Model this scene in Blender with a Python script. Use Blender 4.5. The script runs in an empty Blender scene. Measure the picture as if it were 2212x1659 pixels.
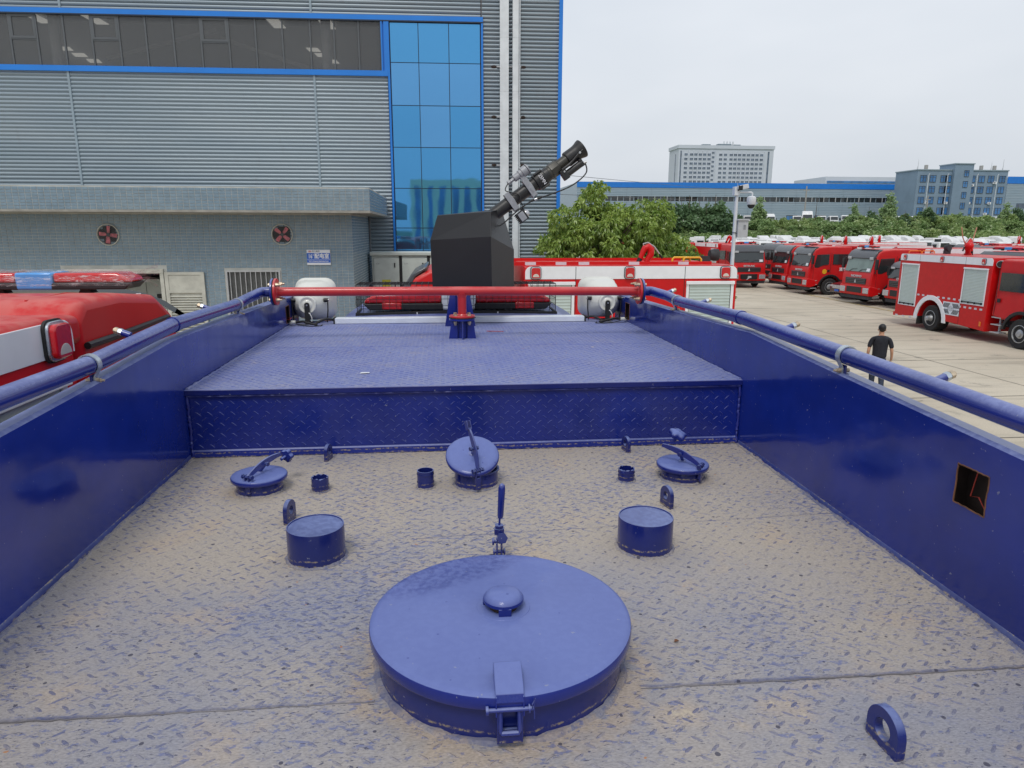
import bpy, bmesh, math, random
from mathutils import Vector, Matrix, noise
R = math.radians
PI = math.pi
scene = bpy.context.scene
COL = scene.collection

# ------------------------------------------------------------------ camera
PITCH, YAW, ROLL = R(12.5), R(5.6), R(0.12)
fw = Vector((math.sin(YAW)*math.cos(PITCH), math.cos(YAW)*math.cos(PITCH), -math.sin(PITCH)))
rt = Vector((math.cos(YAW), -math.sin(YAW), 0)); up = rt.cross(fw)
r2 = rt*math.cos(ROLL)+up*math.sin(ROLL); u2 = -rt*math.sin(ROLL)+up*math.cos(ROLL)
cd = bpy.data.cameras.new('camera'); cam = bpy.data.objects.new('camera', cd); COL.objects.link(cam)
cam.matrix_world = Matrix(((r2.x, u2.x, -fw.x, 0), (r2.y, u2.y, -fw.y, 0), (r2.z, u2.z, -fw.z, 4.0), (0, 0, 0, 1)))
cd.sensor_width = 36.0; cd.lens = 36.0*1500/2212; cd.clip_start = 0.05; cd.clip_end = 3000
scene.camera = cam
# ------------------------------------------------------------------ light
SUN_EL, SUN_AZ = R(58), R(200)       # high, veiled sun behind the camera
world = bpy.data.worlds.new('World'); scene.world = world; world.use_nodes = True
nt = world.node_tree; nt.nodes.clear()
wo = nt.nodes.new('ShaderNodeOutputWorld'); bg = nt.nodes.new('ShaderNodeBackground')
sky = nt.nodes.new('ShaderNodeTexSky'); sky.sky_type = 'NISHITA'; sky.sun_disc = False
sky.sun_elevation = SUN_EL; sky.sun_rotation = SUN_AZ; sky.air_density = 1.6; sky.dust_density = 4.0
tc = nt.nodes.new('ShaderNodeTexCoord'); mp = nt.nodes.new('ShaderNodeMapping'); mp.inputs['Scale'].default_value = (1.2, 1.2, 3.5)
nz = nt.nodes.new('ShaderNodeTexNoise'); nz.inputs['Scale'].default_value = 1.3; nz.inputs['Detail'].default_value = 4
cr = nt.nodes.new('ShaderNodeValToRGB')      # the cloud sheet: nearly even, pale grey
cr.color_ramp.elements[0].position = 0.30; cr.color_ramp.elements[0].color = (5.8, 6.35, 7.1, 1)
cr.color_ramp.elements[1].position = 0.72; cr.color_ramp.elements[1].color = (7.5, 7.85, 8.4, 1)
sx = nt.nodes.new('ShaderNodeSeparateXYZ')
hr = nt.nodes.new('ShaderNodeMapRange'); hr.inputs['From Min'].default_value = 0.0; hr.inputs['From Max'].default_value = 0.35
hr.inputs['To Min'].default_value = 0.86; hr.inputs['To Max'].default_value = 1.0
mul = nt.nodes.new('ShaderNodeMix'); mul.data_type = 'RGBA'; mul.blend_type = 'MULTIPLY'; mul.inputs['Factor'].default_value = 1.0
mx = nt.nodes.new('ShaderNodeMix'); mx.data_type = 'RGBA'; mx.inputs['Factor'].default_value = 0.93
L = nt.links.new
L(tc.outputs['Generated'], mp.inputs['Vector']); L(mp.outputs['Vector'], nz.inputs['Vector']); L(nz.outputs['Fac'], cr.inputs['Fac'])
L(tc.outputs['Generated'], sx.inputs['Vector']); L(sx.outputs['Z'], hr.inputs['Value'])
L(cr.outputs['Color'], mul.inputs['A']); L(hr.outputs['Result'], mul.inputs['B'])
L(sky.outputs['Color'], mx.inputs['A']); L(mul.outputs['Result'], mx.inputs['B'])
L(mx.outputs['Result'], bg.inputs['Color']); bg.inputs['Strength'].default_value = 0.100
L(bg.outputs['Background'], wo.inputs['Surface'])
sd = bpy.data.lights.new('sun', 'SUN'); sd.energy = 1.15; sd.angle = R(18); sd.color = (1.0, 0.96, 0.9)
sun = bpy.data.objects.new('sun', sd); COL.objects.link(sun); sun.rotation_euler = (R(90)-SUN_EL, 0, R(-20))
sun.location = (0, -5, 30)
scene.view_settings.view_transform = 'Standard'; scene.view_settings.look = 'None'
scene.view_settings.exposure = 0.22; scene.view_settings.gamma = 1.0; scene.view_settings.use_curve_mapping = False
scene.render.engine = 'CYCLES'

# ------------------------------------------------------------------ materials
MATS = {}
class NG:
    def __init__(s, name):
        s.m = bpy.data.materials.new(name); s.m.use_nodes = True; s.t = s.m.node_tree; s.t.nodes.clear()
        s.out = s.n('ShaderNodeOutputMaterial'); s.b = s.n('ShaderNodeBsdfPrincipled'); s.l(s.b.outputs[0], s.out.inputs[0])
        s.tc = s.n('ShaderNodeTexCoord'); s.geo = s.n('ShaderNodeNewGeometry')
    def n(s, t, **k):
        x = s.t.nodes.new(t)
        for a, b in k.items(): setattr(x, a, b)
        return x
    def l(s, a, b): s.t.links.new(a, b)
    def set(s, sock, v):
        if hasattr(v, 'is_output') or isinstance(v, bpy.types.NodeSocket): s.l(v, sock)
        else: sock.default_value = v
    def noise(s, scale, detail=3, vec=None, rough=.55, stretch=None, world=True, dist=0.0):
        x = s.n('ShaderNodeTexNoise'); x.inputs['Scale'].default_value = scale; x.inputs['Detail'].default_value = detail
        x.inputs['Roughness'].default_value = rough; x.inputs['Distortion'].default_value = dist
        v = vec or (s.geo.outputs['Position'] if world else s.tc.outputs['Object'])
        if stretch:
            mpp = s.n('ShaderNodeMapping'); mpp.inputs['Scale'].default_value = stretch[:3]
            if len(stretch) > 3: mpp.inputs['Rotation'].default_value = (0, 0, stretch[3])
            s.l(v, mpp.inputs[0]); v = mpp.outputs[0]
        s.l(v, x.inputs['Vector']); return x.outputs['Fac']
    def ramp(s, v, a, b, lo=0., hi=1.):
        x = s.n('ShaderNodeMapRange'); x.interpolation_type = 'SMOOTHSTEP'
        x.inputs['From Min'].default_value = a; x.inputs['From Max'].default_value = b
        x.inputs['To Min'].default_value = lo; x.inputs['To Max'].default_value = hi
        s.l(v, x.inputs['Value']); return x.outputs['Result']
    def math(s, op, a, b=0.):
        x = s.n('ShaderNodeMath', operation=op); s.set(x.inputs[0], a); s.set(x.inputs[1], b); return x.outputs[0]
    def mix(s, f, a, b, mode='MIX'):
        x = s.n('ShaderNodeMix', data_type='RGBA', blend_type=mode)
        s.set(x.inputs['Factor'], f)
        for k, v in (('A', a), ('B', b)):
            if isinstance(v, tuple): v = v if len(v) == 4 else v+(1,)
            s.set(x.inputs[k], v)
        return x.outputs['Result']
    def bump(s, h, strength=.3, dist=.01):
        x = s.n('ShaderNodeBump'); x.inputs['Strength'].default_value = strength; x.inputs['Distance'].default_value = dist
        s.l(h, x.inputs['Height']); s.l(x.outputs[0], s.b.inputs['Normal']); return x
    def upness(s):
        x = s.n('ShaderNodeSeparateXYZ'); s.l(s.geo.outputs['Normal'], x.inputs[0]); return x.outputs['Z']

def mat(name, base, rough=.5, metal=0., coat=0., var=.15, vs=6., dust=None, dustc=(.40, .36, .31), bump=0., bs=40., spec=.5, emit=None, alpha=None):
    if name in MATS: return MATS[name]
    g = NG(name); b = g.b
    col = base+(1,)
    if var:
        n = g.noise(vs, 4); f = g.ramp(n, .3, .7, 1-var, 1+var)
        col = g.mix(1.0, base, g.mix(f, (0, 0, 0), (1, 1, 1)) if False else f, 'MULTIPLY')
        x = col
    if dust:
        u = g.ramp(g.upness(), .25, .95); d = g.ramp(g.noise(9, 5), .3, .62)
        f = g.math('MULTIPLY', g.math('MULTIPLY', u, d), dust)
        f2 = g.math('ADD', f, g.math('MULTIPLY', g.ramp(g.noise(2.2, 5), .35, .75), dust*.07))
        col = g.mix(f2, col, dustc)
        g.set(b.inputs['Roughness'], g.math('ADD', g.math('MULTIPLY', f2, .5), rough))
    else:
        g.set(b.inputs['Roughness'], g.ramp(g.noise(14, 3), .3, .7, max(0, rough-.06), min(1, rough+.06)) if var else rough)
    g.set(b.inputs['Base Color'], col)
    b.inputs['Metallic'].default_value = metal; b.inputs['Coat Weight'].default_value = coat; b.inputs['Coat Roughness'].default_value = .08
    b.inputs['Specular IOR Level'].default_value = spec
    if bump: g.bump(g.noise(bs, 4), bump, .01)
    if emit: b.inputs['Emission Color'].default_value = emit[:3]+(1,); b.inputs['Emission Strength'].default_value = emit[3]
    if alpha is not None: b.inputs['Alpha'].default_value = alpha
    MATS[name] = g.m
    return g.m

TAN = (.385, .338, .29)
M = {}
def build_mats():
    BLUE = (.006, .015, .165)
    # truck paint, with dust lying on what faces up
    def paint(name, upd, walld, base=BLUE, low=False, dlo=.55, slo=.72, stain=False, buck=0., rough=.22, dustc=(.29, .34, .58)):
        g = NG(name); b = g.b
        u = g.ramp(g.upness(), .2, .9)
        d = g.ramp(g.noise(7, 6), .25, .7, dlo, 1.0)
        sp = g.ramp(g.noise(60, 4), .42, .60, slo, 1.0)
        f = g.math('MULTIPLY', g.math('MULTIPLY', g.math('MULTIPLY', u, d), sp), upd)
        cloud = g.math('MULTIPLY', g.ramp(g.noise(1.7, 5, stretch=(1, .6, 2.2)), .40, .78), walld)
        f = g.math('ADD', f, cloud)
        col = g.mix(g.ramp(g.noise(3, 4), .3, .7), base, tuple(c*1.35 for c in base))
        if stain:     # dust rubbed off in a crescent, and a few dried drops
            q = g.n('ShaderNodeSeparateXYZ'); g.l(g.geo.outputs['Position'], q.inputs[0])
            dx = g.math('MULTIPLY', g.math('SUBTRACT', q.outputs['X'], .01), .75); dy = g.math('SUBTRACT', q.outputs['Y'], g.math('ADD', 1.60, g.math('MULTIPLY', q.outputs['X'], .45)))
            r_ = g.math('ADD', g.math('MULTIPLY', dx, dx), g.math('MULTIPLY', g.math('MULTIPLY', dy, dy), 2.6))
            rub = g.math('MULTIPLY', g.ramp(r_, .004, .030, 1, 0), g.ramp(g.noise(55, 5, rough=.7), .40, .62, .15, .62)); f = g.math('MULTIPLY', f, g.math('SUBTRACT', 1.0, rub))
            vo = g.n('ShaderNodeTexVoronoi', voronoi_dimensions='2D'); vo.inputs['Scale'].default_value = 15; g.l(g.geo.outputs['Position'], vo.inputs['Vector'])
            s2 = g.n('ShaderNodeSeparateColor'); g.l(vo.outputs['Color'], s2.inputs[0])
            dot = g.math('MULTIPLY', g.math('LESS_THAN', vo.outputs['Distance'], g.math('MULTIPLY', s2.outputs[1], .05)), g.math('GREATER_THAN', s2.outputs[0], .6)); f = g.math('MULTIPLY', f, g.math('SUBTRACT', 1.0, g.math('MULTIPLY', dot, .5)))
        col = g.mix(f, col, dustc)
        if low:      # rain splash and dirt drawn in lines just above the deck
            px = g.n('ShaderNodeSeparateXYZ'); g.l(g.geo.outputs['Position'], px.inputs[0])
            zz = g.math('ADD', px.outputs['Z'], g.ramp(g.noise(10, 6, rough=.7), .3, .7, -.004, .004))
            band = g.math('MULTIPLY', g.ramp(zz, 3.066, 3.069), g.ramp(zz, 3.070, 3.074, 1, 0))
            band2 = g.math('MULTIPLY', g.ramp(zz, 3.050, 3.053), g.ramp(zz, 3.054, 3.058, 1, 0))
            br = g.ramp(g.noise(60, 6, rough=.75), .44, .60)
            bb = g.math('MULTIPLY', g.math('ADD', band, band2), br)
            col = g.mix(g.math('MULTIPLY', bb, .85), col, (.36, .29, .17))
        col = g.mix(g.math('MULTIPLY', g.ramp(g.noise(75, 2), .72, .76), .5), col, (.30, .31, .36))
        col = g.mix(g.math('MULTIPLY', g.ramp(g.noise(7, 8, stretch=(1, 1, .25), rough=.75), .64, .70), .22), col, (.10, .12, .30))
        g.set(b.inputs['Base Color'], col)
        g.set(b.inputs['Roughness'], g.math('ADD', g.math('MULTIPLY', f, .55), rough))
        b.inputs['Coat Weight'].default_value = .25; b.inputs['Coat Roughness'].default_value = .10
        if buck: g.bump(g.math('ADD', g.noise(1.9, 3), g.math('MULTIPLY', g.noise(11, 3), .06)), buck, .05)
        else: g.bump(g.noise(18, 4), .06, .01)
        M[name] = g.m
    paint('truck_blue', .62, .16); paint('truck_blue_low', .68, .05, low=True, base=(.004, .010, .115), dustc=(.21, .27, .52))
    paint('truck_blue_wall', .72, .045, base=(.005, .018, .185), rough=.13, buck=.30); paint('truck_blue_pipe', .66, .08, rough=.14, dustc=(.28, .33, .58))
    paint('lid_blue', .90, .03, dlo=.88, slo=.93, stain=True, dustc=(.14, .185, .44)); paint('bulkhead_blue', .5, .05, base=(.004, .014, .165), rough=.25, low=True)
    paint('bulkhead_tread', .22, .03, base=(.006, .018, .18), rough=.25)
    paint('weld_blue', .22, .05, base=(.012, .02, .18), rough=.3)
    # deck: paint under trodden dried mud
    def deck(name, mudlow, mudc, mudc2, bluec, darkc, treads=False, tlo=.05, bluew=(.57, .66), mudc3=(.45, .35, .25)):
        g = NG(name); b = g.b
        px = g.n('ShaderNodeSeparateXYZ'); g.l(g.geo.outputs['Position'], px.inputs[0])
        yy = g.math('ADD', g.math('MULTIPLY', g.ramp(px.outputs['Y'], .9, 2.3), .30), g.noise(1.6, 5))
        big = g.ramp(yy, .40, .82)
        base = g.mix(big, mudc, mudc2)
        base = g.mix(g.math('MULTIPLY', g.ramp(g.noise(4.5, 5), .54, .70), .45), base, mudc3)
        vd = g.n('ShaderNodeVectorMath', operation='DISTANCE'); vd.inputs[1].default_value = (.113, 1.408, 3.05); g.l(g.geo.outputs['Position'], vd.inputs[0])
        rg = g.math('ADD', vd.outputs['Value'], g.ramp(g.noise(11, 5), .3, .7, -.035, .035)); rg = g.math('MULTIPLY', g.ramp(rg, .27, .29), g.ramp(rg, .30, .36, 1, 0))
        base = g.mix(g.math('MULTIPLY', rg, .55), base, mudc3)
        fine = g.ramp(g.noise(120, 3, stretch=(1.0, 2.4, 1, .5)), .25, .75, .80, 1.16)
        base = g.mix(1.0, base, fine, 'MULTIPLY')
        # patches where the paint shows
        zone = g.ramp(g.noise(1.9, 3), .30, .70, -.03, .045)
        n1 = g.math('ADD', g.noise(40, 7, stretch=(.8, 1.7, 1, .35), rough=.75), zone)
        f1 = g.math('MULTIPLY', g.ramp(n1, bluew[0], bluew[1]), .72)
        col = g.mix(f1, base, bluec)
        n2 = g.math('ADD', g.noise(75, 5, stretch=(.8, 2.2, 1, -.4), rough=.7), g.math('MULTIPLY', zone, .7))
        col = g.mix(g.math('MULTIPLY', g.ramp(n2, .60, .65), .85), col, darkc)
        if treads: col = g.mix(g.ramp(g.math('ADD', g.noise(9, 5, rough=.7), zone), .42, .66, tlo, .80), col, darkc)
        # cream crust and rust dots
        col = g.mix(g.math('MULTIPLY', g.ramp(g.noise(9, 7, rough=.7), .655, .70), .8), col, (.48, .41, .31))
        col = g.mix(g.math('MULTIPLY', g.ramp(g.noise(33, 2), .745, .78), .8), col, (.42, .17, .05))
        # rain drops dried dark
        vo = g.n('ShaderNodeTexVoronoi', voronoi_dimensions='2D'); vo.inputs['Scale'].default_value = 14
        mpp = g.n('ShaderNodeMapping'); mpp.inputs['Scale'].default_value = (1, 1, .01); g.l(g.geo.outputs['Position'], mpp.inputs[0]); g.l(mpp.outputs[0], vo.inputs['Vector'])
        sc = g.n('ShaderNodeSeparateColor'); g.l(vo.outputs['Color'], sc.inputs[0])
        keep = g.math('GREATER_THAN', sc.outputs[0], .55)
        rad = g.math('MULTIPLY', sc.outputs[1], .082)
        dot = g.math('MULTIPLY', g.math('LESS_THAN', vo.outputs['Distance'], rad), keep)
        col = g.mix(g.math('MULTIPLY', dot, .85), col, (.045, .045, .075))
        g.set(b.inputs['Base Color'], col)
        g.set(b.inputs['Roughness'], g.ramp(f1, 0, 1, .82, .5))
        h = g.math('ADD', g.noise(70, 5), g.math('MULTIPLY', f1, -.4))
        g.bump(h, .35, .004)
        M[name] = g.m
    deck('deck_mud', .5, (.265, .265, .305), TAN, (.115, .14, .30), (.045, .05, .10), bluew=(.56, .605))
    deck('deck_mud_tread', .5, (.245, .245, .29), (.37, .325, .28), (.105, .13, .28), (.10, .115, .22), treads=True, tlo=.16, bluew=(.53, .61))
    deck('upper_deck', .5, (.16, .20, .42), (.235, .255, .40), (.11, .145, .40), (.05, .07, .26), bluew=(.42, .60), mudc3=(.33, .31, .34))
    deck('upper_deck_tread', .5, (.145, .185, .43), (.19, .225, .41), (.08, .115, .38), (.045, .065, .26), treads=True, tlo=.12, bluew=(.42, .58), mudc3=(.36, .34, .38))
    mat2 = lambda n, *a, **k: M.__setitem__(n, mat(n, *a, **k))
    mat2('red_pipe', (.50, .018, .022), .30, coat=.3, dust=.38, dustc=(.62, .22, .20), bump=.05, bs=30)
    mat2('red_body', (.58, .006, .008), .36, coat=.12, spec=.3, var=.05, dust=.10, dustc=(.5, .25, .2))
    mat2('red_roof', (.55, .009, .011), .38, coat=.1, spec=.3, var=.05, dust=.40, dustc=(.62, .30, .26), vs=3)
    mat2('white_body', (.82, .83, .85), .35, coat=.15, var=.03, dust=.1)
    mat2('white_truck', (.72, .73, .74), .4, coat=.2, var=.08, vs=1.5, dust=.25, dustc=(.5, .48, .44))
    mat2('reflector', (.62, .60, .66), .35, var=.05)
    mat2('black_plastic', (.014, .015, .018), .5, var=.2, dust=.06)
    mat2('grey_plastic', (.13, .14, .16), .5, var=.1, dust=.15)
    mat2('light_grey_plastic', (.45, .46, .47), .4, var=.05)
    mat2('cannon_box', (.008, .0085, .011), .42, var=.08, dust=.20, dustc=(.10, .10, .12), bump=.08, bs=300)
    mat2('cannon_barrel', (.015, .015, .016), .42, var=.15, bump=.05); mat2('clamp_grey', (.30, .31, .33), .5, metal=.2, var=.1, vs=40)
    mat2('cannon_bronze', (.045, .043, .036), .4, metal=.2, var=.1)
    mat2('galvanised', (.50, .55, .60), .32, metal=.75, var=.12, vs=25)
    mat2('steel', (.55, .56, .57), .3, metal=.9, var=.1)
    mat2('aluminium', (.72, .76, .82), .35, metal=.15, var=.06)
    mat2('seam_dark', (.17, .16, .17), .8, var=.2); mat2('brass', (.50, .41, .30), .45, metal=.6, var=.25, vs=60)
    mat2('gasket', (.02, .02, .02), .8, var=.1)
    mat2('horn_white', (.68, .68, .62), .30, coat=.35, var=.03, dust=.06)
    mat2('cable_black', (.012, .012, .013), .55, var=.1)
    mat2('cable_white', (.7, .7, .7), .4, var=.05)
    mat2('rust', (.16, .07, .035), .85, var=.4, vs=20)
    mat2('rust_dark', (.035, .022, .018), .9, var=.4, vs=10)
    mat2('wire_red', (.45, .05, .03), .5, var=0)
    mat2('tyre', (.018, .018, .019), .85, var=.2, dust=.2)
    mat2('rim', (.42, .43, .44), .4, metal=.5, var=.15)
    mat2('glass_dark', (.025, .032, .034), .06, var=.1, vs=2, spec=.8)
    mat2('glass_green', (.14, .20, .18), .08, var=.15, vs=2, spec=.8)
    mat2('shutter_green', (.50, .58, .54), .45, metal=.15, var=.03)
    mat2('lamp_red', (.55, .01, .015), .12, coat=.6, var=.1, vs=40)
    mat2('lamp_clear', (.62, .55, .50), .15, coat=.5, var=.1)
    mat2('bar_blue', (.08, .32, .72), .2, coat=.4, var=.05)
    mat2('orange', (.75, .20, .02), .4, var=.05)
    mat2('yellow', (.80, .42, .02), .35, coat=.3, var=.05)
    mat2('chassis', (.03, .032, .036), .7, var=.3)
    mat2('headlight', (.50, .50, .52), .15, metal=.4, var=.35, vs=30)
    mat2('skin', (.50, .27, .17), .5, var=.05)
    mat2('hair', (.008, .007, .007), .5, var=.2)
    mat2('shirt', (.010, .012, .020), .8, var=.15, vs=20)
    mat2('jeans', (.025, .035, .06), .85, var=.2, vs=20)
    mat2('shoe', (.02, .02, .02), .5, var=.1)
    mat2('blue_trim', (.014, .20, .68), .4, var=.05, vs=1)
    mat2('pipe_white', (.68, .72, .75), .4, var=.07, vs=4)
    mat2('seam_grey', (.27, .34, .39), .45, var=.05)
    mat2('frame_grey', (.10, .11, .12), .45, var=.05)
    mat2('mullion_dark', (.015, .03, .06), .5, var=.05)
    mat2('door_cream', (.50, .50, .44), .5, var=.12, vs=5)
    mat2('cabinet_grey', (.56, .60, .56), .45, var=.05)
    mat2('label_yellow', (.65, .58, .05), .5, var=.1, vs=30)
    mat2('sign_white', (.74, .76, .79), .4, var=.02)
    mat2('sign_blue', (.02, .12, .52), .4, var=.02)
    mat2('letter_white', (.80, .80, .82), .5, var=0)
    mat2('letter_grey', (.25, .25, .27), .5, var=0)
    mat2('fan_pink', (.68, .19, .22), .5, var=.2, vs=20)
    mat2('interior_dark', (.05, .05, .055), .9, var=.2)
    mat2('interior_grey', (.30, .31, .33), .9, var=.2, vs=.5)
    mat2('interior_white', (.62, .62, .60), .8, var=.1)
    mat2('roof_light', (.8, .8, .7), .8, var=0, emit=(1, .97, .88, .6))
    mat2('soffit', (.30, .29, .26), .8, var=.15)
    mat2('bark', (.10, .075, .055), .9, var=.3, vs=10)
    mat2('car_maroon', (.06, .008, .014), .25, coat=.6, var=.05)
    mat2('grille_black', (.012, .012, .013), .5, var=.1)
    mat2('fairing_grey', (.07, .075, .085), .35, coat=.4, var=.08)
    mat2('highrise_wall', (.60, .64, .71), .6, var=.04, vs=.05)  # albedo lifted and blued, distance haze put into the colour
    mat2('far_window', (.12, .16, .22), .15, var=.3, vs=.3)
    mat2('office_wall', (.21, .29, .38), .7, var=.08, vs=.2)
    mat2('office_glass', (.06, .19, .42), .1, var=.3, vs=.3)
    mat2('concrete_pole', (.36, .35, .33), .8, var=.1)
    mat2('back_wall', (.85, .78, .50), .8, var=.1)
    mat2('camera_white', (.66, .68, .70), .35, var=.03)
    mat2('joint_dark', (.10, .09, .075), .9, var=.2)
    mat2('yellow_line', (.50, .38, .16), .8, var=.25, vs=3)
    # corrugated cladding
    def clad(name, c, v2):
        g = NG(name); b = g.b
        f = g.ramp(g.noise(.5, 4, stretch=(.4, 1, 3)), .3, .7); col = g.mix(f, c, v2)
        col = g.mix(g.math('MULTIPLY', g.ramp(g.noise(5, 6, stretch=(1, 1, .3)), .60, .8), .35), col, (.20, .21, .22))
        g.set(b.inputs['Base Color'], col); b.inputs['Roughness'].default_value = .38; b.inputs['Metallic'].default_value = .15
        M[name] = g.m
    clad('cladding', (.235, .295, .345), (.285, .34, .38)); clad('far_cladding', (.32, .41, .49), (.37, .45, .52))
    # mosaic tile: object- and cell-varied blue-grey
    for nm, ws in (('tile', 1), ('tile_single', 0)):
        g = NG(nm); b = g.b
        big = g.ramp(g.noise(.9, 3, stretch=(.6, 1, 1.4)), .35, .65)
        col = g.mix(big, (.185, .265, .335), (.215, .29, .345))
        cell = g.noise(9, 1); col = g.mix(1.0, col, g.ramp(cell, .25, .75, .92, 1.08), 'MULTIPLY')
        g.set(b.inputs['Base Color'], col); b.inputs['Roughness'].default_value = .25
        M[nm] = g.m
    mat2('grout', (.44, .45, .42), .9, var=.15, vs=3)
    # blue mirror glass
    for i, c in enumerate([(.10, .36, .67), (.13, .37, .68), (.09, .34, .65)]):
        g = NG('glass_blue_%s' % 'abc'[i]); b = g.b
        b.inputs['Base Color'].default_value = c+(1,); b.inputs['Metallic'].default_value = .85; b.inputs['Roughness'].default_value = .03
        g.bump(g.noise(.9, 2), .05, .05)
        M['glass_blue%d' % i] = g.m
    g = NG('glass_strip'); g.b.inputs['Base Color'].default_value = (.135, .14, .145, 1); g.b.inputs['Roughness'].default_value = .04
    g.b.inputs['Alpha'].default_value = .50; g.b.inputs['Specular IOR Level'].default_value = .55; M['glass_strip'] = g.m
    g = NG('plastic_film'); g.b.inputs['Base Color'].default_value = (.8, .75, .76, 1); g.b.inputs['Roughness'].default_value = .2
    g.set(g.b.inputs['Alpha'], g.ramp(g.noise(14, 6, stretch=(.5, 3, 3), dist=1.5), .46, .72, .06, .50)); g.bump(g.noise(20, 5, dist=2), .6, .02)
    M['plastic_film'] = g.m
    # concrete yard
    g = NG('yard_concrete'); b = g.b
    col = g.mix(g.ramp(g.noise(.25, 5), .35, .65), (.47, .41, .315), (.55, .485, .38))
    col = g.mix(g.math('MULTIPLY', g.ramp(g.noise(1.0, 6, stretch=(.35, 2.2, 1, .5)), .48, .70), .5), col, (.25, .22, .175))
    col = g.mix(1.0, col, g.ramp(g.noise(30, 4), .2, .8, .90, 1.10), 'MULTIPLY')
    col = g.mix(g.math('MULTIPLY', g.ramp(g.noise(.8, 8, rough=.7), .59, .67), .5), col, (.16, .15, .13))
    g.set(b.inputs['Base Color'], col); b.inputs['Roughness'].default_value = .85; g.bump(g.noise(60, 4), .2, .004); M['yard'] = g.m
    g = NG('bank_soil'); b = g.b
    col = g.mix(g.ramp(g.noise(.15, 5), .35, .65), (.07, .11, .035), (.12, .14, .06))
    g.set(b.inputs['Base Color'], col); b.inputs['Roughness'].default_value = .95; M['bank'] = g.m
    # foliage
    def leaf(name, c1, c2, c3, sc):
        g = NG(name); g.t.nodes.remove(g.b)
        col = g.mix(g.ramp(g.noise(sc, 3), .32, .68), c1, c2)
        col = g.mix(g.math('MULTIPLY', g.ramp(g.noise(sc*9, 2), .55, .72), .55), col, c3)
        d = g.n('ShaderNodeBsdfDiffuse'); t = g.n('ShaderNodeBsdfTranslucent'); gl = g.n('ShaderNodeBsdfGlossy'); gl.inputs['Roughness'].default_value = .35
        g.set(d.inputs[0], col); g.set(t.inputs[0], col)
        m1 = g.n('ShaderNodeMixShader'); m1.inputs[0].default_value = .30; g.l(d.outputs[0], m1.inputs[1]); g.l(t.outputs[0], m1.inputs[2])
        m2 = g.n('ShaderNodeMixShader'); m2.inputs[0].default_value = .045; g.l(m1.outputs[0], m2.inputs[1]); g.l(gl.outputs[0], m2.inputs[2])
        g.l(m2.outputs[0], g.out.inputs[0]); M[name] = g.m
    leaf('leaf_camphor', (.17, .28, .05), (.34, .46, .10), (.54, .50, .15), 2.6)
    leaf('leaf_bush', (.10, .18, .03), (.17, .27, .05), (.26, .31, .08), 2.0)
    leaf('leaf_dark', (.11, .19, .10), (.16, .26, .12), (.20, .29, .13), .25)  # far trees: greens brightened toward blue to stand in for haze
    leaf('leaf_pale', (.28, .40, .19), (.34, .46, .22), (.38, .48, .24), .3)
    leaf('leaf_scrub', (.19, .30, .11), (.31, .41, .15), (.46, .46, .24), .12)
build_mats()

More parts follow.
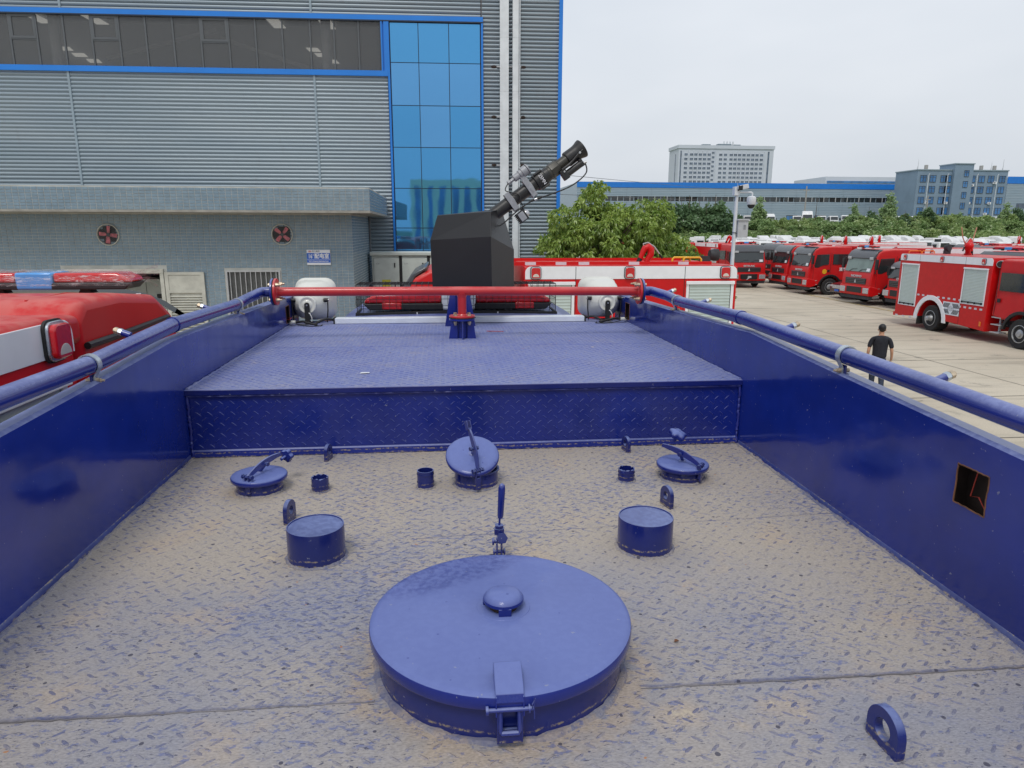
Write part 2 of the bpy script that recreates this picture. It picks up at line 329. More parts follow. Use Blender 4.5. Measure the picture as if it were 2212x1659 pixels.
# ------------------------------------------------------------------ mesh tools
ORG = Vector((0, 0, 0))          # world position of the thing under construction (parts are children at its origin)
class MB:
    def __init__(s): s.v = []; s.f = []; s.mi = []
    def add(s, vs, fs, mi=0):
        n = len(s.v); s.v += [tuple(v) for v in vs]; s.f += [tuple(n+i for i in f) for f in fs]; s.mi += [mi]*len(fs); return s
    def box(s, x0, x1, y0, y1, z0, z1, mi=0):
        vs = [(x, y, z) for z in (z0, z1) for y in (y0, y1) for x in (x0, x1)]
        return s.add(vs, [(0, 2, 3, 1), (4, 5, 7, 6), (0, 1, 5, 4), (2, 6, 7, 3), (0, 4, 6, 2), (1, 3, 7, 5)], mi)
    def obox(s, c, ax, ay, az, mi=0):      # oriented box: centre and three half-axis vectors
        c, ax, ay, az = map(Vector, (c, ax, ay, az))
        vs = [c+ax*i+ay*j+az*k for k in (-1, 1) for j in (-1, 1) for i in (-1, 1)]
        return s.add(vs, [(0, 2, 3, 1), (4, 5, 7, 6), (0, 1, 5, 4), (2, 6, 7, 3), (0, 4, 6, 2), (1, 3, 7, 5)], mi)
    def prism(s, poly, a0, a1, plane='xz', mi=0):    # polygon in a plane, extruded along the remaining axis
        def p(u, v, w): return (u, w, v) if plane == 'xz' else ((w, u, v) if plane == 'yz' else (u, v, w))
        n = len(poly); vs = [p(u, v, a0) for u, v in poly]+[p(u, v, a1) for u, v in poly]
        fs = [tuple(range(n)), tuple(reversed(range(n, 2*n)))]+[(i, i+n, (i+1) % n+n, (i+1) % n) for i in range(n)]
        return s.add(vs, fs, mi)
    def tube(s, path, r, n=12, caps=True, mi=0, closed=False):
        P = [Vector(p) for p in path]; m = len(P); rs = r if isinstance(r, (list, tuple)) else [r]*m
        T = []
        for i in range(m):
            if closed: t = P[(i+1) % m]-P[(i-1) % m]
            else: t = P[min(i+1, m-1)]-P[max(i-1, 0)]
            T.append(t.normalized())
        a = Vector((0, 0, 1)) if abs(T[0].z) < .9 else Vector((1, 0, 0))
        nrm = (a-T[0]*a.dot(T[0])).normalized(); base = len(s.v); vs = []
        for i in range(m):
            nrm = (nrm-T[i]*nrm.dot(T[i])).normalized(); bn = T[i].cross(nrm)
            for k in range(n):
                q = 2*PI*(k+.5)/n; vs.append(P[i]+(nrm*math.cos(q)+bn*math.sin(q))*rs[i])
        fs = []
        for i in range(m if closed else m-1):
            j = (i+1) % m
            for k in range(n): fs.append((i*n+k, i*n+(k+1) % n, j*n+(k+1) % n, j*n+k))
        if caps and not closed: fs += [tuple(reversed(range(n))), tuple(range((m-1)*n, m*n))]
        return s.add(vs, fs, mi)
    def cyl(s, p0, p1, r, r1=None, n=16, mi=0): return s.tube([p0, p1], [r, r if r1 is None else r1], n, mi=mi)
    def lathe(s, prof, c, axis=(0, 0, 1), n=48, mi=0, cap=True):    # prof: (radius, height) pairs
        c = Vector(c); ax = Vector(axis).normalized(); a = Vector((1, 0, 0)) if abs(ax.x) < .9 else Vector((0, 1, 0))
        u = (a-ax*a.dot(ax)).normalized(); w = ax.cross(u); vs = []
        for r, h in prof:
            for k in range(n):
                q = 2*PI*k/n; vs.append(c+ax*h+(u*math.cos(q)+w*math.sin(q))*r)
        fs = []
        for i in range(len(prof)-1):
            for k in range(n): fs.append((i*n+k, i*n+(k+1) % n, (i+1)*n+(k+1) % n, (i+1)*n+k))
        if cap: fs += [tuple(reversed(range(n))), tuple(range((len(prof)-1)*n, len(prof)*n))]
        return s.add(vs, fs, mi)
    def sphere(s, c, r, n=12, sc=(1, 1, 1), mi=0, rot=None):
        vs = []; fs = []; m = n//2
        for i in range(1, m):
            t = PI*i/m
            for k in range(n):
                q = 2*PI*k/n; v = Vector((math.sin(t)*math.cos(q)*r*sc[0], math.sin(t)*math.sin(q)*r*sc[1], math.cos(t)*r*sc[2]))
                if rot: v = rot @ v
                vs.append(Vector(c)+v)
        a = Vector((0, 0, r*sc[2])); b2 = -a
        if rot: a = rot @ a; b2 = rot @ b2
        vs += [Vector(c)+a, Vector(c)+b2]; ti = len(vs)-2
        for i in range(m-2):
            for k in range(n): fs.append((i*n+k, (i+1)*n+k, (i+1)*n+(k+1) % n, i*n+(k+1) % n))
        for k in range(n):
            fs.append((ti, k, (k+1) % n)); fs.append((ti+1, (m-2)*n+(k+1) % n, (m-2)*n+k))
        return s.add(vs, fs, mi)
    def hexbolt(s, c, d, r, L, mi=0):
        c = Vector(c); d = Vector(d).normalized(); return s.tube([c, c+d*L], r, 6, mi=mi)
    def xform(s, m, start=0):
        s.v = s.v[:start]+[tuple(m @ Vector(v)) for v in s.v[start:]]; return s
    def build(s, name, mats, parent=None, smooth=38, bevel=0, seg=2, label=None, kind=None, raw=False):
        if not isinstance(mats, (list, tuple)): mats = [mats]
        me = bpy.data.meshes.new(name)
        o = ORG if (parent is not None or raw) else Vector((0, 0, 0))
        me.from_pydata([(v[0]-o.x, v[1]-o.y, v[2]-o.z) for v in s.v], [], s.f)
        for m in mats: me.materials.append(M[m] if isinstance(m, str) else m)
        if len(mats) > 1: me.polygons.foreach_set('material_index', s.mi)
        bm = bmesh.new(); bm.from_mesh(me); bmesh.ops.recalc_face_normals(bm, faces=bm.faces); bm.to_mesh(me); bm.free()
        if smooth:
            me.polygons.foreach_set('use_smooth', [True]*len(me.polygons)); me.set_sharp_from_angle(angle=R(smooth))
        return link(name, me, parent, bevel, seg, label, kind)
def link(name, me, parent=None, bevel=0, seg=2, label=None, kind=None):
    ob = bpy.data.objects.new(name, me); COL.objects.link(ob); ob.parent = parent
    if bevel:
        b = ob.modifiers.new('bevel', 'BEVEL'); b.width = bevel; b.segments = seg; b.limit_method = 'ANGLE'; b.angle_limit = R(35)
    if label: ob['label'] = label
    if kind: ob['kind'] = kind
    return ob
def raw_mesh(name, vs, fs, mats, parent=None, kind=None, label=None, sub=True):
    me = bpy.data.meshes.new(name); o = ORG if (parent is not None and sub) else Vector((0, 0, 0))
    me.from_pydata([(v[0]-o.x, v[1]-o.y, v[2]-o.z) for v in vs], [], fs)
    for m in (mats if isinstance(mats, (list, tuple)) else [mats]): me.materials.append(M[m])
    return link(name, me, parent, 0, 2, label, kind)
def thing(name, label, cat, loc=(0, 0, 0), rotz=0., group=None, local=False):
    global ORG
    o = bpy.data.objects.new(name, None); COL.objects.link(o); o.location = loc; o.rotation_euler = (0, 0, rotz); o.empty_display_size = .2
    o['label'] = label; o['category'] = cat
    if group: o['group'] = group
    ORG = Vector((0, 0, 0)) if local else Vector(loc)
    return o
def tag(o, label, cat, group=None):
    o['label'] = label; o['category'] = cat
    if group: o['group'] = group
    return o
def copy_tree(o, parent=None):
    c = o.copy(); COL.objects.link(c)
    if parent is not None: c.parent = parent
    for ch in list(o.children): copy_tree(ch, c)
    return c
TMP = bpy.data.scenes.new('tmp_scene')
def text(name, body, size, mtx, m, parent=None, ext=.001, align='CENTER', sx=1.0, bold=0.0):
    cu = bpy.data.curves.new('tmp', 'FONT'); cu.body = body; cu.size = size; cu.extrude = ext; cu.align_x = align; cu.align_y = 'CENTER'; cu.offset = bold
    cu.resolution_u = 2
    to = bpy.data.objects.new('tmp', cu); TMP.collection.objects.link(to); TMP.view_layers[0].update(); dg = TMP.view_layers[0].depsgraph
    me = bpy.data.meshes.new_from_object(to.evaluated_get(dg)); bpy.data.objects.remove(to); bpy.data.curves.remove(cu)
    me.transform(Matrix.Diagonal((sx, 1, 1, 1))); me.transform(mtx)
    if parent is not None: me.transform(Matrix.Translation(-ORG))
    me.materials.clear(); me.materials.append(M[m]); me.name = name
    return link(name, me, parent)
def face_mtx(o, right, upv):     # text plane: origin, right vector, up vector
    rr = Vector(right).normalized(); uu = Vector(upv).normalized(); n = rr.cross(uu)
    return Matrix(((rr.x, uu.x, n.x, o[0]), (rr.y, uu.y, n.y, o[1]), (rr.z, uu.z, n.z, o[2]), (0, 0, 0, 1)))
def rrect(w, h, r, n=5, cx=0., cy=0.):      # rounded rectangle outline
    pts = []
    for sx_, sy_, a0 in ((1, 1, 0), (-1, 1, 90), (-1, -1, 180), (1, -1, 270)):
        for i in range(n+1):
            a = R(a0+90*i/n); pts.append((cx+sx_*(w/2-r)+r*math.cos(a), cy+sy_*(h/2-r)+r*math.sin(a)))
    return pts
# ------------------------------------------------------------------ the ground
def structure(name, o): o.name = name; o['kind'] = 'structure'; return o
mb = MB(); mb.add([(-60, -80, 0), (140, -80, 0), (140, 150, 0), (-60, 150, 0)], [(0, 1, 2, 3)]); structure('yard_ground', mb.build('yard_ground', 'yard', smooth=0))
mb = MB(); mb.add([(-2500, -2500, -.05), (2500, -2500, -.05), (2500, 2500, -.05), (-2500, 2500, -.05)], [(0, 1, 2, 3)]); structure('far_ground', mb.build('far_ground', 'bank', smooth=0))
mb = MB()
def strip(mb, a, b, w, z): 
    a = Vector((a[0], a[1], z)); b = Vector((b[0], b[1], z)); n = (b-a).cross(Vector((0, 0, 1))).normalized()*w/2
    mb.add([a-n, b-n, b+n, a+n], [(0, 1, 2, 3)])
for x in (-8, 9.2, 15.25, 21.4, 27.5): strip(mb, (x, -10), (x, 34 if x < 21.4 else 60), .028, .004)
for y in (4, 8.2, 12.2, 15.5, 20.28, 25.2, 30, 35, 40.2, 45.3, 50.4): strip(mb, (1, y), (40, y-.05), .026, .008)
rr = random.Random(8)
for k in range(9):
    x, y = rr.uniform(8, 18), rr.uniform(8, 26)
    for s_ in range(5): x2, y2 = x+rr.uniform(.1, .5), y+rr.uniform(-.2, .2); strip(mb, (x, y), (x2, y2), .012, .010+.0004*k); x, y = x2, y2
structure('yard_joints', mb.build('yard_joints', 'joint_dark', smooth=0))
mb = MB(); strip(mb, (23.2, 43.5), (22.7, 33.8), .13, .014); strip(mb, (22.7, 33.7), (22.2, 24.0), .13, .014)
structure('yellow_yard_line', mb.build('yellow_yard_line', 'yellow_line', smooth=0))

# ================================================================== THE TANKER TRUCK (where the camera stands)
XL, XR, ZD, YB, ZU = -1.08, 1.325, 3.05, 2.94, 3.347
tanker = thing('tanker_truck', 'dark blue tanker truck seen from on top, muddy deck with hatches and red crossbar pipe', 'tanker truck', (.12, 2.5, 0))
T = tanker
# hidden lower body, chassis and wheels
mb = MB(); mb.box(XL-.05, XR+.05, -1.0, 5.2, 1.15, 2.62); mb.build('tank_body', 'truck_blue', T, bevel=.05)
mb = MB(); mb.box(-.35, .6, -1.2, 7.0, .75, 1.15); mb.build('chassis_frame', 'chassis', T)
for y in (-.2, 1.2, 6.1):
    for x in (-.98, 1.22):
        mb = MB(); mb.lathe([(.2, -.14), (.46, -.15), (.52, -.10), (.52, .10), (.46, .15), (.2, .14)], (x, y, .52), (1, 0, 0), 28)
        w = mb.build('wheel', 'tyre', T); mb = MB(); mb.lathe([(.03, -.10), (.2, -.12), (.28, -.152), (.28, .152), (.2, .12), (.03, .1)], (x, y, .52), (1, 0, 0), 20); mb.build('rim', 'rim', w)
# deck
def grid_sheet(x0, x1, y0, y1, z, nx, ny, amp=0., seed=0.):
    vs = []; fs = []
    for j in range(ny+1):
        for i in range(nx+1):
            x = x0+(x1-x0)*i/nx; y = y0+(y1-y0)*j/ny; vs.append((x, y, z+amp*noise.noise(Vector((x*1.3+seed, y*1.3, 0)))))
    for j in range(ny):
        for i in range(nx):
            a = j*(nx+1)+i; fs.append((a, a+1, a+nx+2, a+nx+1))
    return vs, fs
vs, fs = grid_sheet(XL, XR, -.9, YB, ZD, 40, 60, .0025)
mb = MB().add(vs, fs); deck = mb.build('tank_deck', 'deck_mud', T, smooth=60)
# raised treads of the checker plate: lens-shaped, alternating in direction
def treads(rects, pitch, length, width, h, zf, ang0=35., jitter=0., skip=None, seed=1, curve=0.):
    rnd = random.Random(seed); vs = []; fs = []
    for (x0, x1, y0, y1) in rects:
        j = 0; y = y0+.01
        while y < y1-.01:
            i = 0; x = x0+.012+(pitch/2 if j % 2 else 0)
            while x < x1-.012:
                a = R(ang0 if j % 2 == 0 else -ang0+180)
                if not (skip and skip(x, y)):
                    a += rnd.uniform(-.03, .03); ca, sa = math.cos(a), math.sin(a); L_ = length*rnd.uniform(.9, 1.05)/2; w_ = width/2; z = zf(x, y)
                    n = len(vs)
                    def q(u, v, hh):
                        v += curve*(1-(u/L_)**2)*(1 if j % 2 == 0 else -1); vs.append((x+u*ca-v*sa, y+u*sa+v*ca, z+hh))
                    q(-L_, 0, -.0006); q(-L_*.45, w_, -.0006); q(L_*.45, w_, -.0006); q(L_, 0, -.0006); q(L_*.45, -w_, -.0006); q(-L_*.45, -w_, -.0006)
                    q(-L_*.5, 0, h); q(L_*.5, 0, h)
                    fs += [(n, n+6, n+1), (n+1, n+6, n+7, n+2), (n+2, n+7, n+3), (n+3, n+7, n+4), (n+4, n+7, n+6, n+5), (n+5, n+6, n)]
                x += pitch; i += 1
            y += pitch/2; j += 1
    return vs, fs
hatch_c = [(.113, 1.405, .285), (-.39, 1.955, .09), (.60, 1.93, .09), (-.697, 2.53, .09), (.92, 2.50, .09), (.111, 2.52, .09), (-.472, 2.51, .035), (-.082, 2.51, .035), (.693, 2.51, .035)]
def on_hatch(x, y): return any((x-a)**2+(y-b)**2 < (r+.006)**2 for a, b, r in hatch_c) or abs(y-1.272) < .012
zdk = lambda x, y: ZD+.0025*noise.noise(Vector((x*1.3, y*1.3, 0)))
vs, fs = treads([(XL, XR, .45, YB)], .052, .031, .0088, .0022, zdk, 38, skip=on_hatch)
o = raw_mesh('deck_treads', vs, fs, 'deck_mud_tread', deck, 'stuff')
# plate seams
def bead(mb, a, b, r, seed, n=60, amp=.004):
    rnd = random.Random(seed); a = Vector(a); b = Vector(b); pts = []; rs = []
    for i in range(n+1):
        t = i/n; pts.append(a.lerp(b, t)+Vector((rnd.uniform(-1, 1), rnd.uniform(-1, 1), 0))*amp*.5); rs.append(r*rnd.uniform(.65, 1.25))
    mb.tube(pts, rs, 6)
for a_, b_, q_ in (((XL, 1.290, ZD), (-.16, 1.280, ZD), 1), ((.40, 1.272, ZD), (XR, 1.262, ZD), 2)): mb = MB(); bead(mb, a_, b_, .0034, q_); mb.build('deck_seam', 'deck_mud_tread', deck); mb = MB(); bead(mb, (a_[0], a_[1]-.006, ZD+.0012), (b_[0], b_[1]-.006, ZD+.0012), .0013, q_+7); mb.build('seam_gap', 'seam_dark', deck)
mb = MB(); bead(mb, (-.1, 2.05, ZD), (XR, 2.12, ZD), .0022, 4)
mb.build('deck_seam', 'deck_mud_tread', deck)
# ring weld where things stand on the deck
def ring_weld(mb, c, r, seed, w=.007, z=ZD):
    rnd = random.Random(seed); pts = []; rs = []
    for i in range(72): a = 2*PI*i/72; q = r+rnd.uniform(-.002, .003); pts.append((c[0]+q*math.cos(a), c[1]+q*math.sin(a), z+.001)); rs.append(w*rnd.uniform(.6, 1.2))
    mb.tube(pts, rs, 6, closed=True)
# the stepped upper deck with its bulkhead
mb = MB(); mb.box(XL, XR, YB, 5.18, ZD, ZU-.0225); bulk = mb.build('bulkhead', 'bulkhead_blue', T, smooth=0)
vs, fs = treads([(0, XR-XL-.01, .012, ZU-ZD-.045)], .0475, .036, .0052, .0016, lambda x, y: 0, 42, seed=5, curve=.004)
vs = [(XL+.005+x, YB-h-.0002, ZD+.0+y) for x, y, h in vs]
raw_mesh('bulkhead_treads', vs, fs, 'bulkhead_tread', bulk, 'stuff')
mb = MB(); mb.prism([(YB-.003, ZD), (YB-.012, ZD+.003), (YB-.009, ZD+.028), (YB-.003, ZD+.034)], XL+.002, XR-.002, 'yz'); mb.build('kick_strip', 'bulkhead_blue', bulk)
mb = MB(); bead(mb, (XL+.01, YB-.008, ZU-.028), (XR-.01, YB-.008, ZU-.028), .0045, 7, 160, .004); mb.build('weld_bead', 'weld_blue', bulk)
for x_ in (XL+.006, XR-.006): mb = MB(); bead(mb, (x_, YB-.006, ZD), (x_, YB-.006, ZU-.02), .006, 8, 30); mb.build('weld_bead', 'weld_blue', bulk)
vs, fs = grid_sheet(XL, XR, YB-.016, 5.18, ZU, 30, 30, .001)
n = len(vs); vs += [(x, y, z-.022) for x, y, z in vs]; fs2 = [tuple(n+i for i in reversed(f)) for f in fs]
edge = [(i, i+1, n+i+1, n+i) for i in range(30)]
mb = MB().add(vs, fs); ud = mb.build('upper_deck', 'upper_deck', T, smooth=50)
mb = MB(); mb.prism([(YB-.0162, ZU-.001), (YB-.0162, ZU-.0225), (YB+.01, ZU-.0225), (YB+.01, ZU-.001)], XL, XR, 'yz'); mb.build('deck_edge', 'truck_blue_low', ud)
mb = MB(); mb.tube([(XL, YB-.0150, ZU-.002), (XR, YB-.0150, ZU-.002)], .0022, 6); mb.build('edge_bead', 'weld_blue', ud)
zup = lambda x, y: ZU+.001*noise.noise(Vector((x*1.3, y*1.3, 0)))
vs, fs = treads([(XL, XR, YB+.01, 4.9)], .048, .028, .0075, .0018, zup, 22, seed=9)
raw_mesh('upper_deck_treads', vs, fs, 'upper_deck_tread', ud, 'stuff')
mb = MB(); bead(mb, (XL, 3.98, ZU), (XR, 3.96, ZU), .0022, 10, 60); mb.build('deck_seam', 'upper_deck_tread', ud)
for x_ in (XL+.006, XR-.006): mb = MB(); bead(mb, (x_, YB, ZU+.001), (x_, 5.1, ZU+.001), .006, 11, 90); mb.build('weld_bead', 'upper_deck', ud)
# litter lying on the upper deck
# side walls: hollow sheet-metal rails with cut-outs
def side_wall(xi, out, prof, holes, label):
    w = .060
    def top(y):
        for (y0, z0), (y1, z1) in zip(prof, prof[1:]):
            if y0 <= y <= y1: return z0+(z1-z0)*(y-y0)/(y1-y0)
        return prof[-1][1]
    ys = sorted(set([p[0] for p in prof]+[h for hh in holes for h in hh[:2]]))
    mb = MB()
    for a, b in zip(ys, ys[1:]):
        hole = next((h for h in holes if h[0] <= a and b <= h[1]), None)
        zs = [(2.62, 2.62, hole[2], hole[2]), (hole[3], hole[3], top(a), top(b))] if hole else [(2.62, 2.62, top(a), top(b))]
        for za, zb, zc, zd in zs: mb.add([(xi, a, za), (xi, b, zb), (xi, b, zd), (xi, a, zc)], [(0, 1, 2, 3)])
    xo = xi+out*w; xr = xi+out*.014
    for (a, za), (b, zb) in zip(prof, prof[1:]):
        # rolled inner lip, flat cap, outer sheet
        mb.add([(xi, a, za), (xi, b, zb), (xr, b, zb+.007), (xr, a, za+.007)], [(0, 1, 2, 3)])
        mb.add([(xr, a, za+.007), (xr, b, zb+.007), (xo, b, zb+.003), (xo, a, za+.003)], [(0, 1, 2, 3)])
        mb.add([(xo, a, za+.003), (xo, b, zb+.003), (xo, b, 2.55), (xo, a, 2.55)], [(0, 1, 2, 3)])
    e = prof[-1]; mb.add([(xi, e[0], 2.62), (xi, e[0], e[1]), (xo, e[0], e[1]), (xo, e[0], 2.62)], [(0, 1, 2, 3)])
    e = prof[0]; mb.add([(xi, e[0], 2.62), (xi, e[0], e[1]), (xo, e[0], e[1]), (xo, e[0], 2.62)], [(0, 1, 2, 3)])
    wl = mb.build('side_wall', 'truck_blue_wall', T, smooth=25, label=label)
    for a, b, c, d in holes:      # torch-cut rusty edge and the rusty inside
        rnd = random.Random(int(a*100)); m2 = MB()
        mb2 = MB()
        pts = []
        for (p, q) in (((a, c), (b, c)), ((b, c), (b, d)), ((b, d), (a, d)), ((a, d), (a, c))):
            for i in range(12): t = i/12; pts.append((xi-out*.0002, p[0]+(q[0]-p[0])*t+rnd.uniform(-.0012, .0012), p[1]+(q[1]-p[1])*t+rnd.uniform(-.0012, .0012)))
        mb2.tube(pts, .0021, 5, closed=True); mb2.build('hole_edge', 'rust', wl)
        x1 = xo-out*.004
        mb2 = MB(); mb2.add([(x1, a-.03, c-.03), (x1, b+.03, c-.03), (x1, b+.03, d+.02), (x1, a-.03, d+.02)], [(0, 1, 2, 3)])
        for yy in (a-.03, b+.03): mb2.add([(xi+out*.004, yy, c-.03), (x1, yy, c-.03), (x1, yy, d+.02), (xi+out*.004, yy, d+.02)], [(0, 1, 2, 3)])
        mb2.add([(xi+out*.004, a-.03, c-.03), (xi+out*.004, b+.03, c-.03), (x1, b+.03, c-.03), (x1, a-.03, c-.03)], [(0, 1, 2, 3)])
        mb2.build('hole_lining', 'rust_dark', wl, smooth=0)
        mb2 = MB(); mb2.tube([(xi+out*.03, a+.01, c-.02), (xi+out*.025, (a+b)/2, c+.03), (xi+out*.03, b-.02, c+.02), (xi+out*.035, b-.03, d)], .0016, 5)
        mb2.build('wire', 'wire_red', wl)
    return wl
wl_ = side_wall(XL, -1, [(-.9, 3.44), (1.2, 3.487), (1.73, 3.505), (2.34, 3.534), (2.85, 3.563), (2.98, 3.564), (4.5, 3.545), (5.3, 3.53)], [(4.88, 4.99, 3.368, 3.485)], 'left side wall of the deck')
wr_ = side_wall(XR, 1, [(-.9, 3.42), (1.0, 3.462), (1.40, 3.482), (2.196, 3.524), (2.889, 3.565), (3.02, 3.560), (4.0, 3.54), (5.3, 3.518)], [(1.492, 1.598, 3.306, 3.410), (4.88, 4.99, 3.368, 3.485)], 'right side wall of the deck with a rusty square cut-out')
# foot angle along the walls with a dirt-filled weld
for xi, out, w in ((XL, 1, wl_), (XR, -1, wr_)):
    mb = MB(); mb.prism([(xi, ZD), (xi+out*.008, ZD+.001), (xi+out*.0015, ZD+.016), (xi, ZD+.018)], -.9, YB-.02, 'xz' if False else 'xz')
    mb.v = [(v[0], v[1], v[2]) for v in mb.v]
    mb.build('foot_angle', 'truck_blue_low', w)
    mb = MB(); bead(mb, (xi+out*.010, -.5, ZD), (xi+out*.010, YB-.02, ZD), .0065, 20 if out > 0 else 21, 110, .006); mb.build('weld_bead', 'deck_mud_tread', w)
# side pipes
def pipe_run(pts, r=.029):
    out = []; P = [Vector(p) for p in pts]
    for i, p in enumerate(P):
        if 0 < i < len(P)-1:
            a = (P[i-1]-p); b = (P[i+1]-p); d = min(.03, a.length/3, b.length/3); out += [p+a.normalized()*d, p+(a.normalized()+b.normalized())*d*.18, p+b.normalized()*d]
        else: out.append(p)
    mb = MB(); mb.tube(out, r, 24); return mb
left_pts = [(-1.012, 4.27, 3.638), (-1.075, 4.27, 3.638), (-1.11, 4.12, 3.618), (-1.11, 3.86, 3.606), (-1.11, 2.965, 3.617), (-1.11, 2.255, 3.585), (-1.11, 1.79, 3.585), (-1.11, .2, 3.57)]
right_pts = [(1.235, 4.27, 3.628), (1.295, 4.27, 3.628), (1.35, 4.12, 3.612), (1.35, 3.93, 3.600), (1.35, 3.05, 3.612), (1.35, 2.19, 3.588), (1.35, 1.45, 3.565), (1.35, .2, 3.545)]
for pts, sgn, lab in ((left_pts, -1, 'blue spray pipe along the left wall'), (right_pts, 1, 'blue spray pipe along the right wall')):
    sp = pipe_run(pts).build('spray_pipe', 'truck_blue_pipe', T, label=lab)
    mb = MB()
    j = Vector(pts[4]); mb.tube([j+Vector((0, -.012, -.0002)), j+Vector((0, .012, 0))], [.0325, .0325], 20)
    mb.build('pipe_weld', 'truck_blue_pipe', sp)
    # clamps on welded plates
    for k in (5, 3):
        c = Vector(pts[k]); mb = MB(); w = .024 if k == 5 else .022; ri = .031; ro = .0345
        n = 20; ring = []
        for i in range(n+1): a = R(-42+264*i/n); ring.append((math.cos(a), math.sin(a)))
        vs = []; fs = []
        for yy in (-w/2, w/2):
            for rad in (ri, ro):
                for (u, v) in ring: vs.append((c.x-sgn*u*rad, c.y+yy, c.z+v*rad))
        m = n+1
        for i in range(n): fs += [(i, i+1, m+i+1, m+i), (2*m+i, 3*m+i, 3*m+i+1, 2*m+i+1), (m+i, m+i+1, 3*m+i+1, 3*m+i), (i, 2*m+i, 2*m+i+1, i+1)]
        mb.add(vs, fs)
        xt = c.x-sgn*.0255
        mb.prism([(xt-sgn*.002, c.z-.019), (xt+sgn*.002, c.z-.021), (c.x-sgn*.012, c.z-.040), (c.x-sgn*.012, c.z-.062), (c.x-sgn*.016, c.z-.062), (c.x-sgn*.016, c.z-.038)], c.y-w/2, c.y+w/2, 'xz')
        mb.build('pipe_clamp', 'galvanised', sp, smooth=40)
        mb = MB(); zt = 3.50
        mb.prism([(c.x-sgn*.011, zt), (c.x-sgn*.011, c.z-.030), (c.x-sgn*.006, c.z-.030), (c.x-sgn*.006, zt)], c.y-.020, c.y+.020, 'xz')
        mb.build('clamp_plate', 'truck_blue_pipe', sp)
        mb = MB(); p = Vector((c.x-sgn*.016, c.y, c.z-.050)); d = Vector((-sgn, 0, 0))
        mb.cyl(p, p+d*.006, .0085, n=16); mb.hexbolt(p+d*.006, d, .0075, .008); mb.cyl(p+d*.014, p+d*.024, .004, n=10)
        mb.cyl(p-d*.030, p-d*.012, .0075, n=6)
        mb.build('clamp_bolt', 'brass', sp)
    # spray nozzles pointing outwards
    for (y, z) in (((2.62, 3.614), (3.50, 3.612), (1.15, 3.55)) if sgn < 0 else ((1.786, 3.577), (2.67, 3.602), (3.62, 3.608), (4.20, 3.612), (1.0, 3.555))):
        p = Vector((pts[3][0]+sgn*.024, y, z+.010)); d = Vector((sgn*.95, .05, .36)).normalized()
        mb = MB(); mb.cyl(p, p+d*.030, .012, n=14); nz_ = mb.build('nozzle_stub', 'truck_blue_pipe', sp)
        mb = MB(); mb.hexbolt(p+d*.030, d, .0135, .012); mb.cyl(p+d*.042, p+d*.045, .010, n=12); mb.build('nozzle_nut', 'galvanised', nz_)
        mb = MB(); mb.hexbolt(p+d*.045, d, .0120, .012); mb.cyl(p+d*.057, p+d*.061, .007, n=12); mb.build('nozzle_cap', 'brass', nz_)
# red cross pipe with its flanges and stem
def flange(mb, c, ax, r, th): mb.lathe([(r*.3, 0), (r-.002, 0), (r, .002), (r, th-.002), (r-.002, th), (r*.3, th)], c, ax, 40)
mb = MB(); mb.tube([(-.985, 4.27, 3.638), (.11, 4.27, 3.6365), (1.207, 4.27, 3.628)], .027, 28)
mb.tube([(.11, 4.27, 3.625), (.11, 4.27, 3.60), (.11, 4.27, 3.492)], [.031, .0265, .0265], 24)
mb.lathe([(.034, -.0), (.030, -.010), (.0272, -.020)], (.11, 4.27, 3.618), (0, 0, 1), 24, cap=False)
rp = mb.build('red_cross_pipe', 'red_pipe', T, label='bright red crossbar pipe over the upper deck')
mb = MB()
for x, s in ((-.985, 1), (1.207, -1)): 
    for k in range(3): pass
    mb = MB(); mb.tube([(x+s*.006, 4.27, 3.638 if s > 0 else 3.628), (x-s*.0, 4.27, 3.638 if s > 0 else 3.628)], [.030, .034], 20); mb.build('pipe_weld', 'red_pipe', rp)
mb = MB(); mb.tube([(.11, 4.27, 3.497), (.11, 4.27, 3.490)], [.029, .034], 20)
mb.build('pipe_weld', 'red_pipe', rp)
for x, s in ((-.985, -1), (1.207, 1)):
    z = 3.638 if s < 0 else 3.628
    mb = MB(); flange(mb, (x, 4.27, z), (s, 0, 0), .080, .013); mb.build('end_flange', 'red_pipe', rp)
    mb = MB(); mb.lathe([(.03, .0132), (.0805, .0132), (.0805, .0172), (.03, .0172)], (x, 4.27, z), (s, 0, 0), 36); mb.build('gasket', 'gasket', rp)
    mb = MB(); flange(mb, (x+s*.0174, 4.27, z), (s, 0, 0), .080, .013); mb.build('blue_flange', 'truck_blue_pipe', rp)
    for a in (45, 135, 225, 315):
        a = R(a); q = Vector((0, math.cos(a), math.sin(a)))*.062; p = Vector((x, 4.27, z))+q; d = Vector((-s, 0, 0))
        mb = MB(); mb.cyl(p, p+d*.0025, .0125, n=16); mb.hexbolt(p+d*.0025, d, .0105, .011); mb.hexbolt(p+d*.014, d, .0098, .006); mb.cyl(p-d*.034, p+d*.034, .0055, n=10)
        mb.hexbolt(p-d*.0306, -d, .011, .010)
        mb.build('flange_bolt', 'brass', rp)
mb = MB(); flange(mb, (.11, 4.27, 3.477), (0, 0, 1), .0795, .012); mb.build('foot_flange', 'red_pipe', rp)
mb = MB(); mb.lathe([(.03, 0), (.082, 0), (.082, .004), (.03, .004)], (.11, 4.27, 3.4725), (0, 0, 1), 36); mb.build('gasket', 'gasket', rp)
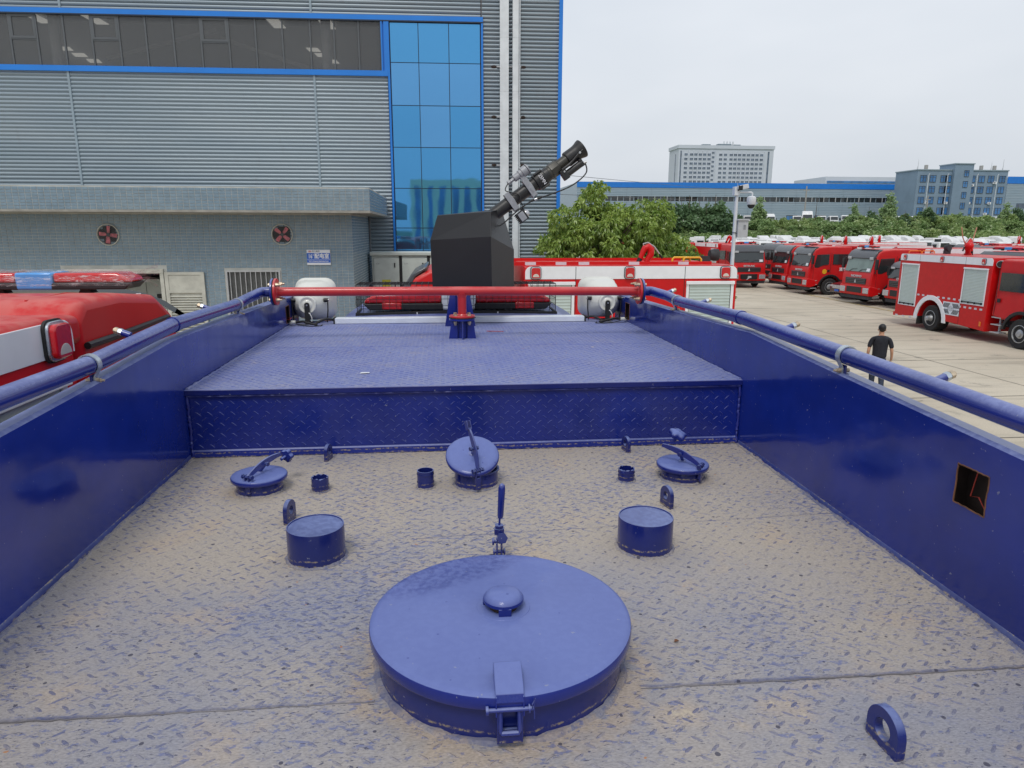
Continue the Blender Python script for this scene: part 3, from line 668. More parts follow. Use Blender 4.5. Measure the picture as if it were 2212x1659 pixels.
for a in (45, 135, 225, 315):
    a = R(a); p = Vector((.11+.060*math.cos(a), 4.27+.060*math.sin(a), 3.489)); d = Vector((0, 0, 1))
    mb = MB(); mb.cyl(p, p+d*.002, .0125, n=16); mb.hexbolt(p+d*.002, d, .0115, .009); q = p-d*.034; mb.cyl(p, q, .005, n=8); mb.hexbolt(q, -d, .0115, .012); mb.hexbolt(q-d*.012, -d, .008, .010)
    mb.build('flange_bolt', 'brass', rp)
# gusseted blue stand of the red pipe
def stand(name, cx, cy, ztop, rb, rt_, fl, lab):
    mb = MB(); mb.cyl((cx, cy, ZU), (cx, cy, ztop), .030, n=20)
    for k in range(4):
        ax = [(1, 0), (0, 1), (-1, 0), (0, -1)][k]; t = .003
        v = []
        for s in (-t, t):
            for (r_, z_) in ((.028, ZU), (rb, ZU), (rt_, ztop), (.028, ztop)):
                v.append((cx+ax[0]*r_-ax[1]*s, cy+ax[1]*r_+ax[0]*s, z_))
        mb.add(v, [(0, 1, 2, 3), (7, 6, 5, 4), (0, 4, 5, 1), (1, 5, 6, 2), (2, 6, 7, 3), (3, 7, 4, 0)])
    # folded plates between the fins
    for s in (-1, 1):
        mb.prism([(cx+s*.030, ZU), (cx+s*rb, ZU), (cx+s*rt_, ztop), (cx+s*.030, ztop)], cy-.030, cy-.024, 'xz')
    if fl: mb.lathe([(.02, 0), (fl, 0), (fl, .012), (.02, .012)], (cx, cy, ztop), (0, 0, 1), 36)
    return mb.build(name, 'truck_blue_pipe', T, label=lab)
stand('pipe_stand', .11, 4.27, 3.460, .083, .066, .080, 'gusseted blue stand under the red pipe')
stand('cannon_stand', .11, 4.84, 3.62, .105, .060, 0, 'taller blue stand behind, carrying the black cannon box')
# aluminium checker-plate cable cover
for x0, x1 in ((-.77, .015), (.215, 1.02)):
    mb = MB(); mb.box(x0, x1, 4.985, 5.075, ZU+.0015, ZU+.0405); cc = mb.build('cable_cover', 'aluminium', T, bevel=.003)
    vs, fs = treads([(0, x1-x0, .002, .038)], .017, .014, .003, .0008, lambda x, y: 0, 40, seed=3)
    raw_mesh('cover_treads', [(x0+x, 4.985-h, ZU+.0015+y) for x, y, h in vs], fs, 'aluminium', cc, 'stuff')
# ---- hatches on the deck
def collar(mb, c, r, h, th=.004, z=ZD):
    mb.lathe([(r, 0), (r, h-.002), (r-.001, h), (r-th, h), (r-th, .0)], (c[0], c[1], z), (0, 0, 1), 56, cap=False)
mh = MB(); collar(mh, (.113, 1.408), .272, .098); manhole = mh.build('manhole_hatch', 'truck_blue_low', T, label='large round manhole with domed blue lid, nearest the camera')
mb = MB(); ring_weld(mb, (.113, 1.408), .275, 5, .010); mb.build('weld_bead', 'deck_mud_tread', manhole)
mb = MB(); mb.lathe([(r*.982, h+.018) for r, h in [(.283, .066), (.2935, .066), (.2945, .068), (.2955, .086), (.2935, .0915), (.288, .0950), (.280, .0962), (.268, .0950), (.20, .0985), (.12, .103), (.05, .106), (.0, .1065)]], (.113, 1.405, ZD), (0, 0, 1), 96, cap=False)
lid = mb.build('manhole_lid', 'lid_blue', manhole, smooth=33)
mb = MB(); kc = (.120, 1.412, ZD+.123)
mb.lathe([(.039, .014), (.0455, .017), (.0455, .024), (.038, .033), (.030, .0375), (.0, .0385)], kc, (0, 0, 1), 40, cap=False)
mb.lathe([(.0, .0225), (.037, .0225), (.039, .014)], kc, (0, 0, 1), 40, cap=False)
for a in (80, 200, 320):
    a = R(a+190); d = Vector((math.cos(a), math.sin(a), 0)); t = Vector((-d.y, d.x, 0)); c0 = Vector(kc)
    mb.obox(c0+d*.043+Vector((0, 0, .008)), d*.002, t*.014, (0, 0, .010)); mb.obox(c0+d*.048+Vector((0, 0, -.0005)), d*.010, t*.014, (0, 0, .0015))
mb.lathe([(.060, -.002), (.060, .0012), (.050, .0014)], kc, (0, 0, 1), 40, cap=False)
mb.build('breather_cap', 'lid_blue', manhole, smooth=40, bevel=.001)
mb = MB(); mb.lathe([(.0, .0005), (.032, .0008), (.032, .010), (.0, .010)], kc, (0, 0, 1), 30, cap=False); mb.build('breather_core', 'rust_dark', manhole)
# over-centre latch at the near rim
lx = .107; mb = MB(); w = .0255
prof = [(1.202, ZD+.100), (1.202, ZD+.122), (1.192, ZD+.128), (1.150, ZD+.108), (1.136, ZD+.099), (1.131, ZD+.085)]
for s in (-1, 1):
    mb.prism([(1.198, ZD+.101), (1.198, ZD+.126), (1.150, ZD+.106), (1.133, ZD+.094), (1.126, ZD+.058), (1.142, ZD+.056), (1.150, ZD+.090)], lx+s*w-.0015, lx+s*w+.0015, 'yz')
vs = []
for (y, z) in prof:
    vs += [(lx-w, y, z), (lx+w, y, z)]
fs = [(2*i, 2*i+1, 2*i+3, 2*i+2) for i in range(len(prof)-1)]; m = len(vs); vs += [(x, y+.001, z-.004) for x, y, z in vs]
fs += [tuple(m+i for i in reversed(f)) for f in fs]+[(0, m, m+1, 1), (m-2, m-1, 2*m-1, 2*m-2)]
mb.add(vs, fs); latch = mb.build('latch_strap', 'lid_blue', manhole, bevel=.001, smooth=30)
mb = MB(); mb.cyl((lx-.042, 1.131, ZD+.070), (lx+.044, 1.131, ZD+.070), .0042, n=12); mb.cyl((lx-.045, 1.131, ZD+.070), (lx-.040, 1.131, ZD+.070), .0085, n=14); mb.cyl((lx+.034, 1.131, ZD+.070), (lx+.037, 1.131, ZD+.070), .008, n=14)
mb.tube([(lx+.041, 1.130, ZD+.066), (lx+.040, 1.124, ZD+.084), (lx+.046, 1.126, ZD+.094), (lx+.044, 1.128, ZD+.078), (lx+.045, 1.126, ZD+.052)], .0012, 6)
mb.build('latch_pin', 'truck_blue', manhole)
mb = MB(); mb.tube([(lx-.018, 1.131, ZD+.074), (lx-.018, 1.126, ZD+.03), (lx-.016, 1.125, ZD+.024), (lx+.016, 1.125, ZD+.024), (lx+.018, 1.126, ZD+.03), (lx+.018, 1.131, ZD+.074)], .0050, 8); mb.build('latch_loop', 'truck_blue', manhole)
mb = MB()
for s in (-1, 1): mb.box(lx+s*.0225-.002, lx+s*.0225+.002, 1.120, 1.158, ZD+.016, ZD+.084)
mb.box(lx-.024, lx+.024, 1.134, 1.140, ZD+.012, ZD+.036); mb.box(lx-.0225, lx+.0225, 1.121, 1.124, ZD+.016, ZD+.038); mb.box(lx-.024, lx+.024, 1.142, 1.148, ZD+.012, ZD+.078)
mb.build('latch_bracket', 'truck_blue_low', manhole, bevel=.001).location.y -= .008
for o_ in manhole.children:
    if o_.name.split('.')[0] in ('latch_strap', 'latch_pin'): o_.location.y -= .018; o_.location.z += .018
    if o_.name.split('.')[0] == 'latch_loop': o_.location.y -= .012; o_.location.z += .014
# hinge clamp lever behind it
hb = MB(); hx, hy = .149, 1.90
for s in (-1, 1): hb.box(hx+s*.007-.0022, hx+s*.007+.0022, hy-.012, hy+.020, ZD-.0, ZD+.050)
hb.cyl((hx-.018, hy, ZD+.018), (hx+.018, hy, ZD+.018), .0055, n=12); hb.cyl((hx-.02, hy-.002, ZD+.052), (hx+.014, hy-.002, ZD+.052), .0055, n=12)
hb.cyl((hx-.021, hy-.002, ZD+.052), (hx-.015, hy-.002, ZD+.052), .011, n=12)
hb.cyl((hx-.018, hy-.0, ZD+.018), (hx-.013, hy-.0, ZD+.018), .010, n=12); hb.cyl((hx+.013, hy-.0, ZD+.018), (hx+.018, hy-.0, ZD+.018), .010, n=12)
lever = hb.build('clamp_lever', 'truck_blue', T, bevel=.0008, label='upright blue clamp lever with rubber grip behind the manhole lid')
hb = MB(); hb.hexbolt((hx+.005, hy-.016, ZD+.068), (.2, -1, .35), .0165, .014); hb.hexbolt((hx, hy, ZD+.076), (0, 0, 1), .0165, .017); hb.hexbolt((hx, hy, ZD+.095), (0, 0, 1), .0135, .008)
hb.cyl((hx, hy, ZD+.055), (hx, hy, ZD+.08), .007, n=10); hb.build('lever_nut', 'truck_blue_low', lever)
hb = MB(); hb.cyl((hx, hy, ZD+.09), (hx+.003, hy, ZD+.15), .0032, n=8); hb.build('lever_rod', 'truck_blue', lever)
hb = MB(); hb.tube([(hx+.003, hy, ZD+.125), (hx+.004, hy, ZD+.132), (hx+.008, hy, ZD+.215), (hx+.0085, hy, ZD+.226), (hx+.0085, hy, ZD+.231)], [.0075, .0092, .0105, .0085, .003], 14)
hb.build('lever_grip', 'truck_blue', lever, smooth=60)
# short blind drums
for (cx, cy, lab) in ((-.390, 1.955, 'left blind drum, scuffed'), (.600, 1.930, 'right blind drum')):
    mb = MB(); mb.lathe([(.083, 0), (.083, .0985), (.0822, .1005), (.0795, .1005), (.0785, .0975), (.0, .0985)], (cx, cy, ZD), (0, 0, 1), 56, cap=False)
    d_ = mb.build('vent_drum', 'truck_blue_low', T, smooth=35, label=lab)
    mb = MB(); ring_weld(mb, (cx, cy), .085, int(cx*100), .006); mb.build('weld_bead', 'deck_mud_tread', d_)
# pipe stubs
for i, (cx, cy, h) in enumerate([(-.472, 2.505, .052), (-.082, 2.505, .066), (.693, 2.505, .048)]):
    mb = MB(); rnd = random.Random(i); n = 32; vs = []
    for (r_, hh) in ((.0315, 0), (.0315, h), (.028, h), (.028, .0)):
        for k in range(n):
            a = 2*PI*k/n; jz = rnd.uniform(-.004, .003) if (i != 1 and hh) else 0
            vs.append((cx+r_*math.cos(a), cy+r_*math.sin(a), ZD+hh+(jz if hh == h else 0)))
    fs = [(j*n+k, j*n+(k+1) % n, (j+1)*n+(k+1) % n, (j+1)*n+k) for j in range(3) for k in range(n)]
    mb.add(vs, fs); mb.lathe([(.0325, .018), (.0335, .021), (.0325, .024)], (cx, cy, ZD), (0, 0, 1), 32, cap=False)
    if i: mb.lathe([(.0325, h-.016), (.0335, h-.013), (.0325, h-.010)], (cx, cy, ZD), (0, 0, 1), 32, cap=False)
    s_ = mb.build('pipe_stub', 'truck_blue_low', T, smooth=40, label=['open pipe stub with torn rim beside the left hatch', 'taller open pipe stub left of the tilted hatch', 'open pipe stub beside the right hatch'][i])
    mb = MB(); ring_weld(mb, (cx, cy), .0335, i+50, .004); mb.build('weld_bead', 'deck_mud_tread', s_)
# filler hatches
def lid_mb(c, nrm, r=.101):
    mb = MB(); mb.lathe([(r-.012, -.014), (r-.003, -.014), (r, -.010), (r, .0), (r-.004, .005), (r-.02, .008), (r*.5, .0105), (0, .012)], c, nrm, 56, cap=False); return mb
def arm_mb(a, b, h, t, upv=Vector((0, 0, 1))):
    a, b = Vector(a), Vector(b); ax = (b-a); side = ax.cross(upv).normalized()*t; vv = side.cross(ax).normalized()
    n = 8; mb = MB(); vs = []; fs = []
    for i in range(n+1):
        f = i/n; c = a+ax*f+vv*h*(.5-2*(f-.5)**2)*.9; hh = h*(.55+.45*math.sin(PI*f))
        vs += [c-side-vv*hh*.5, c+side-vv*hh*.5, c+side+vv*hh*.5, c-side+vv*hh*.5]
    for i in range(n):
        q = 4*i
        for j in range(4): fs.append((q+j, q+(j+1) % 4, q+4+(j+1) % 4, q+4+j))
    fs += [(0, 1, 2, 3), tuple(4*n+j for j in (3, 2, 1, 0))]; return mb.add(vs, fs), side, vv
def filler(cx, cy, hh, hinge, far, lab, nrm=(0, 0, 1), lidc=None, knob=None, fork=None, collar_h=.046):
    mb = MB(); collar(mb, (cx, cy), .083, collar_h); mb.lathe([(.083, collar_h-.006), (.088, collar_h-.004), (.088, collar_h), (.080, collar_h)], (cx, cy, ZD), (0, 0, 1), 48, cap=False)
    f = mb.build('filler_hatch', 'truck_blue_low', T, smooth=40, label=lab)
    mb = MB(); mb.lathe([(0, .004), (.079, .004)], (cx, cy, ZD), (0, 0, 1), 24, cap=False); mb.build('hatch_inside', 'rust_dark', f)
    mb = MB(); ring_weld(mb, (cx, cy), .085, int(cx*77), .006); mb.build('weld_bead', 'deck_mud_tread', f)
    lid_mb(lidc or (cx, cy, ZD+collar_h+.012), nrm).build('hatch_lid', 'lid_blue', f, smooth=45)
    am, side, vv = arm_mb(hinge, far, .024, .0034)
    am.build('hatch_arm', 'truck_blue', f, bevel=.0006)
    h = Vector(hinge); d = (Vector(far)-h); dh = Vector((d.x, d.y, 0)).normalized(); sd_ = Vector((-dh.y, dh.x, 0))
    mb = MB()
    for s in (-1, 1): mb.obox(h+sd_*s*.0085-Vector((0, 0, .020)), dh*.006, sd_*.0018, (0, 0, .030))
    mb.obox(Vector((h.x, h.y, ZD+.035))-dh*.002, dh*.0035, sd_*.009, (0, 0, .022)); mb.build('hinge_bracket', 'truck_blue_low', f, bevel=.0006)
    mb = MB(); mb.hexbolt(h-sd_*.022+Vector((0, 0, .002)), sd_, .0062, .044)
    mb.cyl(h-sd_*.0235+Vector((0, 0, .002)), h-sd_*.018+Vector((0, 0, .002)), .0085, n=6); mb.cyl(h+sd_*.018+Vector((0, 0, .002)), h+sd_*.0235+Vector((0, 0, .002)), .0085, n=6)
    mb.build('hinge_bolt', 'truck_blue_low', f); mb = MB(); mid = h.lerp(Vector(far), .52)+vv*.006; mb.hexbolt(mid-sd_*.016, sd_, .0055, .032); mb.cyl(mid-sd_*.018, mid-sd_*.012, .008, n=6); mb.cyl(mid+sd_*.012, mid+sd_*.018, .008, n=6)
    mb.build('hinge_bolt', 'truck_blue_low', f)
    n_ = Vector(nrm).normalized(); lc = Vector(lidc or (cx, cy, ZD+collar_h+.012)); mb = MB(); mb.cyl(lc+n_*.010, mid-vv*.004, .0065, n=12); mb.lathe([(.018, .009), (.012, .015), (.006, .016)], lc, n_, 20, cap=False); mb.build('lid_stud', 'truck_blue', f)
    if fork:
        fdir = d.normalized(); p = Vector(far); mb = MB()
        for s in (-1, 1): mb.obox(p+fdir*.012+sd_*s*.007, fdir*.016, sd_*.0016, vv*.009)
        mb.obox(p-fdir*.003, fdir*.003, sd_*.008, vv*.009); mb.build('arm_fork', 'truck_blue', f, bevel=.0005)
    if knob:
        k = Vector(knob[0]); kd = Vector(knob[1]).normalized(); mb = MB(); vs = []; fs = []; n = 40
        a_ = Vector((1, 0, 0)); uu = (a_-kd*a_.dot(kd)).normalized(); ww = kd.cross(uu)
        for (rr_, hh_) in ((.5, -.012), (.93, -.009), (1.0, -.001), (.95, .008), (.6, .014), (.05, .016)):
            for i in range(n):
                q = 2*PI*i/n; rad = knob[2]*rr_*(1+(.13*math.cos(5*q) if rr_ > .4 else 0)); vs.append(k+kd*hh_+(uu*math.cos(q)+ww*math.sin(q))*rad)
        for j in range(5):
            for i in range(n): fs.append((j*n+i, j*n+(i+1) % n, (j+1)*n+(i+1) % n, (j+1)*n+i))
        fs.append(tuple(reversed(range(n)))); mb.add(vs, fs); mb.cyl(k-kd*.012, k-kd*.035, .006, n=10)
        mb.build('star_knob', 'lid_blue', f, smooth=60)
    return f
filler(-.697, 2.53, 0, (-.716, 2.448, 3.128), (-.632, 2.60, 3.165), 'closed left filler hatch with arm clamp', knob=((-.612, 2.625, 3.150), (.5, .9, .15), .024), fork=False)
filler(.920, 2.515, 0, (.962, 2.435, 3.122), (.842, 2.540, 3.178), 'closed right filler hatch with star knob upright', knob=((.925, 2.60, 3.200), (.30, -.35, 1.0), .034), fork=False)
tl = R(29); n_ = Vector((0, -math.sin(tl), math.cos(tl)))
filler(.111, 2.525, 0, (.112, 2.425, 3.135), (.082, 2.475, 3.285), 'middle filler hatch with its lid tilted open', nrm=tuple(n_), lidc=(.096, 2.508, 3.168), fork=True, collar_h=.062)
# lifting eyes
def eye(cx, cy, r, h, th, rz, hole, lab, m='truck_blue_low'):
    n = 28; out = []; inn = []
    for i in range(n+1): a = PI*i/n; out.append((r*math.cos(a), h+r*math.sin(a)))
    out = [(r, 0)]+out+[(-r, 0)]
    k = len(out); inn = []
    for (u, v) in out:
        d = Vector((u, v-h)); d.normalize(); inn.append((d.x*hole, h+d.y*hole))
    # close the lower side of the hole
    lo = [(r*math.cos(a_), 0) for a_ in [PI+0*1]]
    vs = []; c, s = math.cos(rz), math.sin(rz)
    def P_(u, v, w): return (cx+u*s*0+(-s)*u+c*w, cy+c*u+s*w, ZD-.003+v)
    # full loop: outer boundary (incl. bottom) and inner circle matched by angle
    m_ = 40; O = []; I = []
    for i in range(m_):
        a = 2*PI*i/m_; du, dv = math.cos(a), math.sin(a)
        if dv >= 0: O.append((r*du, h+r*dv))
        else:
            t = min(h/max(-dv, 1e-6), r/max(abs(du), 1e-6)); O.append((du*t, h+dv*t))
        I.append((hole*du, h+hole*dv))
    for w in (-th/2, th/2): vs += [P_(u, v, w) for u, v in O]+[P_(u, v, w) for u, v in I]
    fs = []
    for i in range(m_):
        j = (i+1) % m_
        fs += [(i, j, m_+j, m_+i), (2*m_+i, 3*m_+i, 3*m_+j, 2*m_+j), (i, 2*m_+i, 2*m_+j, j), (m_+i, m_+j, 3*m_+j, 3*m_+i)]
    return MB().add(vs, fs).build('lifting_eye', m, T, smooth=30, bevel=.0012, label=lab)
eye(.812, 1.060, .043, .040, .018, R(4), .0205, 'nearest lifting eye, at the right front of the deck')
eye(-.525, 2.225, .034, .045, .014, R(-14), .013, 'lifting eye behind the left blind drum')
eye(.768, 2.235, .034, .045, .014, R(14), .013, 'lifting eye behind the right blind drum')
eye(-.498, 2.86, .030, .042, .014, R(-14), .012, 'left lifting eye at the foot of the bulkhead')
eye(.785, 2.86, .030, .042, .014, R(14), .012, 'right lifting eye at the foot of the bulkhead')
# ---- horn loudspeakers
def horn(cx, lab, mirror):
    zc = 3.497; secs = [(5.01, .062, .062, .061, 0, -.012), (5.04, .082, .082, .081, 0, -.010), (5.08, .106, .106, .10, 0, -.008), (5.14, .130, .130, .105, 0, -.005), (5.22, .140, .142, .090, 0, -.002), (5.33, .142, .146, .070, 0, .0), (5.338, .149, .153, .076, 0, .0), (5.345, .149, .153, .076, 0, .0)]
    vs = []; n = 24
    for (y, hw, hh, rr_, _, dz) in secs:
        pts = rrect(2*hw, 2*hh, min(rr_, hw-.0005), 5)
        vs += [(cx+(.013*mirror if False else 0)+u, y, zc+dz+v) for u, v in pts]
    fs = [(j*n+i, j*n+(i+1) % n, (j+1)*n+(i+1) % n, (j+1)*n+i) for j in range(len(secs)-1) for i in range(n)]
    mb = MB().add(vs, fs); h = mb.build('horn_speaker', 'horn_white', T, smooth=50, label=lab)
    mb = MB(); mb.lathe([(0, -.030), (.020, -.032), (.030, -.029), (.036, -.024), (.046, -.024), (.052, -.028), (.0585, -.027), (.061, -.022), (.061, .03), (.066, .036)], (cx, 5.0, zc-.012), (0, 1, 0), 40, cap=False)
    mb.build('driver_can', 'horn_white', h, smooth=35)
    mb = MB(); pts = rrect(.030, .17, .0145, 6, cx-.0, zc-.078)
    mb.prism(rrect(.036, .17, .0175, 6, cx-.0, zc-.078), 4.958, 4.963); mb.box(cx-.015, cx+.015, 4.958, 5.10, 3.349, 3.354)
    for s in (-1, 1):
        xx = cx+s*.098
        if (s*mirror) < 0 or True:
            mb.cyl((xx-s*.0, 5.075, zc+.012), (xx+s*.030, 5.075, zc+.012), .014, n=16); mb.tube([(xx+s*.028, 5.075, zc+.020), (xx+s*.026, 5.075, zc-.06), (xx+s*.018, 5.072, 3.352)], .005, 6)
    mb.build('speaker_bracket', 'cable_black', h, smooth=35)
    mb = MB(); mb.cyl((cx, 4.963, zc-.012), (cx, 4.952, zc-.012), .0055, n=10)
    for s in (-1, 1): mb.cyl((cx+s*.128, 5.075, zc+.012), (cx+s*.136, 5.075, zc+.012), .006, n=10)
    mb.build('bracket_bolt', 'steel', h)
    mb = MB(); mb.tube([(cx+.004, 4.968, zc-.062), (cx+.020, 4.95, zc-.070), (cx+.032, 4.945, zc-.095), (cx+.030, 4.95, zc-.125)], .0032, 8); mb.build('speaker_cable', 'cable_white', h)
    mb = MB(); mb.box(cx-.06, cx+.03, 4.93, 4.985, 3.3485, 3.3535); mb.build('base_plate', 'steel', h)
    return h
horn(-.952, 'left white horn loudspeaker seen from behind', -1); horn(1.140+.045, 'right white horn loudspeaker seen from behind', 1)
# wiring looms at the wall cut-outs
def loom(pts, r, lab=None):
    P = [Vector(p) for p in pts]; out = []
    for i in range(len(P)-1):
        p0, p1, p2, p3 = P[max(i-1, 0)], P[i], P[i+1], P[min(i+2, len(P)-1)]
        for k in range(6):
            t = k/6; out.append(.5*((2*p1)+(p2-p0)*t+(2*p0-5*p1+4*p2-p3)*t*t+(3*p1-p0-3*p2+p3)*t**3))
    out.append(P[-1]); mb = MB(); mb.tube(out, r, 8); return mb
for s, xw, xc, xe in ((1, XL, -.952, -.77), (-1, XR, 1.185, 1.02)):
    a = xw+s*.05
    lo = loom([(xw, 4.93, 3.375), (a, 4.92, 3.372), (a+s*.06, 4.90, 3.380), (xc, 4.90, 3.372), (xc+s*.07, 4.88, 3.360), (xe-s*.12, 4.92, 3.362), (xe-s*.06, 4.98, 3.385), (xe, 5.02, 3.370)], .0085).build('wiring_loom', 'cable_black', T, smooth=60)
    loom([(xw, 4.935, 3.37), (a+s*.05, 4.885, 3.356), (xc+s*.02, 4.86, 3.352), (xc+s*.10, 4.87, 3.352), (xe-s*.08, 4.93, 3.353)], .003).build('wire', 'cable_black', lo, smooth=60)
    mb = MB(); mb.tube([(xw+s*.012, 4.92, 3.362), (xw+s*.03, 4.915, 3.372), (xw+s*.055, 4.91, 3.374)], [.006, .015, .012], 10); mb.build('tape_wrap', 'horn_white', lo)
    mb = MB(); mb.box(min(xe, xe-s*.012), max(xe, xe-s*.012), 4.99, 5.07, ZU+.002, ZU+.044); mb.build('rubber_end', 'cable_black', lo)
mb = loom([(XL, 4.93, 3.40), (XL+.03, 4.91, 3.405), (XL+.02, 4.88, 3.398), (XL, 4.90, 3.395)], .0013); mb.build('wire', 'wire_red', T, smooth=60)
# ---- cab roof, guard cage and light bar
mb = MB(); secs = []; n = 16
for (y, hw, z) in ((5.14, 1.03, 3.350), (5.3, 1.01, 3.360), (5.6, .98, 3.378), (5.9, .95, 3.390), (6.2, .92, 3.393), (6.5, .90, 3.370), (6.9, .88, 3.27), (7.05, .87, 3.12), (7.12, .87, 2.2)):
    row = []
    for i in range(n+1):
        u = -1+2*i/n; au = abs(u); drop = .02*au**2+(.13*((au-.86)/.14)**2 if au > .86 else 0)
        row.append((.12+hw*(u*(1.0 if au < .86 else 1+.03*(au-.86)/.14)), y, z-drop))
    row = [(row[0][0]-.03, y, 1.2)]+row+[(row[-1][0]+.03, y, 1.2)]
    secs.append(row)
k = n+3; vs = [p for r_ in secs for p in r_]; fs = [(j*k+i, j*k+i+1, (j+1)*k+i+1, (j+1)*k+i) for j in range(len(secs)-1) for i in range(k-1)]
mb.add(vs, fs); mb.build('cab', 'truck_blue', T, smooth=50)
cx0, cx1, cy0, cy1, cz0, cz1 = -.665, .875, 5.42, 5.72, 3.362, 3.592
mb = MB(); w = .0024
xs = [cx0+(cx1-cx0)*i/31 for i in range(32)]
for x in xs: mb.tube([(x, cy0, cz0), (x, cy0, cz1-.01), (x, cy0+.012, cz1), (x, cy1-.012, cz1), (x, cy1, cz1-.01), (x, cy1, cz0)], w, 4, caps=False)
for i in range(4): z = cz0+.012+i*.052; mb.tube([(cx0, cy0-.003, z), (cx1, cy0-.003, z), (cx1, cy1+.003, z), (cx0, cy1+.003, z)], w, 4, closed=True)
for i in range(6): y = cy0+.02+i*.052; mb.tube([(cx0, y, cz0), (cx0, y, cz1-.003), (cx1, y, cz1-.003), (cx1, y, cz0)], w, 4, caps=False)
cage = mb.build('wire_cage', 'cable_black', T, smooth=0, label='black wire mesh cage over the light bar')
mb = MB(); pts = []
for i in range(11): t = i/10; x = cx0-.012+(cx1-cx0+.024)*t; pts.append((x, cy0-.01, 3.347+.014*math.sin(PI*t)))
vs = []
for (x, y, z) in pts: vs += [(x, y-.003, z), (x, y-.003, z+.026), (x, y+.012, z+.026), (x, y+.012, z)]
fs = []
for i in range(10):
    for j in range(4): fs.append((4*i+j, 4*i+(j+1) % 4, 4*i+4+(j+1) % 4, 4*i+4+j))
fs += [(0, 1, 2, 3), (40, 43, 42, 41)]; mb.add(vs, fs)
for x in (cx0-.01, cx1-.004): mb.box(x, x+.014, cy0, cy1+.01, 3.352, 3.376)
mb.build('cage_frame', 'cable_black', cage, bevel=.001)
mb = MB(); mb.tube([(p[0], p[1]-.010, p[2]-.006) for p in pts], .0035, 6); mb.build('seal_strip', 'steel', cage)
for i in (3, 7): mb = MB(); mb.box(pts[i][0]-.004, pts[i][0]+.004, cy0-.018, cy0-.010, pts[i][2]-.002, pts[i][2]+.02); mb.build('cable_tie', 'cable_white', cage)
def light_bar(parent, cx, cy, z, half, ax='x', red='lamp_red', mid='aluminium', midw=.16, depth=.15, film=False, midm=None):
    # base, end lamps, domes; built along x
    mb = MB(); mb.prism([(cx-half*.93, z), (cx-half, z+.05), (cx+half, z+.05), (cx+half*.93, z)], cy-depth, cy+depth); b = mb.build('bar_base', 'black_plastic', parent, bevel=.008)
    for s in (-1, 1):
        a, c = sorted((cx+s*midw, cx+s*half*.995)); mb = MB()
        o_, i_ = (c, a) if s > 0 else (a, c)
        mb.prism([(i_, z+.052), (i_, z+.125), (o_-s*.10, z+.125), (o_-s*.02, z+.085), (o_, z+.052)], cy-depth*.95, cy+depth*.95); mb.build('lamp_dome', red, parent, bevel=.018)
        mb = MB(); x0, x1 = sorted((cx+s*half*.80, cx+s*half*.60)); mb.box(x0, x1, cy-depth-.006, cy-depth+.02, z+.006, z+.056); mb.build('side_flasher', red, parent, bevel=.006)
        x0 = cx+s*half*.45; mb = MB(); mb.prism([(x0-.05, z-.035), (x0-.03, z), (x0+.03, z), (x0+.05, z-.035)], cy-.05, cy+.05); mb.build('bar_foot', 'cable_black', parent)
        for q in (.30, .52, .93):
            x0 = cx+s*half*q; mb = MB(); mb.prism([(x0-.006, z+.06), (x0, z+.085), (x0+.006, z+.06)], cy-depth*.96-.002, cy-depth*.9); mb.build('lens_divider', red, parent)
    mb = MB(); mb.prism([(cx-midw+.002, z-.002), (cx-midw+.002, z+.128), (cx+midw-.002, z+.128), (cx+midw-.002, z-.002)], cy-depth*1.02, cy+depth*1.02); mb.build('bar_centre', midm or mid, parent, bevel=.015)
lb = bpy.data.objects.new('light_bar', None); COL.objects.link(lb); lb.parent = T; lb['label'] = 'red light bar with silver centre inside the cage'
light_bar(lb, .115, 5.57, 3.390, .74, midw=.135, depth=.12)
# ---- water cannon on the cab
cb = Matrix.Translation(Vector((.20, 4.98, 0))) @ Matrix.Rotation(R(-24), 4, 'Z')
def bx(x, y, z): return tuple(cb @ Vector((x, y, z)))
bot = [(-.215, -.20, 3.60), (.225, -.20, 3.60), (.25, .2, 3.60), (-.2, .2, 3.60)]
mid = [(-.225, -.20, 3.932), (.22, -.205, 3.957), (.25, .2, 3.862), (-.2, .2, 3.9)]
top_ = [(-.185, -.16, 4.098), (.20, -.15, 4.122), (.165, .17, 4.145), (-.16, .16, 4.11)]
vs = [bx(*p) for p in bot+mid+top_]; fs = [(3, 2, 1, 0), (8, 9, 10, 11)]
for b_ in (0, 4):
    for i in range(4): fs.append((b_+i, b_+(i+1) % 4, b_+4+(i+1) % 4, b_+4+i))
wc = MB().add(vs, fs).build('water_cannon', 'cannon_box', T, smooth=0, bevel=.004, label='black faceted water cannon housing with raised barrel above the cab')
mb = MB(); mb.cyl((.11, 4.84, 3.56), (.15, 4.92, 3.62), .07, n=20); mb.build('cannon_neck', 'cannon_box', wc)
A0 = Vector((.330, 4.97, 4.085)); D = Vector((.805, .09, .585)).normalized()
Pn = D.cross(Vector((0, 1, 0))).normalized()          # across the barrel, in the picture plane (points down-right)
if Pn.z > 0: Pn = -Pn
def bp(t, p=0., q=0.): return A0+D*t+Pn*p+Vector((0, -1, 0))*q
mb = MB(); mb.tube([bp(-.06), bp(.0), bp(.002), bp(.44)], [.050, .050, .0455, .0455], 28); bar = mb.build('barrel', 'cannon_barrel', wc)
mb = MB(); mb.lathe([(.046, .395), (.056, .400), (.058, .42), (.058, .475), (.052, .48), (.050, .51), (.046, .512)], A0, D, 32, cap=False)
for k in range(3):
    a = 2*PI*k/3+.4; u = Pn*math.cos(a)+Vector((0, -1, 0))*math.sin(a); c = bp(.447)+u*.060; mb.obox(c, D*.032, D.cross(u).normalized()*.009, u*.010)
mb.build('coupling', 'cannon_barrel', wc, bevel=.002)
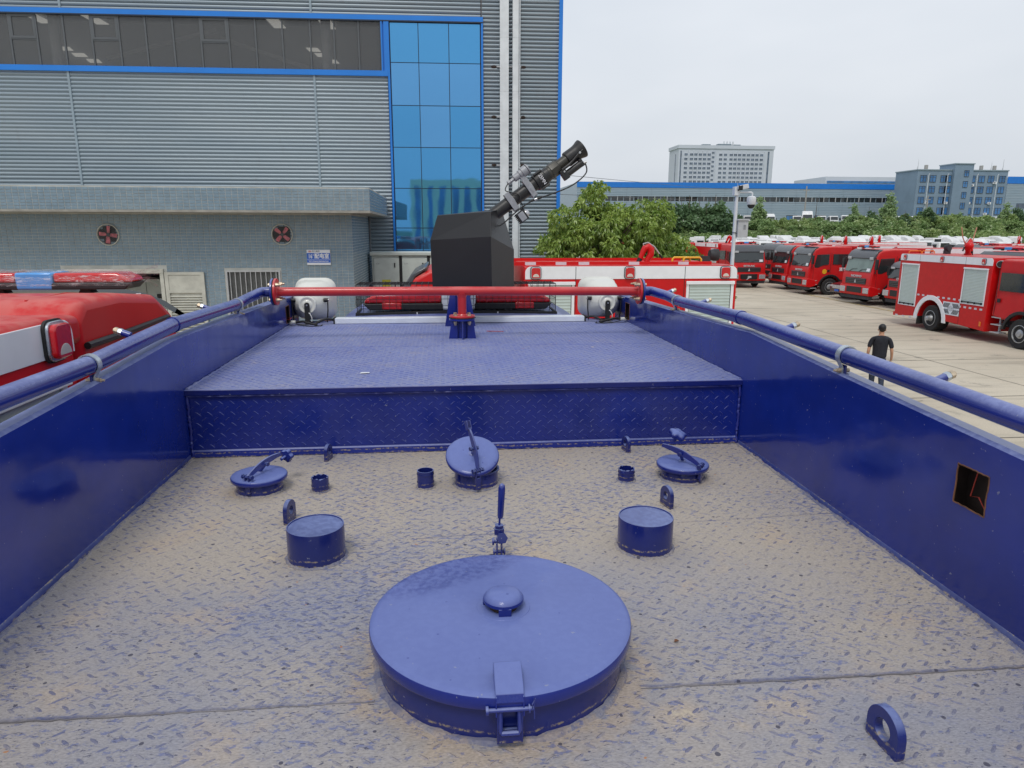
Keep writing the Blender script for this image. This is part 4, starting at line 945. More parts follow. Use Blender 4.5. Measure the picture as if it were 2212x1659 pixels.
mb = MB(); mb.lathe([(.046, .50), (.049, .515), (.049, .53), (.044, .535)], A0, D, 32, cap=False); mb.lathe([(.044, .53), (.053, .532), (.053, .592), (.049, .60), (.04, .60)], A0, D, 8, cap=False); mb.build('swivel', 'cannon_bronze', wc, bevel=.002)
mb = MB(); mb.lathe([(.040, .595), (.040, .68)], A0, D, 28, cap=False); mb.build('muzzle_neck', 'cannon_bronze', wc)
mb = MB(); mb.lathe([(.040, .675), (.052, .675), (.054, .683), (.053, .75), (.056, .775), (.064, .80), (.066, .812), (.064, .815), (.054, .80), (.045, .74), (.02, .735), (.0, .735)], A0, D, 36, cap=False); mb.build('nozzle_bell', 'cannon_barrel', wc, smooth=40)
mb = MB(); c = bp(.655, .075, .045); mb.cyl(bp(.60, .078, .03), bp(.755, .078, .03), .024, n=20); mb.obox(bp(.60, .072, .03), D*.022, Pn*.036, (0, -.030, 0)); mb.obox(bp(.745, .074, .03), D*.012, Pn*.028, (0, -.022, 0))
mb.build('actuator', 'cannon_barrel', wc, bevel=.003)
mb = MB(); mb.tube([bp(.60, .035, .055), bp(.66, .035, .06), bp(.70, .028, .06), bp(.76, .012, .062), bp(.80, .008, .06)], [.010, .011, .008, .006, .006], 10); mb.build('push_rod', 'cannon_barrel', wc)
mb = MB(); mb.cyl(bp(.768, .012, .06), bp(.768, .012, .075), .008, n=10); mb.cyl(bp(.605, .052, .055), bp(.605, .052, .070), .007, n=10); mb.cyl(bp(.755, .085, .05), bp(.775, .09, .05), .009, n=10); mb.build('rod_bolt', 'steel', wc)
def band(t, w, name, m='clamp_grey'):
    mb = MB(); mb.lathe([(.046, -w/2), (.0525, -w/2), (.0525, w/2), (.046, w/2)], bp(t), D, 32, cap=False)
    mb.obox(bp(t, -.052, 0), D*w*.5, Pn*.014, (0, -.034, 0)); mb.obox(bp(t, .055, 0), D*w*.5, Pn*.016, (0, -.036, 0)); mb.obox(bp(t, 0, .050), D*w*.5, Pn*.066, (0, -.004, 0)); return mb.build(name, m, wc, bevel=.002)
band(.185, .040, 'clamp_band'); b2 = band(.345, .040, 'clamp_band')
mb = MB(); mb.obox(bp(.345, -.085, .045), D*.018, Pn*.045, (0, -.004, 0)); mb.build('sensor_plate', 'clamp_grey', wc, bevel=.002)
lz = bp(.345, -.112, .03)
mb = MB(); mb.cyl(lz-D*.055, lz-D*.010, .024, n=20); mb.cyl(lz-D*.010, lz+D*.012, .030, n=24); mb.cyl(lz+D*.012, lz+D*.052, .036, n=24); mb.cyl(lz+D*.056, lz+D*.066, .038, n=24); mb.build('laser_sensor', 'clamp_grey', wc, bevel=.001)
mb = MB(); mb.hexbolt(lz-D*.085, D, .014, .030); mb.hexbolt(lz-D*.108, D, .017, .020); mb.build('sensor_gland', 'clamp_grey', wc)
# lamp under the barrel
lp = bp(.185, .125, .03); mb = MB(); mb.obox(lp, D*.034, Pn*.036, (0, -.036, 0))
for k in range(6): mb.obox(lp-D*.036+Pn*(-.030+.012*k), D*.006, Pn*.002, (0, -.034, 0))
mb.build('camera_lamp', 'cable_black', wc); mb = MB(); mb.obox(lp+Vector((0, -.040, 0)), D*.022, Pn*.030, (0, -.003, 0)); mb.build('lamp_bracket', 'clamp_grey', wc, bevel=.002)
mb = MB(); mb.sphere(lp+D*.034, .028, 14); mb.build('lamp_glass', 'headlight', wc)
loom([lz-D*.105, lz-D*.15+Pn*.03, bp(.25, -.01, .055), bp(.235, .045, .055), bp(.215, .09, .05), lp-Pn*.03], .0036).build('sensor_cable', 'cable_black', wc, smooth=60)
loom([bp(.765, .088, .05), bp(.73, .15, .05), bp(.60, .16, .055), bp(.45, .125, .055), bp(.33, .085, .055), bp(.24, .075, .055), bp(.16, .075, .055), bp(.05, .085, .05), bp(-.05, .075, .05), bp(-.09, .11, .04)], .0048).build('actuator_cable', 'cable_black', wc, smooth=60)
mb = MB(); a = bp(.375, .098, .055); b = bp(.30, .078, .055); mb.cyl(a, a.lerp(b, .45), .010, n=10); mb.cyl(a.lerp(b, .7), b, .009, n=10); mb.build('cable_plug', 'cable_black', wc)
mb = MB(); mb.cyl(a.lerp(b, .42), a.lerp(b, .72), .0095, n=10); mb.build('plug_collar', 'steel', wc)
cmtx = lambda t, q, p=0.: face_mtx(bp(t, p, q), -Pn if False else Pn, D)
text('lettering', '25MN', .034, face_mtx(bp(.447, .004, .0725), Pn, D), 'letter_white', wc, ext=.0004, sx=.9)
text('lettering', 'LAS', .022, face_mtx(bp(.345, .022, .0555), Pn, D), 'letter_grey', wc, ext=.0004)
text('lettering', '636', .020, face_mtx(bp(.348, -.10, .0505), Pn, D), 'letter_grey', wc, ext=.0004)
# bits of litter lying on the decks: things of their own
def litter(name, label, cat, pts, m, th=.002):
    mb = MB(); n = len(pts); mb.v = [(x, y, z) for x, y, z in pts]+[(x, y, z+th) for x, y, z in pts]
    mb.f = [tuple(range(n)), tuple(reversed(range(n, 2*n)))]+[(i, (i+1) % n, n+(i+1) % n, n+i) for i in range(n)]; mb.mi = [0]*len(mb.f)
    tag(mb.build(name, m, None, smooth=0), label, cat)
litter('dry_leaf', 'small orange-brown dry leaf lying right of the manhole on the muddy deck', 'leaf', [(.524, 1.42, 3.0535), (.532, 1.419, 3.056), (.537, 1.423, 3.0535), (.533, 1.428, 3.055), (.527, 1.427, 3.056)], 'rust', .0015)
litter('paper_scrap', 'tiny white scrap left of centre on the upper blue deck', 'scrap', [(-.395, 3.20, 3.3505), (-.350, 3.205, 3.351), (-.352, 3.225, 3.3505), (-.39, 3.222, 3.351)], 'sign_white', .0015)
litter('twig', 'thin reddish strip lying on the upper deck right of the red pipe stand', 'twig', [(.275, 4.52, 3.3505), (.33, 4.50, 3.351), (.385, 4.497, 3.3505), (.385, 4.503, 3.3505), (.33, 4.508, 3.351), (.275, 4.528, 3.3505)], 'wire_red', .003)

# ================================================================== FACTORY HALL
FH = thing('factory_hall', 'tall grey corrugated metal factory hall with bright blue trim, window band and blue mirror glass', 'factory hall', (3.32, 20.10, 0), R(-1.75), local=True)
H = FH        # built in local coordinates: x from -20 (left) to 0 (right corner), y = 0 is the front
ZT = 13.0
def corr(x0, x1, z0, z1, pitch=.1, amp=.026, name='cladding_panel', parent=None, m='cladding', y0=0.):
    n = int((z1-z0)/pitch*8); vs = []; fs = []
    for i in range(n+1):
        z = z0+(z1-z0)*i/n; ph = (z/pitch) % 1.0
        y = y0-amp*(2*abs(math.sin(PI*ph))**.55-1); vs += [(x0, y, z), (x1, y, z)]
    for i in range(n): fs.append((2*i, 2*i+1, 2*i+3, 2*i+2))
    return MB().add(vs, fs).build(name, m, parent, smooth=70)
# panels between seams: x seams local
sx1, sx2 = -12.97, -6.65; gx0, gx1 = -4.64, -2.20
for a, b in ((-20, sx1), (sx1, sx2), (sx2, gx0-.06)): corr(a+.012, b-.012, 2.0, 8.02, parent=H)
for a, b in ((-20, sx1), (sx1, sx2), (sx2, gx1)): corr(a+.012, b-.012, 9.50, ZT, parent=H)
corr(gx1+.03, -.10, 2.0, ZT, parent=H); corr(gx0-.06, gx1+.03, 2.0, 3.36, parent=H)
for x in (sx1, sx2):
    for z0, z1 in ((2.0, 8.02), (9.50, ZT)): mb = MB(); mb.box(x-.028, x+.028, -.040, .01, z0, z1); mb.build('seam_strip', 'seam_grey', H)
mb = MB(); mb.box(-20, -.05, 3.9, 4.0, 0, ZT); mb.box(-20, -.02, .06, .10, 0, 8.02); mb.box(-20, gx1, .06, .10, 9.48, ZT); mb.box(gx1, -.02, .06, .10, 0, ZT); mb.build('hall_core', 'interior_grey', H)
mb = MB(); mb.box(-.10, .0, -.055, 20, 0, ZT); mb.build('corner_trim', 'blue_trim', H)
mb = MB(); mb.box(-20, .0, 0.1, 20, ZT, ZT+.1); mb.build('hall_roof', 'seam_grey', H)
# blue bands
for z0, z1, x1, nm in ((8.02, 8.155, gx0-.055, 'sill_band'), (9.40, 9.52, gx1+.055, 'head_band')): mb = MB(); mb.box(-20, x1, -.075, .02, z0, z1); mb.build(nm, 'blue_trim', H)
mb = MB(); mb.box(-20, gx1+.05, -.076, -.02, 9.37, 9.402); mb.build('head_drip', 'mullion_dark', H)
for x0, x1, z0 in ((gx0-.215, gx0-.175, 8.15), (gx0-.135, gx0-.055, 8.15), (gx0-.055, gx0-.0, 3.36), (gx1, gx1+.055, 3.36)): mb = MB(); mb.box(x0, x1, -.070, .02, z0, 9.40); mb.build('post_trim', 'blue_trim', H)
mb = MB(); mb.box(gx0-.175, gx0-.135, -.030, .02, 8.15, 9.40); mb.build('post_trim', 'blue_trim', H)
mb = MB(); mb.box(gx0, gx1, -.065, .02, 3.30, 3.36); mb.build('glass_sill', 'blue_trim', H)
# blue mirror glass panes
gc = [gx0+.02, -3.87, -3.06, gx1-.02]; gz = [3.38, 4.05, 5.125, 6.21, 7.29, 8.37, 9.355]; k = 0
tint = {(0, 5): 0, (1, 5): 0, (2, 5): 0, (0, 4): 1, (1, 4): 1, (2, 4): 1, (0, 3): 2, (1, 3): 1, (2, 3): 2}
for j in range(6):
    for i in range(3):
        mb = MB(); mb.box(gc[i]+.010, gc[i+1]-.010, -.035, -.028, gz[j]+.010, gz[j+1]-.010); mb.build('glass_pane', 'glass_blue%d' % tint.get((i, j), 2), H, smooth=0)
mb = MB()
for i in range(4): mb.box(gc[i]-.013, gc[i]+.013, -.026, .0, gz[0], gz[-1])
for j in range(7): mb.box(gc[0], gc[-1], -.0255, -.001, gz[j]-.013, gz[j]+.013)
mb.box(gc[0], gc[-1], .0, .03, gz[0], gz[-1]); mb.build('glass_frame', 'mullion_dark', H)
# band of grey windows with the bright hall showing through
mx_ = [-20+.0*0]; mull = [-19.4, -18.75, -18.07, -17.4, -16.72, -16.04, -15.36, -14.68, -14.28, -13.62, -12.95, -12.26, -11.57, -10.90, -10.21, -9.51, -8.80, -8.11, -7.42, -6.70, -6.08, -5.44, gx0-.215]
for i in range(len(mull)-1):
    a, b = mull[i], mull[i+1]; mb = MB(); opener = i in (11, 15, 8)
    z0 = 8.155
    if opener:
        mb.box(a+.03, b-.03, -.012, -.006, z0, 8.77); mb.build('window_pane', 'glass_strip', H, smooth=0)
        mb = MB(); f = .055
        for (p, q, r_, s_) in ((a+.02, b-.02, 8.80, 8.80+f), (a+.02, b-.02, 9.37-f, 9.37), (a+.02, a+.02+f, 8.80+f, 9.37-f), (b-.02-f, b-.02, 8.80+f, 9.37-f)): mb.box(p, q, -.035, .01, r_, s_)
        fr = mb.build('opening_sash', 'frame_grey', H); mb = MB(); mb.box(a+.07, b-.07, -.015, -.009, 8.85, 9.32); mb.build('window_pane', 'glass_strip', fr, smooth=0)
        mb = MB(); mb.box(a+.02, b-.02, -.022, .015, 8.765, 8.80); mb.build('transom', 'frame_grey', H)
    else: mb.box(a+.03, b-.03, -.012, -.006, z0, 9.37); mb.build('window_pane', 'glass_strip', H, smooth=0)
for x in mull: mb = MB(); mb.box(x-.022, x+.022, -.030, .02, 8.155, 9.37); mb.build('window_mullion', 'frame_grey', H)
# inside of the hall
mb = MB(); mb.box(-20, gx0-.1, 3.4, 3.5, 7.6, 10.2); mb.box(-20, gx0, .2, 3.5, 7.55, 7.6); mb.box(-20, gx0, .2, 3.5, 10.1, 10.15); mb.build('hall_interior', 'interior_grey', H)
for x in (-13.35, -6.35): mb = MB(); mb.cyl((x, .32, 7.6), (x, .32, 10.0), .13, n=20); mb.build('hall_column', 'interior_white', H)
mb = MB(); mb.box(-20, gx0-.1, 2.6, 2.7, 8.42, 8.52)
for k in range(30): mb.box(-20+k*.52, -19.97+k*.52, 2.62, 2.68, 7.7, 8.42)
mb.obox((-11.5, 2.5, 9.3), (1.6, 0, .42), (0, .03, 0), (-.02, 0, .05)); mb.obox((-8.2, 2.5, 9.0), (1.6, 0, -.5), (0, .03, 0), (.02, 0, .05)); mb.build('crane_beam', 'interior_white', H)
for x0, z0 in ((-14.85, 9.35), (-14.45, 9.18), (-14.05, 9.02), (-7.5, 9.45), (-7.25, 9.30), (-6.95, 9.12)): mb = MB(); mb.prism([(x0, z0), (x0+.36, z0), (x0+.46, z0-.10), (x0+.10, z0-.10)], 3.2, 3.25); mb.build('roof_light', 'roof_light', H)
for x0 in (-15.2, -13.6, -8.4, -6.9): mb = MB(); mb.box(x0, x0+.35, .5, 3.2, 9.98, 10.0); mb.build('roof_light', 'roof_light', H)
# downpipes
for x0, x1 in ((-1.70, -1.465), (-1.36, -1.20)):
    mb = MB()
    zb = [2.0, 4.05, 6.1, 7.65, 9.0, 11.0, ZT]
    for a, b in zip(zb, zb[1:]): mb.box(x0, x1, -.22, -.06, a+.002, b-.002); mb.box(x0+.006, x1-.006, -.214, -.066, b-.003, b+.003)
    mb.build('square_downpipe', 'pipe_white', H, bevel=.004)
mb = MB(); mb.cyl((-1.165, -.10, 5.0), (-1.165, -.10, ZT), .022, n=10); mb.cyl((-1.165, -.10, 2.0), (-1.165, -.10, 4.98), .030, n=10); mb.build('conduit', 'pipe_white', H)
for z in (8.31, 7.03, 5.76, 4.55):
    mb = MB(); mb.box(-1.78, -1.12, -.055, -.02, z-.02, z+.02); mb.build('pipe_bracket', 'light_grey_plastic', H)
    for x in (-1.86, -1.06): mb = MB(); mb.sphere((x, -.022, z), .07, 8, (1.1, .15, .6)); mb.build('bracket_patch', 'rust_dark', H)

# ================================================================== TILED SWITCH ROOM
RW = 16.0; RX = -2.0; X0 = -13.0
SR = thing('switch_room', 'low grey-blue tiled switch room with projecting flat canopy in front of the hall', 'building', (RX, RW, 0))
mb = MB()
# front wall as pieces round the door and window openings
door = (-8.02, -6.15, 3.06); win = (-4.77, -3.60, 3.12)
for x0, x1, z0, z1 in ((X0, door[0], 0, 4.38), (door[0], door[1], door[2], 4.38), (door[1], win[0], 0, 4.38), (win[0], win[1], win[2], 4.38), (win[0], win[1], 0, 1.9), (win[1], RX, 0, 4.38)): mb.box(x0, x1, RW, RW+.2, z0, z1)
mb.box(RX-.2, RX, RW+.2, 20.1, 0, 4.38); mb.build('wall', 'grout', SR, smooth=0)
mb = MB(); mb.box(X0, RX+.48, 15.3, 20.1, 4.385, 4.86); mb.build('canopy', 'grout', SR); mb = MB(); mb.box(X0, RX+.49, 15.29, 20.1, 4.345, 4.385); mb.build('canopy_drip', 'soffit', SR)
mb = MB(); mb.box(X0, RX-.2, RW+2.6, RW+2.7, 0, 4.3); mb.box(X0, RX-.2, RW+.2, RW+2.6, 0, .02); mb.build('room_inside', 'interior_dark', SR)
# mosaic tiles: the 300 that show largest singly, the rest joined
TW, TH, TPX, TPZ = .1145, .0565, .1215, .0635
cells = []
def tile_area(x0, x1, z0, z1, y, excl=(), side=False):
    nx = int((x1-x0)/TPX); nz_ = int((z1-z0)/TPZ); x0 = x0+(x1-x0-nx*TPX) if not side else x0
    for j in range(nz_):
        for i in range(nx):
            x = x0+TPX*(i+.5); z = z0+TPZ*(j+.5)
            if any(a-.05 < x < b+.05 and c-.03 < z < d+.03 for a, b, c, d in excl): continue
            if any((x-a)**2+(z-b)**2 < .185**2 for a, b in ((-7.13, 3.885), (-3.50, 3.895))) and not side and y > 15.5: continue
            cells.append((x, y, z, side))
tile_area(X0, RX, 1.9, 4.33, RW, ((door[0]-.1, door[1]+.05, 0, door[2]+.12), (win[0]-.03, win[1]+.03, 1.8, win[2]+.03)))
tile_area(X0, RX+.48, 4.392, 4.858, 15.3); nfront = len(cells)
tile_area(RW, 20.05, 1.9, 4.33, RX, side=True); tile_area(15.3, 20.05, 4.392, 4.858, RX+.48, side=True)
def tile_geo(x, y, z, side, d=.007):
    hw, hh, b = TW/2, TH/2, .004
    if side: P_ = lambda u, v, w: (y+w, x+u, z+v)
    else: P_ = lambda u, v, w: (x+u, y-w, z+v)
    vs = [P_(-hw, -hh, 0), P_(hw, -hh, 0), P_(hw, hh, 0), P_(-hw, hh, 0), P_(-hw+b, -hh+b, d), P_(hw-b, -hh+b, d), P_(hw-b, hh-b, d), P_(-hw+b, hh-b, d)]
    fs = [(4, 5, 6, 7), (0, 1, 5, 4), (1, 2, 6, 5), (2, 3, 7, 6), (3, 0, 4, 7)]; return vs, fs
order = sorted(range(len(cells)), key=lambda i: (cells[i][3], (cells[i][0]+2.5)**2*(.25)+(cells[i][1]-15)**2*0+(cells[i][2]-4.1)**2*4))
single = set(order[:290]); vs = []; fs = []
tv, tf = tile_geo(0, 0, 0, False); tme = bpy.data.meshes.new('tile'); tme.from_pydata(tv, [], tf); tme.materials.append(M['tile'])
rnd = random.Random(4)
for i, (x, y, z, side) in enumerate(cells):
    dj = .007+rnd.uniform(-.0015, .0015)
    if i in single:
        o = bpy.data.objects.new('tile', tme); COL.objects.link(o); o.parent = SR; o.location = (x-RX, y-RW+.0072-dj, z)
    else:
        a, b = tile_geo(x, y, z, side, dj); n = len(vs); vs += a; fs += [tuple(n+q for q in f) for f in b]
raw_mesh('wall_tiles', vs, fs, 'tile', SR, 'stuff')
# patches where the joints are smeared grey-blue are left to the tile colour
# exhaust fans
for fx, fz, ang in ((-7.13, 3.885, 8), (-3.50, 3.895, 40)):
    mb = MB(); mb.lathe([(.212, .0), (.228, .0), (.228, .04), (.222, .045), (.212, .045), (.208, .0)], (fx, RW, fz), (0, -1, 0), 40, cap=False); fan = mb.build('exhaust_fan', 'door_cream', SR)
    mb = MB(); mb.lathe([(0, -.045), (.205, -.045)], (fx, RW-.050, fz), (0, -1, 0), 30, cap=False); mb.build('fan_recess', 'grille_black', fan)
    for k in range(4):
        a = R(ang+90*k); d = Vector((math.sin(a), 0, math.cos(a))); t = Vector((d.z, 0, -d.x)); c = Vector((fx, RW-.022, fz)); w = [(.04, -.030, .030), (.12, -.040, .040), (.185, -.042, .036)]
        vs = []
        for (r_, w0, w1) in w: vs += [c+d*r_+t*w0+Vector((0, .012, 0)), c+d*r_+t*w1-Vector((0, .012, 0))]
        n = len(vs); vs += [v+Vector((0, .003, 0)) for v in vs]
        fs = [(0, 1, 3, 2), (2, 3, 5, 4), (6, 8, 9, 7), (8, 10, 11, 9), (0, 2, 8, 6), (2, 4, 10, 8), (1, 7, 9, 3), (3, 9, 11, 5), (4, 5, 11, 10), (0, 6, 7, 1)]
        MB().add(vs, fs).build('fan_blade', 'fan_pink', fan, smooth=0)
    mb = MB(); mb.cyl((fx, RW, fz), (fx, RW-.03, fz), .035, n=14); mb.build('fan_hub', 'frame_grey', fan)
    mb = MB()
    for r_ in (.06, .085, .11, .135, .16, .185): mb.tube([(fx+r_*math.cos(2*PI*i/24), RW-.035, fz+r_*math.sin(2*PI*i/24)) for i in range(24)], .0022, 4, closed=True)
    for k in range(4): a = R(22+45*k); mb.tube([(fx+.205*math.cos(a), RW-.037, fz+.205*math.sin(a)), (fx-.205*math.cos(a), RW-.037, fz-.205*math.sin(a))], .003, 4)
    mb.build('fan_guard', 'frame_grey', fan, smooth=0)
# door frame and open louvred leaves
mb = MB(); mb.box(-8.11, -6.07, RW-.06, RW+.02, 3.06, 3.16); mb.box(-6.15, -6.07, RW-.06, RW+.02, .9, 3.06); mb.box(-8.11, -8.02, RW-.06, RW+.02, .9, 3.06); mb.build('door_frame', 'door_cream', SR, bevel=.008)
def louvre_leaf(x0, x1, zt, y):
    mb = MB(); w = .075
    for (a, b, c, d) in ((x0, x0+w, .9, zt), (x1-w, x1, .9, zt), (x0+w, x1-w, zt-.06, zt), (x0+w, x1-w, 2.64, 2.70), (x0+w, x1-w, 1.4, 1.5)): mb.box(a, b, y-.05, y, c, d)
    mb.box(x0+w, x1-w, y-.035, y-.02, 2.70, zt-.06); lf = mb.build('door_leaf', 'door_cream', SR)
    mb = MB(); z = 1.52
    mb.box(x0+w, x1-w, y-.008, y-.004, 1.5, 2.64)
    while z < 2.62: mb.obox(((x0+x1)/2, y-.028, z), ((x1-x0)/2-w, 0, 0), (0, .018, .014), (0, .001, -.002)); z += .055
    mb.build('louvres', 'door_cream', lf, smooth=0, kind='stuff')
louvre_leaf(-6.05, -5.22, 3.09, RW-.02); louvre_leaf(-9.3, -8.15, 3.02, RW-.02)
# barred window with mesh
mb = MB(); 
for (a, b, c, d) in ((win[0], win[1], win[2]-.035, win[2]), (win[0], win[0]+.035, 1.9, win[2]-.035), (win[1]-.035, win[1], 1.9, win[2]-.035)): mb.box(a, b, RW-.03, RW+.05, c, d)
wf = mb.build('window_frame', 'light_grey_plastic', SR); mb = MB()
for k in range(10): x = win[0]+.035+(win[1]-win[0]-.07)*(k+.5)/10; mb.box(x-.007, x+.007, RW-.025, RW-.010, 1.9, win[2]-.035)
mb.build('window_bars', 'light_grey_plastic', wf)
mb = MB(); mb.box(win[0], win[1], RW+.04, RW+.05, 1.9, win[2]); mb.build('window_mesh', 'soffit', wf); mb = MB()
for k in range(46): z = 1.92+k*.026; mb.box(win[0]+.03, win[1]-.03, RW+.02, RW+.03, z, z+.010)
mb.build('window_slats', 'frame_grey', wf)
mb = MB(); mb.box(-2.78, -2.55, RW-.05, RW, .9, 2.72); mb.build('rusty_panel', 'rust', SR)
# sign beside the window
sg = thing('wall_sign', 'white and blue enamel sign reading 16# and three Chinese characters on the tiled wall', 'sign', (-2.745, RW-.012, 3.39))
mb = MB(); mb.box(-3.0, -2.49, RW-.030, RW-.008, 3.235, 3.565); mb.build('sign_plate', 'sign_white', sg, bevel=.002)
mb = MB(); mb.box(-2.998, -2.492, RW-.0325, RW-.030, 3.285, 3.495); mb.build('sign_field', 'sign_blue', sg)
mb = MB(); mb.box(-2.99, -2.50, RW-.0345, RW-.0325, 3.348, 3.353); mb.build('sign_rule', 'letter_white', sg)
yy = RW-.034
text('lettering', '16', .125, face_mtx((-2.925, yy, 3.42), (1, 0, 0), (0, 0, 1)), 'letter_white', sg, sx=.72, bold=.003)
text('lettering', '#', .055, face_mtx((-2.858, yy, 3.455), (1, 0, 0), (0, 0, 1)), 'letter_white', sg)
text('lettering', '配电室', .118, face_mtx((-2.675, yy, 3.422), (1, 0, 0), (0, 0, 1)), 'letter_white', sg, sx=.92, bold=.003)
text('lettering', 'NO.16  Electricity Distribution Room', .034, face_mtx((-2.745, yy, 3.317), (1, 0, 0), (0, 0, 1)), 'letter_white', sg, sx=.82, bold=.001)
text('lettering', '程力集团', .042, face_mtx((-2.80, yy+.003, 3.53), (1, 0, 0), (0, 0, 1)), 'letter_grey', sg, bold=.0005)
mb = MB(); mb.tube([(-2.93+.034*math.cos(2*PI*i/24), RW-.032, 3.53+.016*math.sin(2*PI*i/24)) for i in range(24)], .0028, 5, closed=True); mb.box(-2.95, -2.91, RW-.033, RW-.031, 3.525, 3.535); mb.build('sign_logo', 'lamp_red', sg)
# switchgear standing inside the open door
sw = thing('switchgear_cabinet', 'grey electrical switchgear cabinet inside the open doorway of the switch room', 'cabinet', (-7.0, 17.5, 0))
mb = MB(); mb.box(-8.5, -5.6, 17.3, 17.9, .1, 2.85); mb.build('cabinet_body', 'cabinet_grey', sw)
for x in (-7.75, -7.0, -6.25): mb = MB(); mb.box(x-.005, x+.005, 17.294, 17.301, .1, 2.85); mb.build('door_gap', 'grille_black', sw)
for x, z, w, h in ((-6.72, 2.45, .05, .05), (-6.60, 2.45, .05, .05), (-6.0, 2.52, .09, .10), (-5.98, 2.2, .16, .08), (-6.20, 2.6, .03, .08), (-6.30, 2.6, .02, .03)): mb = MB(); mb.box(x-w, x+w, 17.27, 17.299, z-h, z+h); mb.build('meter', 'grille_black', sw)
# outdoor cable cabinets
kb = thing('cable_cabinet', 'pale grey-green outdoor electrical cabinet with yellow labels in front of the mirror glass', 'electrical cabinet', (-.8, 19.0, 0))
mb = MB(); mb.box(-1.88, 1.2, 18.98, 19.55, 1.2, 3.33); mb.build('cabinet_body', 'cabinet_grey', kb); mb = MB(); mb.box(-1.93, 1.25, 18.90, 19.6, 3.33, 3.43); mb.build('cabinet_roof', 'cabinet_grey', kb, bevel=.02)
mb = MB(); mb.box(-1.9, 1.22, 19.0, 19.55, 0, 1.2); mb.build('plinth', 'soffit', kb)
for i, x0 in enumerate((-1.83, -1.09, -.35, .39)):
    mb = MB(); mb.box(x0, x0+.66, 18.945, 18.975, 2.35, 3.27); dr = mb.build('cabinet_door', 'cabinet_grey', kb, bevel=.006)
    mb = MB(); mb.box(x0, x0+.66, 18.95, 18.975, 1.3, 2.31); mb.build('cabinet_door', 'cabinet_grey', kb, bevel=.006)
    mb = MB(); mb.box(x0+.53, x0+.56, 18.925, 18.945, 3.02, 3.14); mb.box(x0+.53, x0+.56, 18.925, 18.945, 2.5, 2.62); mb.build('door_latch', 'grille_black', dr)
    if i < 2:
        text('lettering', 'CLW', .045, face_mtx((x0+.10, 18.943, 3.12), (1, 0, 0), (0, 0, 1)), 'letter_grey', dr)
    if i == 0:
        mb = MB(); mb.box(x0+.20, x0+.42, 18.940, 18.9445, 2.52, 2.70); mb.build('warning_label', 'label_yellow', dr)
mb = MB(); mb.box(-1.17, -1.09, 18.96, 19.0, 1.2, 3.33); mb.box(-.43, -.35, 18.96, 19.0, 1.2, 3.33); mb.build('door_post', 'grille_black', kb)
mb = MB(); mb.cyl((-1.94, 19.3, 3.4), (-1.94, 19.3, 4.75), .03, n=8); mb.build('conduit', 'frame_grey', kb)
# grey gate post in front of the switch room
tag(MB().box(-2.265, -2.235, 14.5, 14.53, 0, 2.75).lathe([(.03, 2.75), (.03, 2.82), (.012, 2.84), (.02, 2.87), (0, 2.9)], (-2.25, 14.515, 0), (0, 0, 1), 12).build('gate_post', 'steel', None), 'thin metal post with a small round cap right of the left horn loudspeaker', 'post')
# ================================================================== FIRE TRUCKS
def wheel(parent, x, y, r=.52, w=.28, dish=.06, side=1, tint='rim'):
    mb = MB(); mb.lathe([(r*.58, -w/2+.02), (r*.62, -w/2), (r*.93, -w/2), (r, -w/2+.04), (r, w/2-.04), (r*.93, w/2), (r*.62, w/2), (r*.58, w/2-.02)], (x, y, r), (0, 1, 0), 30); t = mb.build('wheel', 'tyre', parent)
    o = y+side*(w/2+.002); mb = MB(); s = side
    mb.lathe([(r*.60, 0), (r*.60, s*.012), (r*.56, s*.014), (r*.52, -s*dish), (r*.34, -s*dish*1.1), (r*.30, -s*dish*.3), (r*.20, s*dish*.1), (r*.18, s*dish*.9), (r*.0, s*dish)], (x, o, r), (0, 1, 0), 30, cap=False); rm = mb.build('rim', tint, t)
    mb = MB()
    for k in range(10): a = 2*PI*k/10; c = (x+r*.42*math.cos(a), o-s*(dish*1.05-.004), r+r*.42*math.sin(a)); mb.cyl(c, (c[0], c[1]+s*.006, c[2]), .026, n=8)
    mb.build('rim_holes', 'grille_black', t)
    return t
def side_lamp(parent, x, y, z, s, k=1.0, big=False):
    w, h = .10*k, .115*k; mb = MB(); mb.prism(rrect(2*w*1.0, 2*h, .05*k, 4, x, z), min(y, y+s*.015), max(y, y+s*.015)); l = mb.build('side_lamp', 'gasket', parent)
    mb = MB(); mb.prism(rrect(1.84*w, 1.84*h, .045*k, 4, x, z), min(y+s*.014, y+s*.030), max(y+s*.014, y+s*.030)); mb.build('lamp_bezel', 'galvanised', l, bevel=.003)
    mb = MB(); y0, y1 = sorted((y+s*.025, y+s*(.062 if big else .048))); mb.prism(rrect(1.6*w, 1.6*h, .035*k, 4, x, z), y0, y1); mb.build('lamp_lens', 'lamp_red', l, bevel=.008)
    mb = MB(); y0, y1 = sorted((y+s*.03, y+s*(.0635 if big else .0495))); pts = [(x+w*.58*math.cos(PI*i/10), z-h*.62+h*.50*math.sin(PI*i/10)) for i in range(11)]; mb.prism(pts, y0, y1); mb.build('clear_lens', 'lamp_clear', l, bevel=.003)
